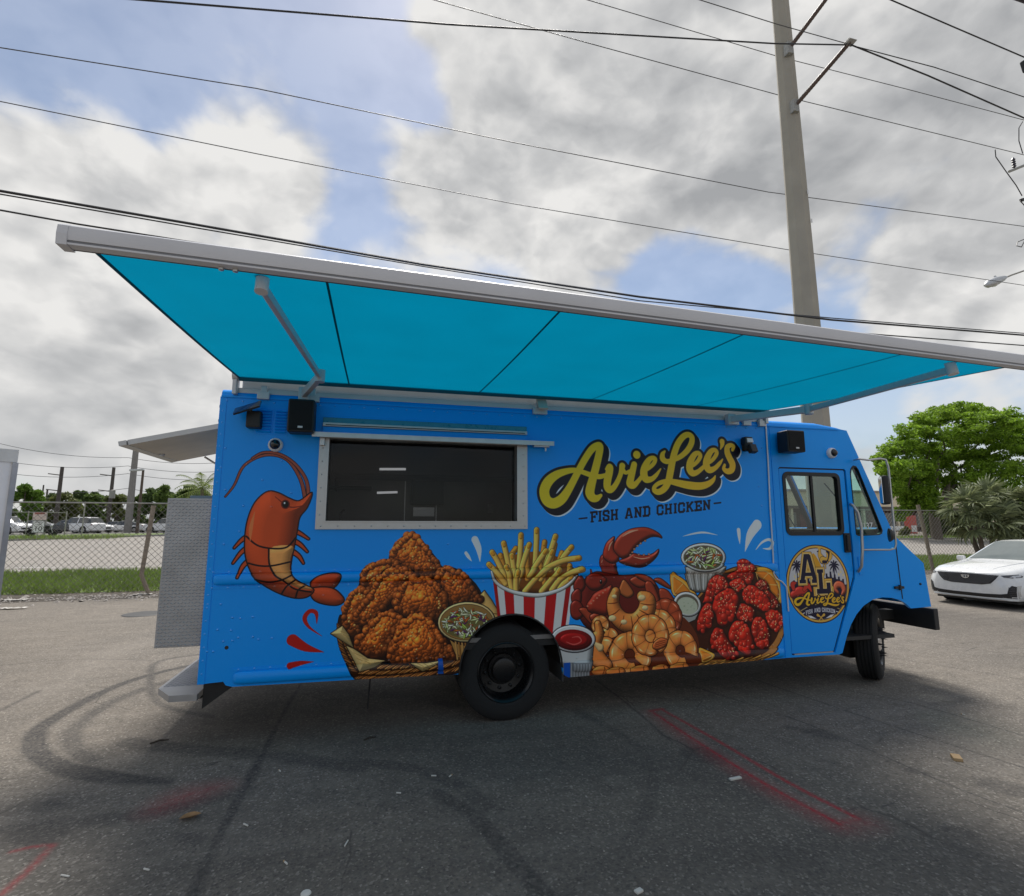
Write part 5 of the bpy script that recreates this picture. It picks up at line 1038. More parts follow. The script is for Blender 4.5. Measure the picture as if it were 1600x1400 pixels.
def mirror(ys, s):
    def q(x, y, k): p = on_y(x, y, YS - k); return Vector((p.x, ys - s * k, p.z))
    arm = obj('mirror_arm', MB().tube([q(1334, 719, .02), q(1342, 717, .10), q(1357, 719, .14), q(1364, 718, .16), q(1375, 716.5, .18), q(1384, 718, .20), q(1388, 730, .20), q(1394, 790, .20), q(1400, 850, .20), q(1398, 857, .19), q(1390, 859, .16), q(1350, 859, .02)], .011, 8), STEEL, truck, smooth=60)
    c = q(1382, 766, .20); d = Vector((.35, s * .94, 0)).normalized()
    n_ = Vector((-.80, s * .60, .02)).normalized(); u = Vector((-n_.y, n_.x, 0)).normalized()
    obj('mirror_head', MB().obox(c, u, n_, (0, 0, 1), .085, .035, .165, .025), BLK, arm); obj('mirror_glass', MB().obox(c + n_ * .036, u, n_, (0, 0, 1), .07, .002, .15), mat('mirror', (.75, .78, .8), .03, 1.), arm)
    c2 = q(1389, 836, .18); obj('spot_mirror', MB().lathe([(.0, .05), (.05, .042), (.075, .012), (.078, 0), (.0, -.01)], c2, -n_, 16), BLK, arm, smooth=50)
mirror(YS, 1); mirror(YE, -1)
# cab inside
obj('dashboard', MB().box(5.28, YS + .06, 1.25, 5.80, YE - .06, 1.765, .05), KD, truck); obj('bulkhead', MB().slab([(YS + .05, .75), (YE - .05, .75), (YE - .05, 2.9), (YS + .05, 2.9)], [], lambda u, v, w: (4.352 + w, u, v), 0, .03), KIT, truck)
obj('cab_floor', MB().box(4.36, YS + .05, .52, 5.9, YE - .05, .56), KD, truck)
seat = obj('driver_seat', MB().box(4.62, YE - .75, 1.05, 5.05, YE - .28, 1.20, .05), KD, truck); obj('backrest', MB().obox((4.60, YE - .52, 1.50), (.97, 0, .2), (0, 1, 0), (-.2, 0, .97), .06, .23, .36, .05), KD, seat)
st_c = Vector((5.30, YE - .52, 1.62)); ringp = [st_c + Vector((.10 * math.cos(t), .20 * math.sin(t), .17 * math.cos(t))) for t in np.linspace(0, 6.2832, 24)]
obj('steering_wheel', MB().tube(ringp, .014, 6).tube([st_c, st_c + Vector((.25, 0, -.25))], .02, 6), BLK, truck)
# rear: box clad in tread plate, step, propped flap
def tread(mb, o, u, v, nu, nv, n):
    """raised lozenges on a plate corner o, edges u and v, normal n"""
    o, u, v, n = Vector(o), Vector(u), Vector(v), Vector(n); ul, vl = u.length, v.length; uh, vh = u / ul, v / vl
    for i in range(nu):
        for j in range(nv):
            c = o + u * ((i + .5) / nu) + v * ((j + .5) / nv); a = uh + vh * (.6 if (i + j) % 2 else -.6); a = a.normalized(); b = n.cross(a); L, w_ = min(ul / nu, vl / nv) * .66, min(ul / nu, vl / nv) * .20
            mb.add([c - a * L, c + b * w_, c + a * L, c - b * w_, c + n * .0045], [(0, 1, 4), (1, 2, 4), (2, 3, 4), (3, 0, 4)])
bx = obj('rear_locker', MB().box(-1.70, YS + .03, .815, -1.3525, YE - .3, 2.035, .004), TREAD, truck, label='tall locker of tread plate on the rear wall')
tb = MB(); tread(tb, (-1.695, YS + .0298, .82), (.338, 0, 0), (0, 0, 1.21), 13, 47, (0, -1, 0)); obj('tread_bumps', tb, TREAD, bx, kind='stuff', fix=False)
obj('locker_lid', MB().box(-1.60, YS + .25, 2.036, -1.3525, YE - .5, 2.07, .006), mat('lid_blue_grey', (.16, .22, .26), .4, .4), bx)
SP = [(-1.72, YS + .28), (-1.56, YS + .03), (-1.352, YS + .02), (-1.352, YE - .1), (-1.72, YE - .3)]
stp = obj('rear_step', MB().slab(SP, [], lambda u, v, w: (u, v, .44 - w), 0, .05), TREAD, truck)
tb = MB(); tread(tb, (-1.70, YS + .30, .4402), (.33, 0, 0), (0, 1.6, 0), 12, 58, (0, 0, 1)); obj('tread_bumps', tb, TREAD, stp, kind='stuff', fix=False)
obj('step_bracket', MB().box(-1.62, YS + .16, .365, -1.353, YS + .9, .389, .004), CHAS, stp); obj('mud_flap', MB().slab([(-1.33, .515), (-1.33, .30), (-1.03, .515)], [], nearm, .10, .12), BLK, truck)
A_, B_, C_, D_ = Vector((-2.118, YS + .24, 2.506)), Vector((-1.353, YS + .24, 2.70)), Vector((-2.118, YS + 1.48, 2.506)), Vector((-1.353, YS + 1.48, 2.70))
up_ = Vector((-.245, 0, .97)) * .035
rf = obj('rear_flap', MB().add([A_, B_, D_, C_, A_ + up_, B_ + up_, D_ + up_, C_ + up_], [(0, 1, 2, 3), (4, 5, 6, 7), (0, 1, 5, 4), (1, 2, 6, 5), (2, 3, 7, 6), (3, 0, 4, 7)]), mat('flap_lining', (.62, .54, .42), .6, var=.1, scale=5), truck, label='propped up flap with tan underside on the rear wall')
d_ = Vector((-.97, 0, -.245)); obj('flap_lip', MB().obox(A_ + d_ * .03 + Vector((0, .60, .0)) + up_ * .5, d_, (0, 1, 0), up_.normalized(), .03, .63, .02), ALU, rf)
obj('flap_rail', MB().obox((A_ + B_) / 2 + Vector((0, -.006, 0)) + up_ * .55, (B_ - A_).normalized(), (0, 1, 0), up_.normalized(), .39, .005, .022), ALU, rf)
ring = A_ + Vector((.12, .42, -.03)); obj('pull_ring', MB().tube([ring + Vector((.025 * math.cos(t), .025 * math.sin(t), .01 * math.sin(t))) for t in np.linspace(0, 6.2832, 14)], .005, 5), STEEL, rf)
for y in (YS + .9,): obj('gas_strut', MB().tube([(-1.36, YS + 1.45, 2.25), (-1.85, YS + 1.45, 2.56)], .012, 6), STEEL, rf)
# wheels
def wheel(c, ax, r=.435, w=.24, name='wheel', spikes=False, dish=.09):
    c, ax = Vector(c), Vector(ax).normalized(); h = w / 2
    prof = [(r * .60, h * .78), (r * .66, h * .98), (r * .80, h * 1.02), (r * .93, h * .92), (r * .985, h * .74), (r, h * .68)]
    for g in (.45, .15, -.15, -.45): prof += [(r, h * (g + .07)), (r - .012, h * (g + .055)), (r - .012, h * (g - .055)), (r, h * (g - .07))]
    prof += [(r, -h * .68), (r * .985, -h * .74), (r * .93, -h * .92), (r * .80, -h * 1.02), (r * .66, -h * .98), (r * .60, -h * .78)]
    t = obj(name, MB().lathe(prof, c, ax, 48), RUB, truck, smooth=35)
    rim = [(r * .605, h * .80), (r * .63, h * .92), (r * .615, h * .96), (r * .585, h * .86), (r * .55, h * .70), (r * .53, h * .1), (r * .50, h * -dish * 4), (r * .34, h * (-dish * 5)), (r * .32, h * (-dish * 3)), (r * .26, h * (-dish * 3)), (r * .25, h * .25), (r * .18, h * .32), (0, h * .32)]
    rm = obj('rim', MB().lathe(rim, c, ax, 40).lathe([(r * .605, h * .80), (r * .605, -h * .8), (r * .3, -h * .8), (0, -h * .8)], c, ax, 24), RIMM, t, smooth=35)
    u = ax.orthogonal().normalized(); v = ax.cross(u)
    for k in range(10):
        a = 2 * math.pi * k / 10; p = c + (u * math.cos(a) + v * math.sin(a)) * r * (.40 if not spikes else .36) + ax * h * (-dish * 5 if not spikes else .35)
        if spikes: obj('spike_nut', MB().lathe([(.018, 0), (.019, .05), (.013, .055), (.011, .075), (0, .14)], p, ax, 8), BLK, rm)
        else: obj('nut', MB().lathe([(.016, 0), (.016, .03), (.008, .034), (0, .034)], p, ax, 6), RIMM, rm)
    if spikes: obj('hub_cap', MB().lathe([(r * .56, h * .66), (r * .50, h * .5), (r * .30, h * .40), (r * .28, h * .8), (r * .2, h * 1.0), (0, h * 1.0)], c, ax, 28), mat('chrome', (.6, .6, .62), .2, .9, var=.05), rm, smooth=40)
    return t
wheel((1.255, YS + .16, .433), (0, -1, 0)); wheel((1.255, YS + .46, .433), (0, -1, 0)); wheel((1.255, YE - .16, .433), (0, 1, 0)); wheel((1.255, YE - .46, .433), (0, 1, 0))
st = R(37); wheel((5.86, YS + .36, .433), (math.sin(st), -math.cos(st), 0), spikes=True); wheel((5.86, YE - .36, .433), (-math.sin(st), math.cos(st), 0), spikes=True)
al = [(1.30 + .53 * math.cos(t), .45 + .55 * math.sin(t)) for t in np.linspace(0, math.pi, 20)]
obj('wheel_arch', MB().extrude(al, lambda u, v, w: (u, w, v), YS + .041, YS + .75, close=False), CHAS, truck, smooth=60)
obj('arch_lip', MB().tube([(x, YS - .002, z) for x, z in arch], .009, 5), BLK, truck)
ch = obj('chassis', MB().box(-1.3, YS + .70, .48, 6.5, YS + .78, .66).box(-1.3, YE - .78, .48, 6.5, YE - .70, .66).box(-1.3, YS + .05, .66, 5.1, YE - .05, .715), CHAS, truck)
obj('axle', MB().tube([(1.255, YS + .2, .433), (1.255, YE - .2, .433)], .07, 10).lathe([(0, -.17), (.14, -.13), (.18, 0), (.14, .13), (0, .17)], (1.255, (YS + YE) / 2, .433), (1, 0, 0), 14), CHAS, ch); obj('axle', MB().tube([(5.86, YS + .42, .40), (5.86, YE - .42, .40)], .055, 8), CHAS, ch)
obj('spring', MB().tube([(5.2, YS + .74, .50), (5.5, YS + .74, .40), (5.86, YS + .74, .36), (6.2, YS + .74, .42)], .04, 6).tube([(.6, YS + .74, .52), (1.25, YS + .74, .38), (1.9, YS + .74, .52)], .04, 6), CHAS, ch)
obj('steering_knuckle', MB().box(5.62, YS + .42, .22, 5.80, YS + .70, .48, .02), CHAS, ch); obj('fuel_tank', MB().box(2.2, YS + .25, .40, 3.6, YS + .68, .655, .05), CHAS, ch); obj('tank_box', MB().box(-.6, YS + .30, .42, .4, YS + .68, .655, .03), CHAS, ch)
obj('splash_panel', MB().box(5.0, YS + .8, .42, 5.06, YE - .8, .9), CHAS, ch); obj('strap', MB().tube([(.02, YS + .35, .45), (.0, YS + .33, .12)], .008, 5), BLK, ch); obj('wheel_mud_flap', MB().box(1.83, YS + .10, .30, 1.845, YS + .60, .62), mat('flap_grey', (.07, .07, .07), .7), ch)
# ------------------------------------------------------------------ the awning on the roof edge
CLOTH = mat('awning_cloth', (.0, .195, .325), .85, var=.06, scale=2.5, bump=.25, bscale=700, trans=.60, spec=.15)
SEAMM = mat('awning_seam', (.0, .09, .16), .85, spec=.1)
RY, RZ, BY = YS - .06, 3.130, 2.61
def barz(x): return 3.043 - .021 * (x + 1.2)
def clothz(x, t): return RZ - .035 + (barz(x) - .025 - RZ + .035) * t - .012 * math.sin(math.pi * t) + .0035 * math.sin(8 * x + 2.5 * t) * math.sin(math.pi * t) * math.sin(2.1 * x + 1)
mb = MB(); nx, ny = 44, 12
for j in range(ny + 1):
    t = j / ny
    for i in range(nx + 1): x = -1.205 - .06 * t + (5.445 + .08 * t) * i / nx; mb.v.append((x, RY + (BY - RY) * t, clothz(x, t)))
for j in range(ny):
    for i in range(nx): a = j * (nx + 1) + i; mb.f.append((a, a + 1, a + nx + 2, a + nx + 1))
canopy = obj('awning_canopy', mb, CLOTH, truck, smooth=60, fix=False)
def on_cloth(xs, wd, name, m, off=-.004):
    b = MB()
    for j in range(ny + 1):
        t = j / ny
        xw = -.06 * t if xs < -1 else .02 * t if xs > 4 else 0
        for sx in (-wd / 2 + xw, wd / 2 + xw): b.v.append((xs + sx, RY + (BY - RY) * t, clothz(xs + sx, t) + off))
    b.f = [(2 * j, 2 * j + 1, 2 * j + 3, 2 * j + 2) for j in range(ny)]; obj(name, b, m, canopy, fix=False)
for xs in (-.27, .947, 2.12, 3.33): on_cloth(xs, .013, 'seam', SEAMM)
on_cloth(-1.193, .022, 'hem', SEAMM); on_cloth(4.23, .022, 'hem', SEAMM)
obj('awning_roller', MB().tube([(-1.205, RY + .03, RZ), (4.24, RY + .03, RZ)], .055, 16), mat('rolled_cloth', (.0, .13, .20), .85, var=.05), truck, smooth=40)
rail = obj('awning_rail', MB().box(-1.25, YS + .005, 2.975, 4.29, YS + .06, 3.022, .005), GREYM, truck)
obj('backing_rail', MB().box(-1.2, YS + .065, 3.01, 4.24, YS + .10, 3.13, .004), WHT, rail)
for x, w_ in ((-1.0, .05), (-.60, .075), (1.585, .075), (3.86, .05), (4.02, .05), (4.22, .04)): obj('awning_bracket', MB().box(x - w_, YS - .045, 2.92, x + w_, YS - .0005, 2.985, .005).box(x - w_ * .5, YS - .03, 2.985, x + w_ * .5, YS + .04, 3.045, .005), GREYM, rail)
cl = obj('roller_support', MB().obox((1.60, YS - .05, 3.03), (1, 0, 0), (0, .8, -.6), (0, .6, .8), .05, .012, .085, .004), mat('bracket_cream', (.5, .48, .40), .5), rail)
for x in (-1.235, 4.27): obj('roller_end', MB().lathe([(0, -.02), (.06, -.02), (.06, .02), (0, .02)], (x, RY + .03, RZ), (1, 0, 0), 16).box(x - .018, RY + .0, 2.95, x + .018, YS + .05, RZ, .006), GREYM, rail)
# front bar: a hollow profile with a dark channel
bp = [(-.034, -.028), (-.038, .0), (-.034, .036), (-.018, .048), (.022, .048), (.034, .036), (.036, -.028)]
def barm(u, v, w): return (w, BY + u - .04, barz(w) + v)
fb = obj('awning_front_bar', MB().extrude(bp, barm, -1.335, 4.42), WHTM, truck, smooth=30)
obj('bar_channel', MB().extrude([(-.031, -.039), (-.031, -.0285), (.033, -.0285), (.033, -.039)], barm, -1.335, 4.41), mat('bar_groove', (.20, .20, .21), .5, .3), fb); obj('bar_lip', MB().extrude([(-.034, -.048), (-.034, -.0395), (.014, -.0395), (.014, -.048)], barm, -1.335, 4.415), WHTM, fb); obj('bar_slot', MB().extrude([(.015, -.046), (.015, -.0396), (.030, -.0396), (.030, -.046)], barm, -1.335, 4.415), mat('bar_brown', (.045, .035, .035), .6), fb)
for x in (-1.342, 4.43): obj('end_cap', MB().extrude([(u * 1.08, v * 1.08 - .003) for u, v in [(-.034, -.045), (-.038, .0), (-.034, .036), (-.018, .048), (.022, .048), (.034, .036), (.034, -.045)]], barm, x - .02, x + .02), WHTM, fb)
for x in (-.67, -.73): obj('bar_bolt', MB().lathe([(0, .012), (.012, .01), (.014, 0)], (x, BY - .03, barz(x) - .049), (0, 0, -1), 8), STEEL, fb)
def arm(base, elbow, tip):
    base, elbow, tip = map(Vector, (base, elbow, tip))
    def beam(p, q, w, h, n, m=GREYM, par=truck):
        d = (q - p).normalized(); s_ = d.cross(Vector((0, 0, 1))).normalized(); u = s_.cross(d); return obj(n, MB().obox((p + q) / 2, d, s_, u, (q - p).length / 2, w / 2, h / 2, .008), m, par)
    a = beam(base, elbow, .045, .07, 'awning_arm'); beam(elbow, tip, .032, .052, 'forearm', par=a)
    obj('elbow_joint', MB().lathe([(0, -.05), (.04, -.05), (.042, .05), (0, .05)], elbow, (0, 0, 1), 14), GREYM, a); obj('shoulder', MB().box(base.x - .045, base.y - .02, base.z - .06, base.x + .045, base.y + .05, base.z + .06, .008), GREYM, a)
    obj('wrist', MB().tube([tip + Vector((0, -.02, -.035)), tip + Vector((0, .0, .07))], .032, 12), WHTM, a, smooth=40)
arm((-.66, YS - .05, 2.985), (-.475, 4.48, 3.015), (-.575, 2.70, 2.965)); arm((3.80, YS - .05, 2.975), (4.13, 4.26, 2.945), (3.83, 2.70, 2.87))
# ------------------------------------------------------------------ chain-link fence behind the lot
GALV = mat('galvanised', (.34, .33, .30), .55, .5, var=.2, scale=12); WIRE = mat('fence_wire', (.20, .19, .175), .6, .4, var=.2); WOODW = mat('weathered_wood', (.26, .21, .16), .85, var=.3, scale=18, bump=.6); RUST = mat('rusty_steel', (.17, .10, .065), .8, .2, var=.4, scale=14)
FY, FH = 16.75, 2.42
def fence(x0, x1, posts, label, mesh_to, ph=FH):
    f = empty('chain_link_fence', ((x0 + x1) / 2, FY, 0), label, 'fence', None)
    for x in posts: obj('post', MB().tube([(x, FY + .03, 0), (x, FY + .03, ph + .06)], .032, 8).dome((x, FY + .03, ph + .06), (0, 0, 1), .04, .04, 8, 1), GALV, f)
    obj('top_rail', MB().tube([(x0, FY, ph), (x1, FY, ph)], .024, 6), GALV, f)
    mb = MB(); p = .165; H = ph - .05; a, b = x0, mesh_to; r = .0055
    n = int((b - a + H) / p)
    for s_ in (1, -1):
        for i in range(n + 1):
            xs = a - H + i * p if s_ > 0 else a + i * p
            q0, q1 = Vector((xs, FY, .03)), Vector((xs + s_ * H, FY, H))
            t0 = max(0, (a - q0.x) / (q1.x - q0.x)) if s_ > 0 else max(0, (b - q0.x) / (q1.x - q0.x)); t1 = min(1, (b - q0.x) / (q1.x - q0.x)) if s_ > 0 else min(1, (a - q0.x) / (q1.x - q0.x))
            if t1 <= t0: continue
            d = q1 - q0; o = Vector((0, r * s_, 0)); A, B = q0 + d * t0 + o, q0 + d * t1 + o
            mb.tube([A, B], r, 3, False)
    obj('wire_mesh', mb, WIRE, f, kind='stuff', fix=False); return f
fence(-22, -2.0, [-20, -17, -14, -11, -2.4], 'long rusty chain-link fence behind the truck on the left', -2.0)
fence(16, 42, [16.2, 31.0, 36, 41.8], 'chain-link fence behind the white sedan on the right', 42)
def lean_post(px, label, w=.055, m=WOODW):
    pts = [on_y(x, y, Y) for x, y, Y in px]; o = MB().tube(pts, [w, w * .95] + [w * .9] * (len(pts) - 2), 8); return obj('leaning_post', o, m, label=label, cat='post', smooth=40)
lean_post([(240, 790, 16.5), (231, 843, 16.45), (222, 893, 16.4), (221, 898, 16.4), (226, 912, 16.45), (233, 928, 16.5)], 'bent weathered post leaning on the chain-link fence beside the tread plate locker', .06)
lean_post([(1434, 789, 17.2), (1447, 842, 17.0), (1459, 896, 16.8)], 'straight brown post leaning behind the nose of the white sedan', .07)
obj('steel_cover', MB().lathe([(0, .012), (.36, .012), (.38, .004)], (-4.55, 12.9, 0), (0, 0, 1), 24), mat('cover_iron', (.06, .06, .06), .6, .4), label='round dark cover in the pavement left of the truck', cat='manhole cover')
for px, py, l, w_, lab in ((22, 939, .24, .1, 'white scrap of plastic in the dirt below the fence, nearest the trailer'), (222, 930, .22, .07, 'white scrap in the dirt at the foot of the bent post'), (18, 952, .26, .07, 'flat white scrap on the pavement in front of the dirt strip')):
    p = on_z(px, py, .0); mb = MB(); b = 9; mb.v = [(p.x + (i / b - .5) * 2 * l, p.y + (j - .5) * w_ * 2 + .03 * math.sin(i), .012 + .03 * abs(math.sin(i * 1.7 + j))) for i in range(b + 1) for j in range(2)]; mb.f = [(2 * i, 2 * i + 2, 2 * i + 3, 2 * i + 1) for i in range(b)]
    obj('litter', mb, mat('dirty_white', (.42, .40, .37), .8, var=.25), label=lab, cat='litter', fix=False)
# ------------------------------------------------------------------ white trailer at the left edge
def trailer():
    x1, y1, h = -6.72, 6.0, 2.56
    c = at_depth(30, 703, 7.6); x1, y1, h = c.x, c.y, c.z
    TRW = mat('trailer_white', (.82, .82, .83), .4, var=.04, scale=2); t = empty('cargo_trailer', (x1 - 1.2, y1 + 1.5, 0), 'white box trailer with tread plate corner trim, cut by the left edge', 'trailer')
    d = Vector((-.60, .80, 0)).normalized(); s_ = Vector((-.80, -.60, 0))
    def q(a, b, z): return Vector((x1, y1, 0)) + s_ * a + d * b + Vector((0, 0, z))
    def bx(n, a0, a1, b0, b1, z0, z1, m, par=t): return obj(n, MB().add([q(a0, b0, z0), q(a1, b0, z0), q(a1, b1, z0), q(a0, b1, z0), q(a0, b0, z1), q(a1, b0, z1), q(a1, b1, z1), q(a0, b1, z1)], [(0, 3, 2, 1), (4, 5, 6, 7), (0, 1, 5, 4), (1, 2, 6, 5), (2, 3, 7, 6), (3, 0, 4, 7)]), m, par)
    body = bx('body', .02, 2.2, .02, 4.2, .5, h - .18, TRW); bx('roof_trim', 0, 2.22, 0, 4.22, h - .18, h, mat('pale_trim', (.62, .62, .60), .5, .2), body)
    bx('corner_trim', -.012, .05, -.012, .05, .5, h - .185, TREAD, body); bx('frame', .1, 2.1, -.2, 4.2, .36, .498, CHAS); obj('latch', MB().obox(q(.52, -.015, h - .62), (1, 0, 0), (0, 1, 0), (0, 0, 1), .05, .03, .05), BLK, body); bx('marker_lamp', .45, .60, -.014, .0, h - .12, h - .06, GREYM, body)
    for b in (1.6, 2.4): 
        w_ = obj('wheel', MB().lathe([(0, .09), (.2, .09), (.22, .1), (.33, .09), (.35, .06), (.35, -.06), (.33, -.09), (0, -.09)], q(.0, b, .35), -s_, 24), RUB, t)
    bx('tongue', 1.0, 1.2, -1.2, 0, .42, .50, CHAS)
trailer()
# ------------------------------------------------------------------ cars
def spl(xs, ys, x): return np.interp(x, xs, ys)
GLS = mat('car_glass', (.03, .036, .038), .05, spec=.9, var=.1, coat=.4); LAMPR = mat('tail_lamp', (.32, .015, .02), .25, coat=.5); LAMPW = mat('head_lamp', (.50, .51, .52), .12, .3, coat=.5); GRILL = mat('grille_black', (.010, .010, .012), .4)
PAINT = {}
def paint(n, c):
    if n not in PAINT: PAINT[n] = mat('paint_' + n, c, .28, var=.02, coat=.7)
    return PAINT[n]
KINDS = { # along the length 0..1 from the nose: under side, waist, top, half width at waist, half width at top (share of width)
 'sedan': dict(L=4.7, W=1.83, H=1.43, top=[(0, .60), (.02, .70), (.08, .76), (.27, .92), (.29, .94), (.44, 1.40), (.52, 1.43), (.66, 1.41), (.86, 1.06), (.96, 1.02), (1, .92)], cab=(.28, .44, .68, .87)),
 'suv': dict(L=4.75, W=1.88, H=1.72, top=[(0, .74), (.02, .90), (.07, 1.0), (.24, 1.10), (.26, 1.12), (.38, 1.66), (.48, 1.72), (.82, 1.70), (.90, 1.62), (.965, 1.10), (1, .98)], cab=(.25, .38, .88, .965)),
 'hatch': dict(L=4.2, W=1.78, H=1.52, top=[(0, .66), (.02, .80), (.08, .88), (.24, 1.0), (.26, 1.02), (.42, 1.48), (.52, 1.52), (.78, 1.47), (.86, 1.40), (.965, 1.02), (1, .92)], cab=(.25, .42, .84, .965))}
def car(kind, colour, label, loc, rotz, cat='car', group=None, S=30):
    K = KINDS[kind]; L, Wd, H = K['L'], K['W'] / 2, K['H']; c = empty('parked_car', (0, 0, 0), label, cat, group)
    a0, a1, a2, a3 = K['cab']; tx, tz = zip(*K['top']); belt = H * .62
    st = sorted(set([0, .012, .03, .06, .1, .15, .2, a0, a0 + .001, (a0 + a1) / 2, a1, a1 + .06, (a1 + a2) / 2 - .012, (a1 + a2) / 2 + .012, a2 - .06, a2, (a2 + a3) / 2, a3, a3 + .012, .985, 1]))
    rings = []
    for u in st:
        x = u * L; top = spl(tx, tz, u); nose = 1 - .16 * max(0, 1 - u / .10) ** 2 - .12 * max(0, 1 - (1 - u) / .10) ** 2
        w = Wd * nose; lo = .20 + .10 * max(0, 1 - u / .06) + .12 * max(0, 1 - (1 - u) / .08); bl = min(belt, top - .02); wt = w * (.74 if a0 < u < a3 else .90)
        rings.append([(x, 0, lo), (x, w * .86, lo), (x, w, lo + .14), (x, w * 1.0, (lo + bl) / 2 + .06), (x, w * .955, bl), (x, wt, top - .035), (x, wt * .82, top - .004), (x, 0, top + .02)])
    V = []; nP = 15
    for r_ in rings: V += r_ + [(x, -y, z) for x, y, z in r_[-2:0:-1]] + [(r_[0][0], -.0001, r_[0][2])]
    body, front_, rearw, sL, sR = MB(), MB(), MB(), MB(), MB()
    for g in (body, front_, rearw, sL, sR): g.v = V
    for i in range(len(rings) - 1):
        um = (st[i] + st[i + 1]) / 2
        for k in range(nP - 1):
            f = (i * nP + k, i * nP + k + 1, (i + 1) * nP + k + 1, (i + 1) * nP + k); tgt = body
            pil = abs(um - (a1 + a2) / 2) < .012
            if a0 < um < a1 and k in (5, 6, 7, 8): tgt = front_
            elif a2 < um < a3 and k in (5, 6, 7, 8): tgt = rearw
            elif a0 + .02 < um < a3 - .02 and not pil and k in (4, 9): tgt = sL if k == 4 else sR
            tgt.f.append(f)
    body.f.append(tuple(range(nP))); body.f.append(tuple(range((len(rings) - 1) * nP, len(rings) * nP)))
    def sub(g):
        used = sorted({i for f in g.f for i in f}); mp = {j: i for i, j in enumerate(used)}; o = MB(); o.v = [g.v[i] for i in used]; o.f = [tuple(mp[i] for i in f) for f in g.f]; return o
    b = obj('body', sub(body), paint(*colour), c, smooth=38)
    for n, g in (('windscreen', front_), ('rear_window', rearw), ('side_window', sL), ('side_window', sR)): obj(n, sub(g), GLS, c, smooth=38)
    for x, s_ in ((.175 * L, 1), (.175 * L, -1), (.80 * L, 1), (.80 * L, -1)):
        r_ = .33 if kind != 'suv' else .37
        obj('wheel_arch', MB().lathe([(0, .004), (r_ * 1.13, .004)], (x, s_ * Wd * 1.0, r_ + .02), (0, s_, 0), 20), GRILL, b)
        wv = obj('wheel', MB().lathe([(r_ * .62, .02), (r_ * .9, .03), (r_, -.01), (r_, -.2)], (x, s_ * (Wd * 1.0 + .006), r_), (0, s_, 0), 20), RUB, c, smooth=40)
        rim = MB().lathe([(r_ * .64, .02), (r_ * .6, .0), (0, -.005)], (x, s_ * (Wd + .008), r_), (0, s_, 0), 20); obj('rim', rim, mat('alloy', (.42, .42, .43), .3, .8), wv)
    for s_ in (1, -1):
        obj('headlight', MB().obox((.035 * L, s_ * Wd * .74, spl(tx, tz, .03) - .13), Vector((.5, s_ * .85, 0)).normalized(), Vector((.85, -s_ * .5, 0)).normalized(), (0, 0, 1), .20, .09, .055, .02), LAMPW, c)
        obj('tail_light', MB().obox((L * .985, s_ * Wd * .72, spl(tx, tz, .98) - .14), (0, 1, 0), (1, 0, 0), (0, 0, 1), .17, .05, .07, .02), LAMPR, c); obj('mirror', MB().box(a0 * L + .35, s_ * Wd - .02, belt - .02, a0 * L + .47, s_ * (Wd + .17), belt + .11, .03), paint(*colour), c)
    obj('grille', MB().box(-.012, -Wd * .46, .46, .05, Wd * .46, .64, .015).box(-.010, -Wd * .6, .24, .05, Wd * .6, .34, .01), GRILL, c); obj('number_plate', MB().box(L - .02, -.16, .78, L + .012, .16, .90), WHT, c)
    c.location = loc; c.rotation_euler = (0, 0, rotz); return c
def spot(px, d, lift=.03): p = at_depth(px, 822, d); return (p.x, p.y, gz(p.y) + lift)
WH = ('white', (.74, .74, .74)); DK = ('charcoal', (.022, .024, .027)); GR = ('silver', (.33, .34, .35)); BL_ = ('navy', (.02, .026, .045)); RD = ('red', (.32, .03, .03))
car('suv', WH, 'white car facing the fence, leftmost in the far lot beside the trailer', spot(41, 50.0), R(160), 'car', 'cars in the far lot')
car('sedan', DK, 'black car with red tail lamp in front of the tall white SUV', spot(70, 57), R(-10), 'car', 'cars in the far lot')
car('suv', WH, 'tall white SUV with dark rear window in the middle of the far lot', spot(96, 57.6), R(-24), 'car', 'cars in the far lot')
car('hatch', WH, 'small white hatchback half hidden between the white SUV and the white saloon', spot(168, 61), R(150), 'car', 'cars in the far lot')
car('sedan', WH, 'white saloon with long dark side windows on the right of the far lot', spot(165, 65), R(-8), 'car', 'cars in the far lot')
car('suv', WH, 'white car beside the tread plate locker, rightmost of the far lot', spot(226, 62), R(4), 'car', 'cars in the far lot')
car('sedan', GR, 'silver car behind the motorcycle in the far lot', spot(18, 62), R(-6), 'car', 'cars in the far lot')
car('sedan', DK, 'dark saloon behind the white saloon in the far lot', spot(150, 74), R(-8), 'car', 'cars in the far lot')
car('sedan', BL_, 'dark blue car between the white saloon and the rightmost white car', spot(222, 70), R(60), 'car', 'cars in the far lot')
car('hatch', RD, 'red car far back behind the rightmost white car', spot(238, 82), R(-4), 'car', 'cars in the far lot')
car('sedan', GR, 'grey saloon far back behind the tall white SUV', spot(118, 80), R(-4), 'car', 'cars in the far lot')
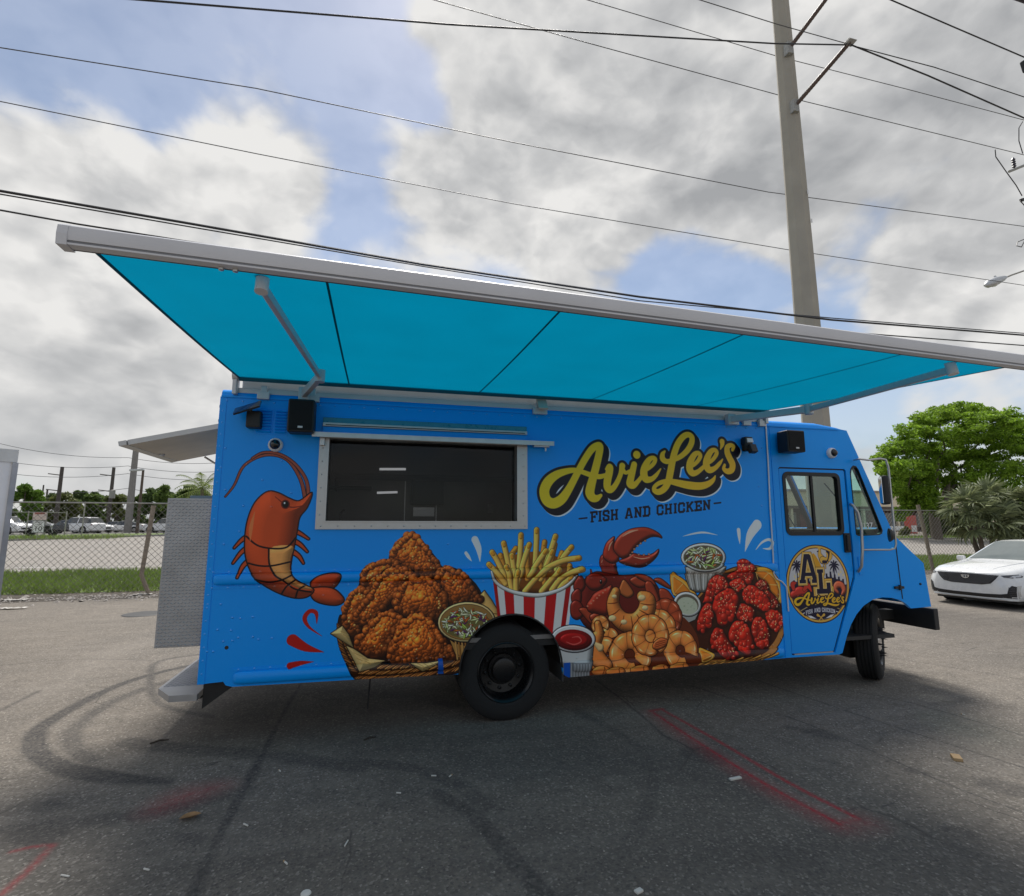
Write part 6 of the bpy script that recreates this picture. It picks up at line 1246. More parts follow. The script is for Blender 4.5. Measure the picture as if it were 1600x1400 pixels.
def motorcycle(loc, rz):
    m = empty('motorcycle', (0, 0, 0), 'black motorcycle parked behind the speed limit sign', 'motorcycle')
    for x in (-.72, .72):
        w_ = obj('wheel', MB().lathe([(.24, .05), (.31, .05), (.33, 0), (.31, -.05), (.24, -.05)], (x, 0, .33), (0, 1, 0), 20), RUB, m); obj('rim', MB().lathe([(.24, .02), (.05, .03), (0, .03)], (x, 0, .33), (0, 1, 0), 16), RIMM, w_)
    obj('body', MB().box(-.45, -.13, .38, .35, .13, .72, .08).obox((.15, 0, .84), (1, 0, -.1), (0, 1, 0), (.1, 0, 1), .30, .15, .13, .09), BLK, m); obj('seat', MB().obox((-.42, 0, .80), (1, 0, .05), (0, 1, 0), (0, 0, 1), .38, .13, .06, .04), BLK, m)
    obj('fork', MB().tube([(.72, .09, .33), (.50, .09, .98)], .025, 6).tube([(.72, -.09, .33), (.50, -.09, .98)], .025, 6), STEEL, m); obj('handlebar', MB().tube([(.35, .36, 1.06), (.48, .15, 1.02), (.48, -.15, 1.02), (.35, -.36, 1.06)], .016, 6), BLK, m); obj('headlight', MB().lathe([(0, .05), (.08, .04), (.09, -.04), (0, -.08)], (.60, 0, .90), (1, 0, 0), 12), LAMPW, m)
    m.location = loc; m.rotation_euler = (0, 0, rz)
motorcycle(spot(67, 44), R(10))
# the nearer white sedan: shell lofted on its own, fascia pieces let into the nose
def sedan_near():
    c = empty('parked_sedan', (0, 0, 0), 'white sedan with dark mesh grille facing the camera at the right edge', 'car')
    ctrl = [ # a: x, low, waist, top, half width, top half width, crown
     (-.00, .30, .56, .735, .50, .42, .0), (.02, .22, .56, .765, .66, .56, .01), (.08, .18, .58, .785, .79, .66, .02), (.20, .17, .62, .81, .89, .74, .03), (.40, .18, .68, .85, .935, .80, .035), (.80, .19, .76, .905, .945, .83, .035), (1.25, .20, .83, .955, .945, .82, .03), (1.42, .2, .86, .985, .945, .78, .03), (1.55, .2, .88, 1.06, .945, .74, .03), (2.30, .2, .90, 1.405, .945, .60, .03), (2.6, .2, .90, 1.44, .945, .585, .03), (3.4, .2, .90, 1.42, .945, .58, .03), (4.2, .22, .91, 1.12, .94, .66, .03), (4.7, .26, .92, 1.04, .91, .70, .02), (4.92, .34, .86, .98, .80, .62, .01)]
    A = np.array(ctrl); xs = A[:, 0]; U = np.concatenate([np.linspace(0, .4, 14)[:-1], np.linspace(.4, 1.42, 12)[:-1], np.linspace(1.42, 2.3, 10)[:-1], np.linspace(2.3, 4.92, 18)])
    rings = []
    for x in U:
        lo, wa, top, w, wt, cr = [np.interp(x, xs, A[:, k]) for k in range(1, 7)]
        prof = np.array([(0, lo), (w * .7, lo), (w * .93, lo + .015), (w * .985, lo + .09), (w, (lo + wa) / 2), (w * .985, wa - .04), (w * .955, wa), ((w * .955 + wt) / 2 + .01, (wa + top) / 2), (wt, top - .02), (wt * .9, top + cr * .2), (wt * .5, top + cr * .8), (0, top + cr)])
        rings.append([(x, y, z) for y, z in prof] + [(x, -y, z) for y, z in prof[-2:0:-1]])
    n = len(rings[0]); V = [p for r_ in rings for p in r_]; parts = {'body': [], 'windscreen': [], 'side_window': [], 'roof_glass': [], 'rear_window': []}
    for i in range(len(U) - 1):
        um = (U[i] + U[i + 1]) / 2
        for k in range(n):
            f = (i * n + k, i * n + (k + 1) % n, (i + 1) * n + (k + 1) % n, (i + 1) * n + k); kk = k if k < 11 else n - 1 - k; t = 'body'
            if 1.45 < um < 2.3 and kk >= 9: t = 'windscreen'
            elif 3.4 < um < 4.2 and kk >= 9: t = 'rear_window'
            elif 1.75 < um < 4.0 and kk in (6, 7) and abs(um - 2.9) > .05: t = 'side_window'
            parts[t].append(f)
    parts['body'].append(tuple(range(n))); parts['body'].append(tuple(range((len(U) - 1) * n, len(U) * n)))
    def sub(fs):
        used = sorted({i for f in fs for i in f}); mp = {j: i for i, j in enumerate(used)}; o = MB(); o.v = [V[i] for i in used]; o.f = [tuple(mp[i] for i in f) for f in fs]; return o
    P_ = paint('pearl_white', (.72, .73, .73)); b = obj('body', sub(parts['body']), P_, c, smooth=50)
    obj('windscreen', sub(parts['windscreen']), mat('sedan_glass', (.10, .125, .125), .04, spec=.9, coat=.5), c, smooth=50); obj('side_window', sub(parts['side_window']), GLS, c, smooth=50); obj('rear_window', sub(parts['rear_window']), GLS, c, smooth=50)
    bv = BVHTree.FromPolygons([Vector(p) for p in V], [f for fs in parts.values() for f in fs])
    def drape(name, poly, m, par=b, off=.006, nres=14, from_x=True, holes=()):
        """poly in (sideways, up) seen from the front, laid on the nose"""
        P2 = np.array(poly); lo, hi = P2.min(0), P2.max(0); bm = bmesh.new(); vs = [bm.verts.new((0, y, z)) for y, z in poly]; bm.faces.new(vs)
        for k in range(1, nres): bmesh.ops.bisect_plane(bm, geom=bm.verts[:] + bm.edges[:] + bm.faces[:], plane_co=(0, lo[0] + (hi[0] - lo[0]) * k / nres, 0), plane_no=(0, 1, 0))
        for k in range(1, 4): bmesh.ops.bisect_plane(bm, geom=bm.verts[:] + bm.edges[:] + bm.faces[:], plane_co=(0, 0, lo[1] + (hi[1] - lo[1]) * k / 4), plane_no=(0, 0, 1))
        bmesh.ops.triangulate(bm, faces=bm.faces[:])
        for v in bm.verts:
            h = bv.ray_cast(Vector((-2, v.co.y, v.co.z)), Vector((1, 0, 0))); v.co.x = (h[0].x if h[0] else .25) - off
        r_ = bmesh.ops.extrude_face_region(bm, geom=bm.faces[:])
        for v in [g for g in r_['geom'] if isinstance(g, bmesh.types.BMVert)]: v.co.x += off + .012
        return obj(name, MB().bm(bm), m, par)
    sym = lambda h: h + [(-y, z) for y, z in h[::-1]]
    gr = drape('grille', sym([(0, .50), (.30, .505), (.47, .54), (.56, .64), (.62, .725), (.30, .735), (0, .74)][1:]), GRILL, off=.008)
    ms = MB()
    for s_ in (1, -1):
        for i in range(-16, 17):
            pts = []
            for t in np.linspace(0, 1, 9):
                z = .51 + .22 * t; y = i * .055 + s_ * (t - .5) * .26
                lim = spl([.50, .54, .64, .725], [.30, .47, .56, .61], z)
                if abs(y) < lim:
                    h = bv.ray_cast(Vector((-2, y, z)), Vector((1, 0, 0)))
                    if h[0]: pts.append(h[0] + Vector((-.012, 0, 0)))
            if len(pts) > 1: ms.tube(pts, .0045, 4)
    obj('grille_mesh', ms, mat('grille_bar', (.16, .16, .17), .3, .6), gr, kind='stuff')
    em = drape('crest_emblem', [(-.085, .70), (.085, .70), (.075, .655), (.045, .628), (0, .618), (-.045, .628), (-.075, .655)], mat('chrome', (.6, .6, .62), .2, .9, var=.05), gr, off=.028, nres=6)
    for i, (y, m_) in enumerate(((-.035, (.10, .10, .11)), (-.012, (.55, .55, .57)), (.012, (.12, .12, .13)), (.036, (.5, .5, .52)))): drape('crest_field', [(y - .011, .688), (y + .011, .688), (y + .010, .645), (y - .010, .645)], mat('crest_%s' % 'abcd'[i], m_, .3, .7), gr, off=.033, nres=2)
    drape('lower_intake', sym([(.30, .235), (.62, .245), (.74, .26), (.80, .33), (.74, .35), (.62, .325), (.30, .31)]), GRILL)
    for s_ in (1, -1):
        drape('corner_vent', [(s_ * y, z) for y, z in ((.70, .25), (.84, .245), (.855, .50), (.80, .52), (.755, .46))], GRILL, nres=5)
        for k in range(6): drape('vent_slat', [(s_ * y, z + k * .038) for y, z in ((.755, .28), (.835, .278), (.835, .288), (.755, .290))], mat('slat', (.05, .05, .055), .4), off=.012, nres=3)
        drape('running_light', [(s_ * y, z) for y, z in ((.858, .25), (.885, .255), (.895, .53), (.862, .515))], LAMPW, nres=3, off=.01)
        drape('headlight', [(s_ * y, z) for y, z in ((.645, .725), (.70, .685), (.80, .675), (.875, .69), (.88, .765), (.78, .745))], mat('smoked_lamp', (.06, .06, .065), .1, coat=.6), nres=5, off=.008); drape('lamp_element', [(s_ * y, z) for y, z in ((.76, .69), (.86, .70), (.865, .745), (.80, .73))], LAMPW, nres=3, off=.013)
        obj('mirror', MB().box(1.62, s_ * .93, .93, 1.74, s_ * 1.10, 1.05, .035), P_, c, smooth=40); obj('bonnet_crease', MB().tube([(.25 + t * 1.1, s_ * (.42 + .16 * t), float(np.interp(.25 + t * 1.1, xs, A[:, 3])) + float(np.interp(.25 + t * 1.1, xs, A[:, 6])) * .75) for t in np.linspace(0, 1, 10)], .006, 5), P_, b, smooth=60)
        for x in (.95, 3.95):
            obj('wheel_arch', MB().lathe([(0, .004), (.39, .004)], (x, s_ * .942, .36), (0, s_, 0), 28), GRILL, b)
            w_ = obj('wheel', MB().lathe([(.23, .01), (.30, .016), (.345, -.01), (.35, -.03), (.35, -.24), (.33, -.26), (0, -.26)], (x, s_ * .95, .345), (0, s_, 0), 28), RUB, c, smooth=40); obj('rim', MB().lathe([(.235, .012), (.22, -.02), (.06, -.01), (0, .0)], (x, s_ * .952, .345), (0, s_, 0), 10), mat('alloy', (.42, .42, .43), .3, .8), w_)
    drape('splitter', sym([(.30, .185), (.66, .19), (.84, .20), (.86, .225), (.66, .215), (.30, .205)]), P_, off=.03)
    obj('underbody', MB().box(.25, -.80, .12, 4.7, .80, .24), BLK, c); obj('dashboard', MB().box(1.6, -.7, .8, 2.0, .7, .99, .04), GRILL, c)
    w0 = 13.214, 9.521; c.location = (w0[0], w0[1], 0); c.rotation_euler = (0, 0, math.pi / 2 - 1.465); return c
sedan_near()
# ------------------------------------------------------------------ signs, poles, wires
def sign():
    p = at_depth(60, 822, 41); z0 = gz(p.y) + .12; f = Vector((-p.x, -p.y, 0)).normalized(); s_ = Vector((-f.y, f.x, 0))
    z1 = at_depth(60, 823, 41).z; t = empty('speed_sign', (p.x, p.y, z0), 'white speed limit 10 sign on a thin post in the grass verge', 'sign')
    obj('post', MB().tube([(p.x, p.y, z0 - .1), (p.x, p.y, z1 + 1.1)], .03, 6), GALV, t)
    def plate(n, zc, hw, hh, m): return obj(n, MB().obox(Vector((p.x, p.y, zc)) + f * .045, s_, f, (0, 0, 1), hw, .008, hh, .0), m, t)
    pl = plate('plate', z1, .36, .46, WHT); o = Vector((p.x, p.y, z1)) + f * .056
    inkm = mat('sign_ink', (.012, .012, .012), .5)
    for txt, sz, dz in (('10', .50, -.16), ('SPEED', .15, .33), ('LIMIT', .15, .16)): obj('lettering', text_mb(txt, sz, lambda x, y, z: o + s_ * x + Vector((0, 0, y + dz)) + f * z, .003), inkm, pl)
    bd = MB()
    for a, b, c_, d in ((0, .44, .34, .012), (0, -.44, .34, .012), (.34, 0, .012, .44), (-.34, 0, .012, .44)): bd.obox(o + s_ * a + Vector((0, 0, b)), s_, f, (0, 0, 1), c_, .004, d)
    obj('border', bd, inkm, pl); plate('top_plate', z1 + .80, .40, .28, mat('faded_red_white', (.62, .50, .46), .5, var=.2, scale=6)); plate('top_band', z1 + 1.02, .30, .07, mat('faded_red', (.52, .14, .10), .5))
sign()
def back_fence():
    a = at_depth(14, 822, 43.5); b = at_depth(100, 822, 45.5); f = empty('rail_fence', (a.x, a.y, gz(a.y)), 'low pipe and wire fence round the far lot behind the speed sign', 'fence')
    za_ = at_depth(14, 800, 43.5).z; obj('top_rail', MB().tube([(a.x, a.y, za_), (b.x, b.y, za_)], .04, 6), GALV, f)
    for px in (42, 71, 102, 129): p = at_depth(px, 822, 44.5); obj('post', MB().tube([(p.x, p.y, gz(p.y)), (p.x, p.y, za_ + (.1 if px < 110 else .9))], .045, 6), GALV, f)
back_fence()
POLEC = mat('pole_concrete', (.37, .34, .28), .85, var=.10, scale=1.5, bump=.3); POLEW = mat('pole_wood', (.10, .085, .075), .9, var=.2, scale=8); POLY = mat('polymer_brown', (.10, .065, .05), .5); WIREM = mat('cable_black', (.022, .022, .024), .5, .2); WIREG = mat('conductor', (.10, .10, .105), .45, .6)
def oct_tube(x, y, z0, z1, r0, r1, n=8, rot=.3):
    b = MB(); c = math.cos(rot), math.sin(rot)
    for z, r_ in ((z0, r0), (z1, r1)): b.v += [(x + r_ * math.cos(2 * math.pi * k / n + rot), y + r_ * math.sin(2 * math.pi * k / n + rot), z) for k in range(n)]
    b.f = [(k, (k + 1) % n, (k + 1) % n + n, k + n) for k in range(n)] + [tuple(range(n, 2 * n))]; return b
PX, PY = 11.83, 12.0
pole = empty('utility_pole', (PX, PY, 0), 'tall tapered concrete utility pole rising behind the truck cab', 'utility pole')
obj('shaft', oct_tube(PX, PY, 0, 26, .40, .185, 8, .55), POLEC, pole)
def post_ins(p0, p1, n='line_post_insulator'):
    p0, p1 = Vector(p0), Vector(p1); d = p1 - p0; k = 44; pts = [p0 + d * i / k for i in range(k + 1)]
    o = obj(n, MB().tube(pts, [.062 if i % 2 else .056 for i in range(k + 1)], 8), POLY, pole, smooth=60); obj('base_clamp', MB().obox(p0 - d.normalized() * .05, (1, 0, 0), (0, 1, 0), (0, 0, 1), .10, .10, .20, .02), GALV, o); obj('end_clamp', MB().obox(p1, d.normalized(), (1, 0, 0), d.normalized().cross(Vector((1, 0, 0))), .10, .12, .05, .01), GALV, o); return p1
iA, iB = on_y(1243, 165, PY - .3), on_y(1328, 66, PY - 1.6); post_ins(iA, iB)
iC, iD = on_y(1234, 75, PY - .3), on_y(1318, -38, PY - 1.6); post_ins(iC, iD)
for px, py in ((1262, 300), (1268, 345)): 
    q = on_y(px, py, PY - .3); obj('tag', MB().box(q.x - .02, q.y - .01, q.z - .06, q.x + .02, q.y, q.z + .06), WHT, pole)
def wire(pts, r, label, m=WIREM, Y=PY, name='power_line', sag=0., ext=(60, 60)):
    """a cable through traced points in the upright plane over the lot, carried on past both ends"""
    P3 = [on_y(x, y, Y) if len((x, y)) == 2 and not isinstance(x, Vector) else x for x, y in pts]
    d0 = (P3[0] - P3[1]).normalized(); d1 = (P3[-1] - P3[-2]).normalized()
    P3 = ([P3[0] + d0 * ext[0]] if ext[0] else []) + P3 + ([P3[-1] + d1 * ext[1]] if ext[1] else [])
    out = []
    for a, b in zip(P3[:-1], P3[1:]):
        k = max(2, int((b - a).length / 2.5)); out += [a + (b - a) * i / k for i in range(k)]
    out.append(P3[-1]); obj(name, MB().tube(out, r, 5, False), m, label=label, cat='cable', group='cables over the lot', smooth=60, fix=False)
iBm = (1328, 68)
wire([(200, -2), (700, 38), (1210, 68), (1322, 70)], .020, 'thick cable from the top left corner to the lower insulator of the concrete pole', Y=PY - 1.6, ext=(60, 0))
wire([(1330, 70), (1450, 118), (1602, 185)], .022, 'thick cable running down to the right from the lower insulator', Y=PY - 1.6, ext=(0, 60))
wire([(1335, 72), (1460, 105), (1602, 152)], .014, 'thinner cable running right from the lower insulator, above the thick one', Y=PY - 1.6, ext=(0, 60))
wire([(-2, 74), (400, 138), (800, 222), (1200, 300), (1602, 354)], .013, 'thin cable crossing the whole sky below the thick top cable', WIREG, PY + 1.5)
wire([(-2, 158), (400, 240), (800, 318), (1230, 390), (1548, 438)], .012, 'thin cable crossing the sky above the pair of dark cables, ending near the street lamp', WIREG, PY + 2, ext=(60, 60))
wire([(-2, 298), (300, 350), (660, 413), (1000, 464), (1300, 500), (1602, 524)], .026, 'thick dark cable just above the awning, upper of the pair', Y=PY - 1.2)
wire([(-2, 303), (300, 355), (660, 416), (1000, 470), (1300, 497), (1602, 521)], .014, 'thin cable twisted with the upper dark cable above the awning', Y=PY - 1.1)
wire([(-2, 328), (120, 350), (500, 410), (1000, 480), (1170, 507), (1400, 525), (1602, 540)], .018, 'dark cable lower of the pair, passing behind the awning bar', Y=PY - 1.0)
wire([(672, -2), (900, 62), (1215, 148), (1600, 242)], .013, 'thin cable from the top middle down to the right edge behind the concrete pole', WIREG, PY + 1.2)
wire([(912, -2), (1215, 88), (1420, 140), (1602, 188)], .013, 'thin cable from right of the top middle down to the right edge', WIREG, PY + 1.8)
wire([(1088, -2), (1215, 38), (1330, 70)], .012, 'short thin cable coming down to the lower insulator from the top', WIREG, PY - 1.6, ext=(60, 0))
wire([(1388, -2), (1490, 42), (1602, 90)], .018, 'dark cable cutting the top right corner', Y=PY - 2.4)
def right_pole():
    p = on_y(1745, 820, 14.5); x, y = p.x, p.y; t = empty('equipment_pole', (x, y, 0), 'pole with crossarm, fuses and street lamp at the right edge', 'utility pole')
    def q(a, b, Y=14.5): return on_y(a, b, Y)
    top = on_y(1625, 0, 14.5); obj('shaft', MB().tube([(x, y, 0), (x, y, top.z + 2)], [.20, .15], 10), POLEW, t)
    c1, c2 = q(1577, 268, 14.0), q(1720, 210, 14.0); obj('crossarm', MB().tube([c1, c2], .055, 6), GALV, t)
    iz = q(1585, 262, 14.0); b_ = MB().lathe([(.03, 0)] + [(.075 if k % 2 else .045, .05 * k) for k in range(1, 9)] + [(.02, .45)], iz, (0, 0, 1), 10); obj('insulator', b_, mat('insulator_dark', (.05, .045, .06), .35), t, smooth=30)
    for pts in (((1555, 234), (1556, 245), (1572, 268), (1588, 290), (1597, 306)), ((1598, 190), (1592, 200), (1592, 220), (1598, 240)), ((1600, 374), (1590, 378), (1588, 384), (1596, 386), (1601, 376)), ((1594, 314), (1600, 320), (1606, 330))): obj('jumper', MB().tube([q(a, b, 13.9) for a, b in pts], .018, 5), WIREM, t, smooth=60)
    obj('cutout', MB().obox(q(1599, 312, 13.9), (.9, 0, .3), (0, 1, 0), (-.3, 0, .9), .16, .05, .06, .01), BLK, t); obj('arrester', MB().obox(q(1601, 104, 13.6), (1, 0, .2), (0, 1, 0), (-.2, 0, 1), .09, .09, .24, .05), BLK, t); obj('cable_bundle', MB().tube([q(1575, -8, 13.6), q(1620, 8, 13.6)], .09, 8), mat('purple_black', (.03, .022, .04), .5), t)
    arm_ = [q(1566, 436), q(1580, 430), q(1600, 423), q(1640, 414), q(1700, 410)]; lampa = obj('lamp_arm', MB().tube(arm_, .035, 6), GALV, t, smooth=60)
    a, b = q(1539, 446), q(1572, 433); d = (b - a).normalized(); s_ = Vector((0, 1, 0)); u = s_.cross(d); hd = MB()
    hd.tube([a, a + (b - a) * .15, a + (b - a) * .5, a + (b - a) * .85, b], [.05, .15, .17, .11, .05], 10)
    obj('lamp_head', hd, GREYM, lampa, smooth=60); obj('lamp_lens', MB().dome(a + (b - a) * .4 + Vector((0, 0, -.10)), (0, 0, -1), .14, .09, 12, 2), mat('lamp_glass', (.7, .7, .72), .12, .5), lampa, smooth=60); obj('photo_cell', MB().lathe([(0, .09), (.04, .08), (.045, 0)], a + (b - a) * .5 + Vector((0, 0, .14)), (0, 0, 1), 8), GREYM, lampa)
right_pole()
def far_pole(px, ytop, d, r, label, m=POLEW, arms=0):
    p = at_depth(px, 822, d); t_ = at_depth(px, ytop, d); g = empty('power_pole', (p.x, p.y, gz(p.y)), label, 'utility pole', 'power poles beyond the far lot')
    obj('shaft', MB().tube([(p.x, p.y, gz(p.y)), (p.x, p.y, t_.z)], [r, r * .75], 8), m, g)
    for k in range(arms): z = t_.z - 1.2 - k * 2.2; obj('crossarm', MB().tube([(p.x - 1.6, p.y, z + .2), (p.x + .1, p.y, z)], .07, 5), m, g)
    return p, t_
pa = far_pole(86, 728, 74, .30, 'dark pole left of the middle, above the white SUV in the far lot', arms=2); pb = far_pole(168, 729, 74, .28, 'dark pole with a transformer beyond the white saloon', arms=3)
pc = far_pole(200, 698, 62, .42, 'thick pale concrete pole under the tan flap', mat('pole_grey', (.24, .225, .21), .85, var=.1)); pd_ = far_pole(60, 757, 85, .14, 'thin distant pole above the speed sign'); far_pole(67, 765, 100, .2, 'short distant pole right of the thin pole above the speed sign')
tr = at_depth(171, 765, 74); obj('transformer', MB().lathe([(0, 0), (.35, 0), (.35, 1.1), (0, 1.2)], (tr.x + .4, tr.y, tr.z - 1.2), (0, 0, 1), 12), GALV, label='transformer can on the pole beyond the white saloon', cat='transformer')
def street_lamp():
    p = at_depth(215, 822, 52); z = at_depth(220, 733, 52).z; g = empty('street_lamp', (p.x, p.y, gz(p.y)), 'rust brown street lamp with a flat head beside the tread plate locker', 'street lamp')
    obj('shaft', MB().tube([(p.x, p.y, gz(p.y)), (p.x, p.y, z)], [.16, .11], 8), mat('brown_paint', (.10, .07, .055), .7, var=.2), g); obj('lamp_head', MB().obox((p.x - .55, p.y, z - .02), (1, 0, .08), (0, 1, 0), (-.08, 0, 1), .6, .2, .09, .03), GREYM, g)
street_lamp()
def far_wire(a, b, label, sag=.8, r=.02):
    pts = [a + (b - a) * t - Vector((0, 0, sag * 4 * t * (1 - t))) for t in np.linspace(0, 1, 14)]; obj('far_cable', MB().tube(pts, r, 4, False), WIREG, label=label, cat='cable', group='distant cables beyond the far lot', fix=False)
for y0, y1, y2, n in ((676, 715, 712, 'highest'), (706, 728, 726, 'second'), (727, 740, 738, 'third'), (755, 763, 764, 'lowest')):
    A, B, Cc = at_depth(-60, y0, 74), at_depth(200, y1, 74), at_depth(420, y2, 78); far_wire(A, B, n + ' of the distant cables between the trailer and the pale pole', 1.0, .03); far_wire(B, Cc, n + ' of the distant cables right of the pale pole', 1.0, .03)
# ------------------------------------------------------------------ trees
def leafmat(n, c, var=.35, tr=.35):
    if n in MATS: return MATS[n]
    m = bpy.data.materials.new(n); m.use_nodes = True; nt = m.node_tree; N = nt.nodes; p = N['Principled BSDF']; g = N.new('ShaderNodeNewGeometry'); r_ = N.new('ShaderNodeValToRGB'); lnk(nt, g.outputs['Random Per Island'], r_.inputs[0])
    e = r_.color_ramp.elements; c = np.array(c); e[0].color = (*(c * (1 - var)), 1); e[1].color = (*np.minimum(c * (1 + var) * np.array((1.15, 1.05, .9)), 1), 1)
    lnk(nt, r_.outputs[0], p.inputs['Base Color']); p.inputs['Roughness'].default_value = .55; p.inputs['Specular IOR Level'].default_value = .3
    t = N.new('ShaderNodeBsdfTranslucent'); lnk(nt, r_.outputs[0], t.inputs[0]); ms = N.new('ShaderNodeMixShader'); ms.inputs[0].default_value = tr; lnk(nt, p.outputs[0], ms.inputs[1]); lnk(nt, t.outputs[0], ms.inputs[2]); lnk(nt, ms.outputs[0], N['Material Output'].inputs[0]); MATS[n] = m; return m
BARK = mat('bark', (.13, .105, .085), .9, var=.3, scale=9, bump=.8, bscale=30)
def leaves(mb, centers, radii, n, size, flat=1.0, up=.6):
    tot = sum(n); V = np.empty((tot, 4, 3)); k = 0
    for c, rd, m in zip(centers, radii, n):
        d = RNG.normal(size=(m, 3)); d /= np.linalg.norm(d, axis=1)[:, None]; rr = RNG.random((m, 1)) ** .45; p = np.array(c) + d * rr * np.array(rd)
        nn = RNG.normal(size=(m, 3)) + np.array((0, 0, up)) + d * .5; nn /= np.linalg.norm(nn, axis=1)[:, None]
        a = np.cross(nn, RNG.normal(size=(m, 3))); a /= np.linalg.norm(a, axis=1)[:, None]; b = np.cross(nn, a); s_ = size * RNG.uniform(.55, 1.3, (m, 1))
        V[k:k + m, 0] = p - a * s_; V[k:k + m, 1] = p - b * s_ * .45; V[k:k + m, 2] = p + a * s_; V[k:k + m, 3] = p + b * s_ * .45 + nn * s_ * .2; k += m
    base = len(mb.v); mb.v += V.reshape(-1, 3).tolist(); mb.f += (np.arange(tot * 4).reshape(-1, 4) + base).tolist(); return mb
def limb(mb, a, b, r0, r1, k=5, wob=.08):
    a, b = Vector(a), Vector(b); L = (b - a).length; pts = [a + (b - a) * i / k + Vector(RNG.normal(0, wob * L * .3, 3)) * (0 if i in (0, k) else 1) for i in range(k + 1)]
    mb.tube(pts, [r0 + (r1 - r0) * i / k for i in range(k + 1)], 7); return pts
def big_tree():
    d = 50.0; base = at_depth(1462, 822, d); bx, by = base.x, base.y; z0 = gz(by)
    t = empty('rain_tree', (bx, by, z0), 'large spreading umbrella tree with bright green leaves right of the truck', 'tree')
    trunk = MB(); fork = Vector((bx, by, z0 + 2.6)); limb(trunk, (bx, by, z0 - .2), fork, .48, .40, 4, .03)
    # crown outline traced as clumps: place in the picture, size in metres, distance offset
    cl = []
    def add(px, py, rx, rz, dd=0.): p = at_depth(px, py, d + dd); cl.append((np.array(p), (rx, rx, rz)))
    for px, py, rx, rz in ((1395, 702, 1.8, .8), (1385, 722, 1.3, .9), (1412, 690, 1.9, .8), (1430, 672, 1.8, .7), (1450, 655, 1.9, .7), (1478, 645, 2.0, .6), (1505, 640, 2.2, .6), (1532, 642, 2.0, .6), (1556, 650, 1.8, .7), (1580, 660, 2.0, .7), (1605, 660, 2.2, .8), (1635, 668, 2.2, .9), (1665, 690, 2.0, .9),
        (1400, 725, 1.6, .9), (1410, 745, 1.5, 1.0), (1408, 765, 1.3, 1.1), (1420, 780, 1.0, .9), (1395, 742, 1.1, .8), (1425, 765, 1.5, 1.1), (1440, 785, 1.0, .8), (1415, 790, .8, .7), (1465, 790, .9, .7), (1448, 735, 1.6, .9), (1490, 765, 1.3, .9), (1515, 770, 1.3, .9), (1432, 725, 1.9, .9), (1436, 750, 1.6, 1.0), (1450, 770, 1.2, 1.0), (1450, 700, 2.0, .8), (1480, 680, 2.2, .8), (1470, 715, 1.8, .8), (1510, 668, 2.4, .8), (1545, 678, 2.2, .8), (1500, 705, 2.0, .8), (1580, 690, 2.2, .9), (1610, 700, 2.4, 1.0), (1540, 712, 1.8, .9), (1565, 730, 2.2, 1.1), (1595, 745, 2.4, 1.3), (1535, 750, 1.6, 1.0), (1520, 735, 1.2, .7), (1475, 745, 1.2, .7), (1640, 740, 2.4, 1.4), (1560, 765, 2.0, 1.1), (1620, 780, 2.2, 1.2)):
        add(px, py, rx * .86, rz * 1.15, RNG.uniform(-1.5, 1.5)); add(px + RNG.uniform(-12, 12), py + RNG.uniform(0, 14), rx * .8, rz * 1.1, RNG.uniform(-4, 4))
        if py < 735: add(px + RNG.uniform(-8, 8), py + RNG.uniform(-2, 10), rx * .9, rz * .8, RNG.uniform(-5, 5))
    sub = []
    for c, r_ in cl:                                # break every clump into sprays so that sky shows between
        for k in range(8):
            q = RNG.normal(size=3); q /= np.linalg.norm(q); sub.append((c + q * np.array(r_) * RNG.uniform(.3, .95), tuple(np.array(r_) * RNG.uniform(.30, .55))))
    for c, r_ in cl[:60:4]:
        pts = limb(trunk, fork if RNG.random() < .5 else fork + Vector((RNG.normal(0, .4), RNG.normal(0, .4), .3)), Vector(c), .16, .03, 6, .10)
    obj('trunk', trunk, BARK, t, smooth=60); mb = MB(); leaves(mb, [c for c, _ in sub], [r_ for _, r_ in sub], [95] * len(sub), .16, up=.9)
    obj('crown', mb, leafmat('leaf_bright', (.19, .33, .035), .42, .5), t, fix=False)
big_tree()
def tree(px, d, ytop, half_px, label, leaf, n=26, lean=0., trunk_r=.18, per=260, size=.30, low=.30):
    base = at_depth(px, 822, d); z0 = gz(base.y); H = at_depth(px, ytop - 5, d).z - z0; rx = half_px * 1.15 * d / FPX; t = empty('broadleaf_tree', (base.x, base.y, z0), label, 'tree', 'trees beyond the far lot')
    tb = MB(); fork = Vector((base.x, base.y, z0 + H * .35)); limb(tb, (base.x, base.y, z0 - .1), fork, trunk_r, trunk_r * .8, 3, .04); cs, rs = [], []
    for i in range(n):
        a = RNG.uniform(0, 6.28); q = math.sqrt(RNG.random()); zz = low + (1 - low) * RNG.random() ** .8; k = math.sqrt(max(.05, 1 - ((zz - .55) / .55) ** 2)); c = np.array((base.x + rx * q * k * math.cos(a), base.y + rx * q * k * math.sin(a), z0 + H * zz * .93)); s_ = rx * RNG.uniform(.20, .36); cs.append(c); rs.append((s_, s_, s_ * .75))
        if i % 3 == 0: limb(tb, fork, Vector(c), trunk_r * .5, .02, 4, .08)
    obj('trunk', tb, BARK, t, smooth=60); mb = MB(); leaves(mb, cs, rs, [per] * n, size); obj('crown', mb, leafmat(*leaf), t, fix=False)
LG, LD, LM = ('leaf_mid', (.12, .19, .05)), ('leaf_dark', (.085, .135, .045)), ('leaf_olive', (.15, .185, .065))
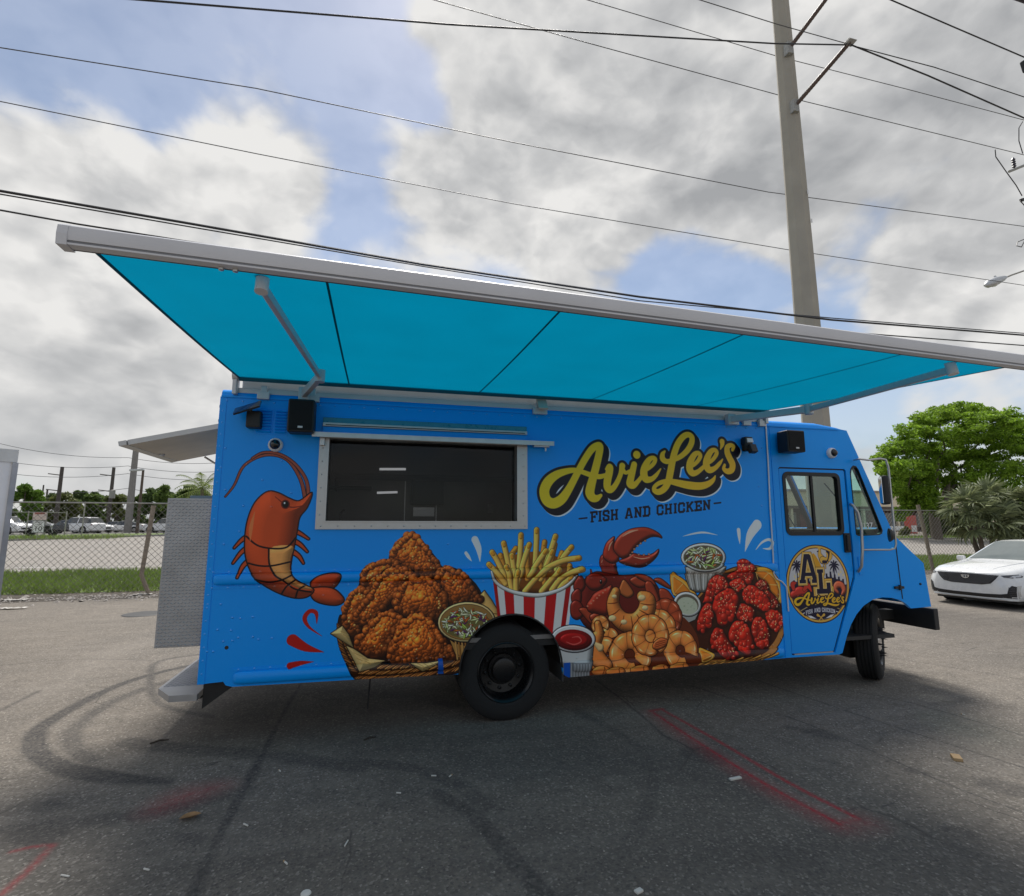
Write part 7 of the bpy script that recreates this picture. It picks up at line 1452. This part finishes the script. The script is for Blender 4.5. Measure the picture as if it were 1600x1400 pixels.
tree(34, 66, 760, 19, 'bright green tree next to the trailer beyond the fence', ('leaf_fresh', (.13, .24, .04)), 30, low=.12); tree(72, 84, 775, 15, 'dark low tree above the speed sign beyond the far lot', LD, low=.05); tree(92, 80, 774, 20, 'olive bushy tree behind the left dark pole', LM, low=.05); tree(118, 92, 766, 13, 'round dark tree standing taller behind the far lot, left of the transformer pole', LD, low=.2)
tree(140, 86, 776, 20, 'mid green tree behind the white saloon', LG, low=.05); tree(150, 95, 772, 14, 'flat topped dark tree left of the transformer pole', LD, low=.2); tree(182, 84, 777, 18, 'olive tree between the transformer pole and the pale pole', LM, low=.05); tree(212, 80, 774, 16, 'mid green tree behind the street lamp', LG, low=.05)
tree(246, 74, 767, 20, 'dense dark tree left of the tread plate locker', LD, 34, low=.05); tree(275, 66, 758, 26, 'broad dark green tree above the tread plate locker', LG, 40, low=.05); tree(312, 72, 765, 24, 'dark tree behind the rear corner of the truck', LD, low=.05); tree(5, 72, 775, 16, 'dark tree behind the trailer', LD, low=.05)
def fan_leaf(R_, n=16, droop=.75, wd=.085):
    """one fan frond with its stalk along +X"""
    mb = MB(); sl = R_ * .55; mb.tube([(0, 0, 0), (sl * .5, 0, .05), (sl, 0, 0)], [.016, .012, .009], 4)
    for i in range(n):
        a = R(-95 + 190 * i / (n - 1)); L = R_ * (.62 + .10 * math.cos(a)) * RNG.uniform(.85, 1.1); d = Vector((math.cos(a), math.sin(a), 0)); s_ = Vector((-d.y, d.x, 0)); b = len(mb.v); dr = droop * RNG.uniform(.5, 1.4)
        for t, w_ in ((.03, .3), (.35, 1), (.7, .7), (1., .05)): c = Vector((sl, 0, 0)) + d * L * t + Vector((0, 0, .16 * L * t - dr * L * t ** 2.4 * .7)); mb.v += [tuple(c - s_ * wd * w_ * .5), tuple(c + Vector((0, 0, -.018 * w_))), tuple(c + s_ * wd * w_ * .5)]
        for k in range(3):
            q = b + k * 3; mb.f += [(q, q + 1, q + 4, q + 3), (q + 1, q + 2, q + 5, q + 4)]
    return mb
def palm_clump(px, d, label, heads, R_, leaf):
    base = at_depth(px, 822, d); z0 = gz(base.y); t = empty('fan_palm', (base.x, base.y, z0), label, 'palm', None); meshes = []
    for hx, hy, hd, nf in heads:
        h = at_depth(hx, hy, d + hd); obj('trunk', MB().tube([(base.x + (h.x - base.x) * .35, base.y + (h.y - base.y) * .35, z0 - .1), (base.x + (h.x - base.x) * .8, base.y + (h.y - base.y) * .8, z0 + (h.z - z0) * .5), tuple(h)], [.10, .08, .07], 7), BARK, t, smooth=60)
        for i in range(nf):
            if len(meshes) < 5: m_ = obj('frond', fan_leaf(R_), leafmat(*leaf), t, fix=False); meshes.append(m_); o = m_
            else: o = meshes[RNG.integers(5)].copy(); COL.objects.link(o)
            az = 2.4 * i + RNG.uniform(-.3, .3); el = R(80 - 125 * (i / max(1, nf - 1)) ** .8 + RNG.uniform(-8, 8)); sc = RNG.uniform(.8, 1.15)
            o.parent = t; m4 = Matrix.Translation(h - Vector((base.x, base.y, z0))) @ Matrix.Rotation(az, 4, 'Z') @ Matrix.Rotation(-el, 4, 'Y') @ Matrix.Rotation(RNG.uniform(-.5, .5), 4, 'X') @ Matrix.Scale(sc, 4)
            o.matrix_local = m4
    # fronds modelled about the clump's base: bring shared meshes back to their own origin
    off = Vector((base.x, base.y, z0))
    for m_ in meshes: m_.data.transform(Matrix.Translation(off))
PALM = ('palm_grey_green', (.17, .21, .115), .45, .25)
palm_clump(1546, 20.5, 'grey green fan palm clump behind the white sedan', [(1508, 795, .0, 17), (1542, 783, .3, 18), (1526, 818, -.4, 15), (1578, 790, .4, 18), (1562, 822, -.5, 14)], .85, PALM)
palm_clump(1612, 20.5, 'second fan palm at the right edge, behind the windscreen of the white sedan', [(1612, 790, 0, 18), (1640, 800, .2, 14), (1600, 820, -.3, 13)], .9, PALM)
def coconut(px, d, ytop, label):
    base = at_depth(px, 822, d); h = at_depth(px, ytop, d); t = empty('coconut_palm', (base.x, base.y, gz(base.y)), label, 'palm'); obj('trunk', MB().tube([(base.x, base.y, gz(base.y)), tuple(h)], [.2, .14], 8), BARK, t); mb = MB()
    for i in range(22):
        az = 2.4 * i; el = R(70 - 95 * i / 21); L = RNG.uniform(2.6, 3.6); d0 = Vector((math.cos(az) * math.cos(el), math.sin(az) * math.cos(el), math.sin(el))); s_ = Vector((-math.sin(az), math.cos(az), 0)); pr = h
        for k in range(16):
            t_ = (k + 1) / 16; c = h + d0 * L * t_ + Vector((0, 0, -1.5 * t_ ** 2.2)); mb.tube([pr, c], .02, 3, False); pr = c
            for q in (1, -1):
                b = len(mb.v); tip = c + s_ * q * .65 * math.sin(math.pi * (.15 + .8 * t_)) + d0 * .25 + Vector((0, 0, -.35)); mb.v += [tuple(c), tuple(c + d0 * .07), tuple(tip)]; mb.f.append((b, b + 1, b + 2))
    obj('crown', mb, leafmat('leaf_palm', (.16, .22, .06)), t, fix=False)
coconut(316, 52, 764, 'coconut palm showing above the locker at the rear of the truck')
def bush(px, d, ytop, half_px, label, leaf, n=18):
    base = at_depth(px, 822, d); z0 = gz(base.y); H = at_depth(px, ytop, d).z - z0; rx = half_px * d / FPX; t = empty('shrub', (base.x, base.y, z0), label, 'shrub', 'shrubs before the low building'); cs, rs = [], []
    for i in range(n): a = RNG.uniform(0, 6.28); q = math.sqrt(RNG.random()); cs.append(np.array((base.x + rx * q * math.cos(a), base.y + rx * .6 * q * math.sin(a), z0 + H * RNG.uniform(.1, .8)))); s_ = rx * .35; rs.append((s_, s_, H * .2))
    mb = MB(); leaves(mb, cs, rs, [220] * n, .16); obj('foliage', mb, leafmat(*leaf), t, fix=False); sb = MB()
    for k in range(5): sb.tube([(base.x + RNG.normal(0, .2), base.y, z0), tuple(cs[k])], [.04, .015], 5)
    obj('stem', sb, BARK, t)
bush(1468, 56, 790, 20, 'tall dark shrub under the umbrella tree', LD, 30); bush(1492, 57, 795, 16, 'dark shrub between the tall shrub and the fan palm', LD, 24); bush(1413, 60, 822, 8, 'low pale green bush before the red box', LM, 10); bush(1590, 58, 800, 30, 'wide dark shrub behind the fan palms', LD, 30)
# ------------------------------------------------------------------ low building across the road
def building():
    Y0 = 62.; X0, X1 = 22., 150.; zr = 6.9; g = gz(Y0); t = empty('shop_building', ((X0 + X1) / 2, Y0 + 9, g), 'long low cream shop building with a flat roof across the road', 'building'); CRM = mat('cream_stucco', (.84, .72, .53), .85, var=.06, scale=1); SH = mat('shop_brown', (.10, .06, .05), .8, var=.3, scale=2)
    w_ = obj('wall', MB().box(X0, Y0 + 3.2, g, X1, Y0 + 18, zr - .3), SH, t); ro = obj('roof', MB().box(X0 - .3, Y0 - .3, zr - .28, X1 + .3, Y0 + 18.3, zr, .04), mat('roof_pinkish', (.42, .34, .29), .8), t); obj('fascia', MB().box(X0, Y0, g + 3.35, X1, Y0 + 3.18, zr - .281), CRM, t); obj('fascia_band', MB().box(X0, Y0 - .06, g + 3.25, X1, Y0 - .003, g + 3.6), mat('band_brown', (.12, .09, .07), .7), t)
    k = 0
    for x in np.arange(X0 + 3, X1, 6.2):
        obj('column', MB().box(x - .18, Y0 + .1, g, x + .18, Y0 + .46, g + 3.345), CRM, t)
        wn = obj('window', MB().box(x + .9, Y0 + 3.12, g + .7, x + 3.4, Y0 + 3.19, g + 2.8), mat('pale_frame', (.45, .42, .38), .6), w_); obj('pane', MB().box(x + 1.0, Y0 + 3.09, g + .8, x + 3.3, Y0 + 3.115, g + 2.7), GLS, wn)
        obj('door', MB().box(x + 4.0, Y0 + 3.10, g, x + 5.1, Y0 + 3.19, g + 2.5), mat('door_red', (.22, .05, .045), .6) if k % 2 else GLS, w_); k += 1
building()
p_ = at_depth(1423, 822, 66); z_ = gz(p_.y); v_ = empty('vending_machine', (p_.x, p_.y, z_), 'red and white vending box in the shade of the low building', 'vending machine')
obj('cabinet', MB().box(p_.x - .5, p_.y - .4, z_, p_.x + .5, p_.y + .4, z_ + 2.2, .03), mat('machine_red', (.55, .09, .07), .5), v_); obj('front_panel', MB().box(p_.x - .42, p_.y - .425, z_ + .2, p_.x + .42, p_.y - .401, z_ + 1.0), WHT, v_); obj('side_panel', MB().box(p_.x + .501, p_.y - .38, z_ + .1, p_.x + .52, p_.y + .38, z_ + 2.1), WHT, v_)
p_ = at_depth(1404, 822, 64); z_ = gz(p_.y); bn = empty('bench', (p_.x, p_.y, z_), 'pale bench under the canopy of the low building', 'bench'); obj('seat', MB().box(p_.x - 1.2, p_.y - .25, z_ + .42, p_.x + 1.2, p_.y + .25, z_ + .5), WHT, bn); obj('backrest', MB().box(p_.x - 1.2, p_.y + .2, z_ + .5, p_.x + 1.2, p_.y + .26, z_ + .95), WHT, bn)
for s_ in (-1, 1): obj('leg', MB().box(p_.x + s_ * 1.0 - .04, p_.y - .2, z_, p_.x + s_ * 1.0 + .04, p_.y + .2, z_ + .42), GALV, bn)
# ------------------------------------------------------------------ litter on the lot
BUTT = mat('paper_white', (.62, .60, .55), .8, var=.1); TANP = mat('filter_tan', (.40, .27, .14), .8)
for i, (x, y, l, lab) in enumerate(((437, 1205, .035, 'cigarette end nearest the tyre scrub curve'), (384, 1290, .04, 'cigarette end right of the dry leaf'), (541, 1319, .05, 'cigarette end near the bottom middle, longer than its neighbours'), (446, 1349, .04, 'cigarette end below the longer one near the bottom'), (102, 1370, .05, 'cigarette end beside the red paint stroke at bottom left'), (678, 1213, .035, 'left one of two cigarette ends lying close together'), (704, 1213, .035, 'right one of two cigarette ends lying close together'), (623, 1240, .03, 'small cigarette end left of the close pair'), (229, 1360, .035, 'cigarette end below the dark seam at bottom left'), (1505, 1117, .03, 'tiny white scrap near the right edge beyond the oil stain'))):
    p = on_z(x, y); a = RNG.uniform(0, 3.1); d = Vector((math.cos(a), math.sin(a), 0)); e = empty('cigarette_end', p, lab, 'cigarette end', 'cigarette ends on the pavement')
    obj('paper', MB().tube([p + Vector((0, 0, .005)) - d * l * .5, p + Vector((0, 0, .005)) + d * l * .2], .0045, 6), BUTT, e); obj('filter', MB().tube([p + Vector((0, 0, .005)) + d * l * .2, p + Vector((0, 0, .005)) + d * l * .55], .0046, 6), TANP if i % 3 == 0 else BUTT, e)
p = on_z(1149, 1218); obj('paper_scrap', MB().obox(p + Vector((0, 0, .008)), (.98, .1, 0), (-.1, .98, 0), (0, 0, 1), .05, .012, .006, .002), BUTT, label='flat white strip of paper beside the red sprayed outline', cat='litter')
p = on_z(1495, 1187); obj('wood_chip', MB().obox(p + Vector((0, 0, .015)), (.6, .8, .1), (-.8, .6, 0), (0, 0, 1), .04, .03, .012, .004), TANP, label='tan chip of wood on the pavement at the right', cat='litter')
p = on_z(478, 1396); obj('bottle_cap', MB().lathe([(0, .006), (.022, .006), (.026, 0)], p, (0, 0, 1), 12), BUTT, label='pale round cap at the bottom edge', cat='litter'); p = on_z(998, 1394); obj('paper_scrap', MB().obox(p + Vector((0, 0, .006)), (.9, .3, 0), (-.3, .9, 0), (0, 0, 1), .022, .014, .005, .002), BUTT, label='small white scrap at the bottom middle edge', cat='litter')
def dry_leaf():
    p = on_z(297, 1279); mb = MB(); n = 10; a = R(20)
    for i in range(n + 1):
        t = i / n; w_ = .03 * math.sin(math.pi * t) ** .7; x = (t - .5) * .125
        for j, s_ in enumerate((-1, -.5, 0, .5, 1)): y = s_ * w_; z = .004 + .02 * abs(s_) ** 1.5 * math.sin(math.pi * t) + .02 * abs(t - .5); mb.v.append((p.x + x * math.cos(a) - y * math.sin(a), p.y + x * math.sin(a) + y * math.cos(a), z))
    for i in range(n):
        for j in range(4): q = i * 5 + j; mb.f.append((q, q + 1, q + 6, q + 5))
    obj('dry_leaf', mb, mat('leaf_brown', (.30, .17, .075), .7, var=.25, scale=30), label='curled brown dry leaf lying on the pavement at lower left', cat='leaf', smooth=60, fix=False)
dry_leaf()
for x, y, l, lab in ((249, 1160, .06, 'dark twig inside the tyre scrub curve at left'), (578, 1155, .05, 'dark twig in the shade under the rear of the truck')):
    p = on_z(x, y); obj('twig', MB().tube([p + Vector((-l, -l * .5, .008)), p + Vector((0, .01, .014)), p + Vector((l, l * .5, .006))], [.006, .008, .004], 5), mat('twig_dark', (.04, .03, .022), .9), label=lab, cat='twig')
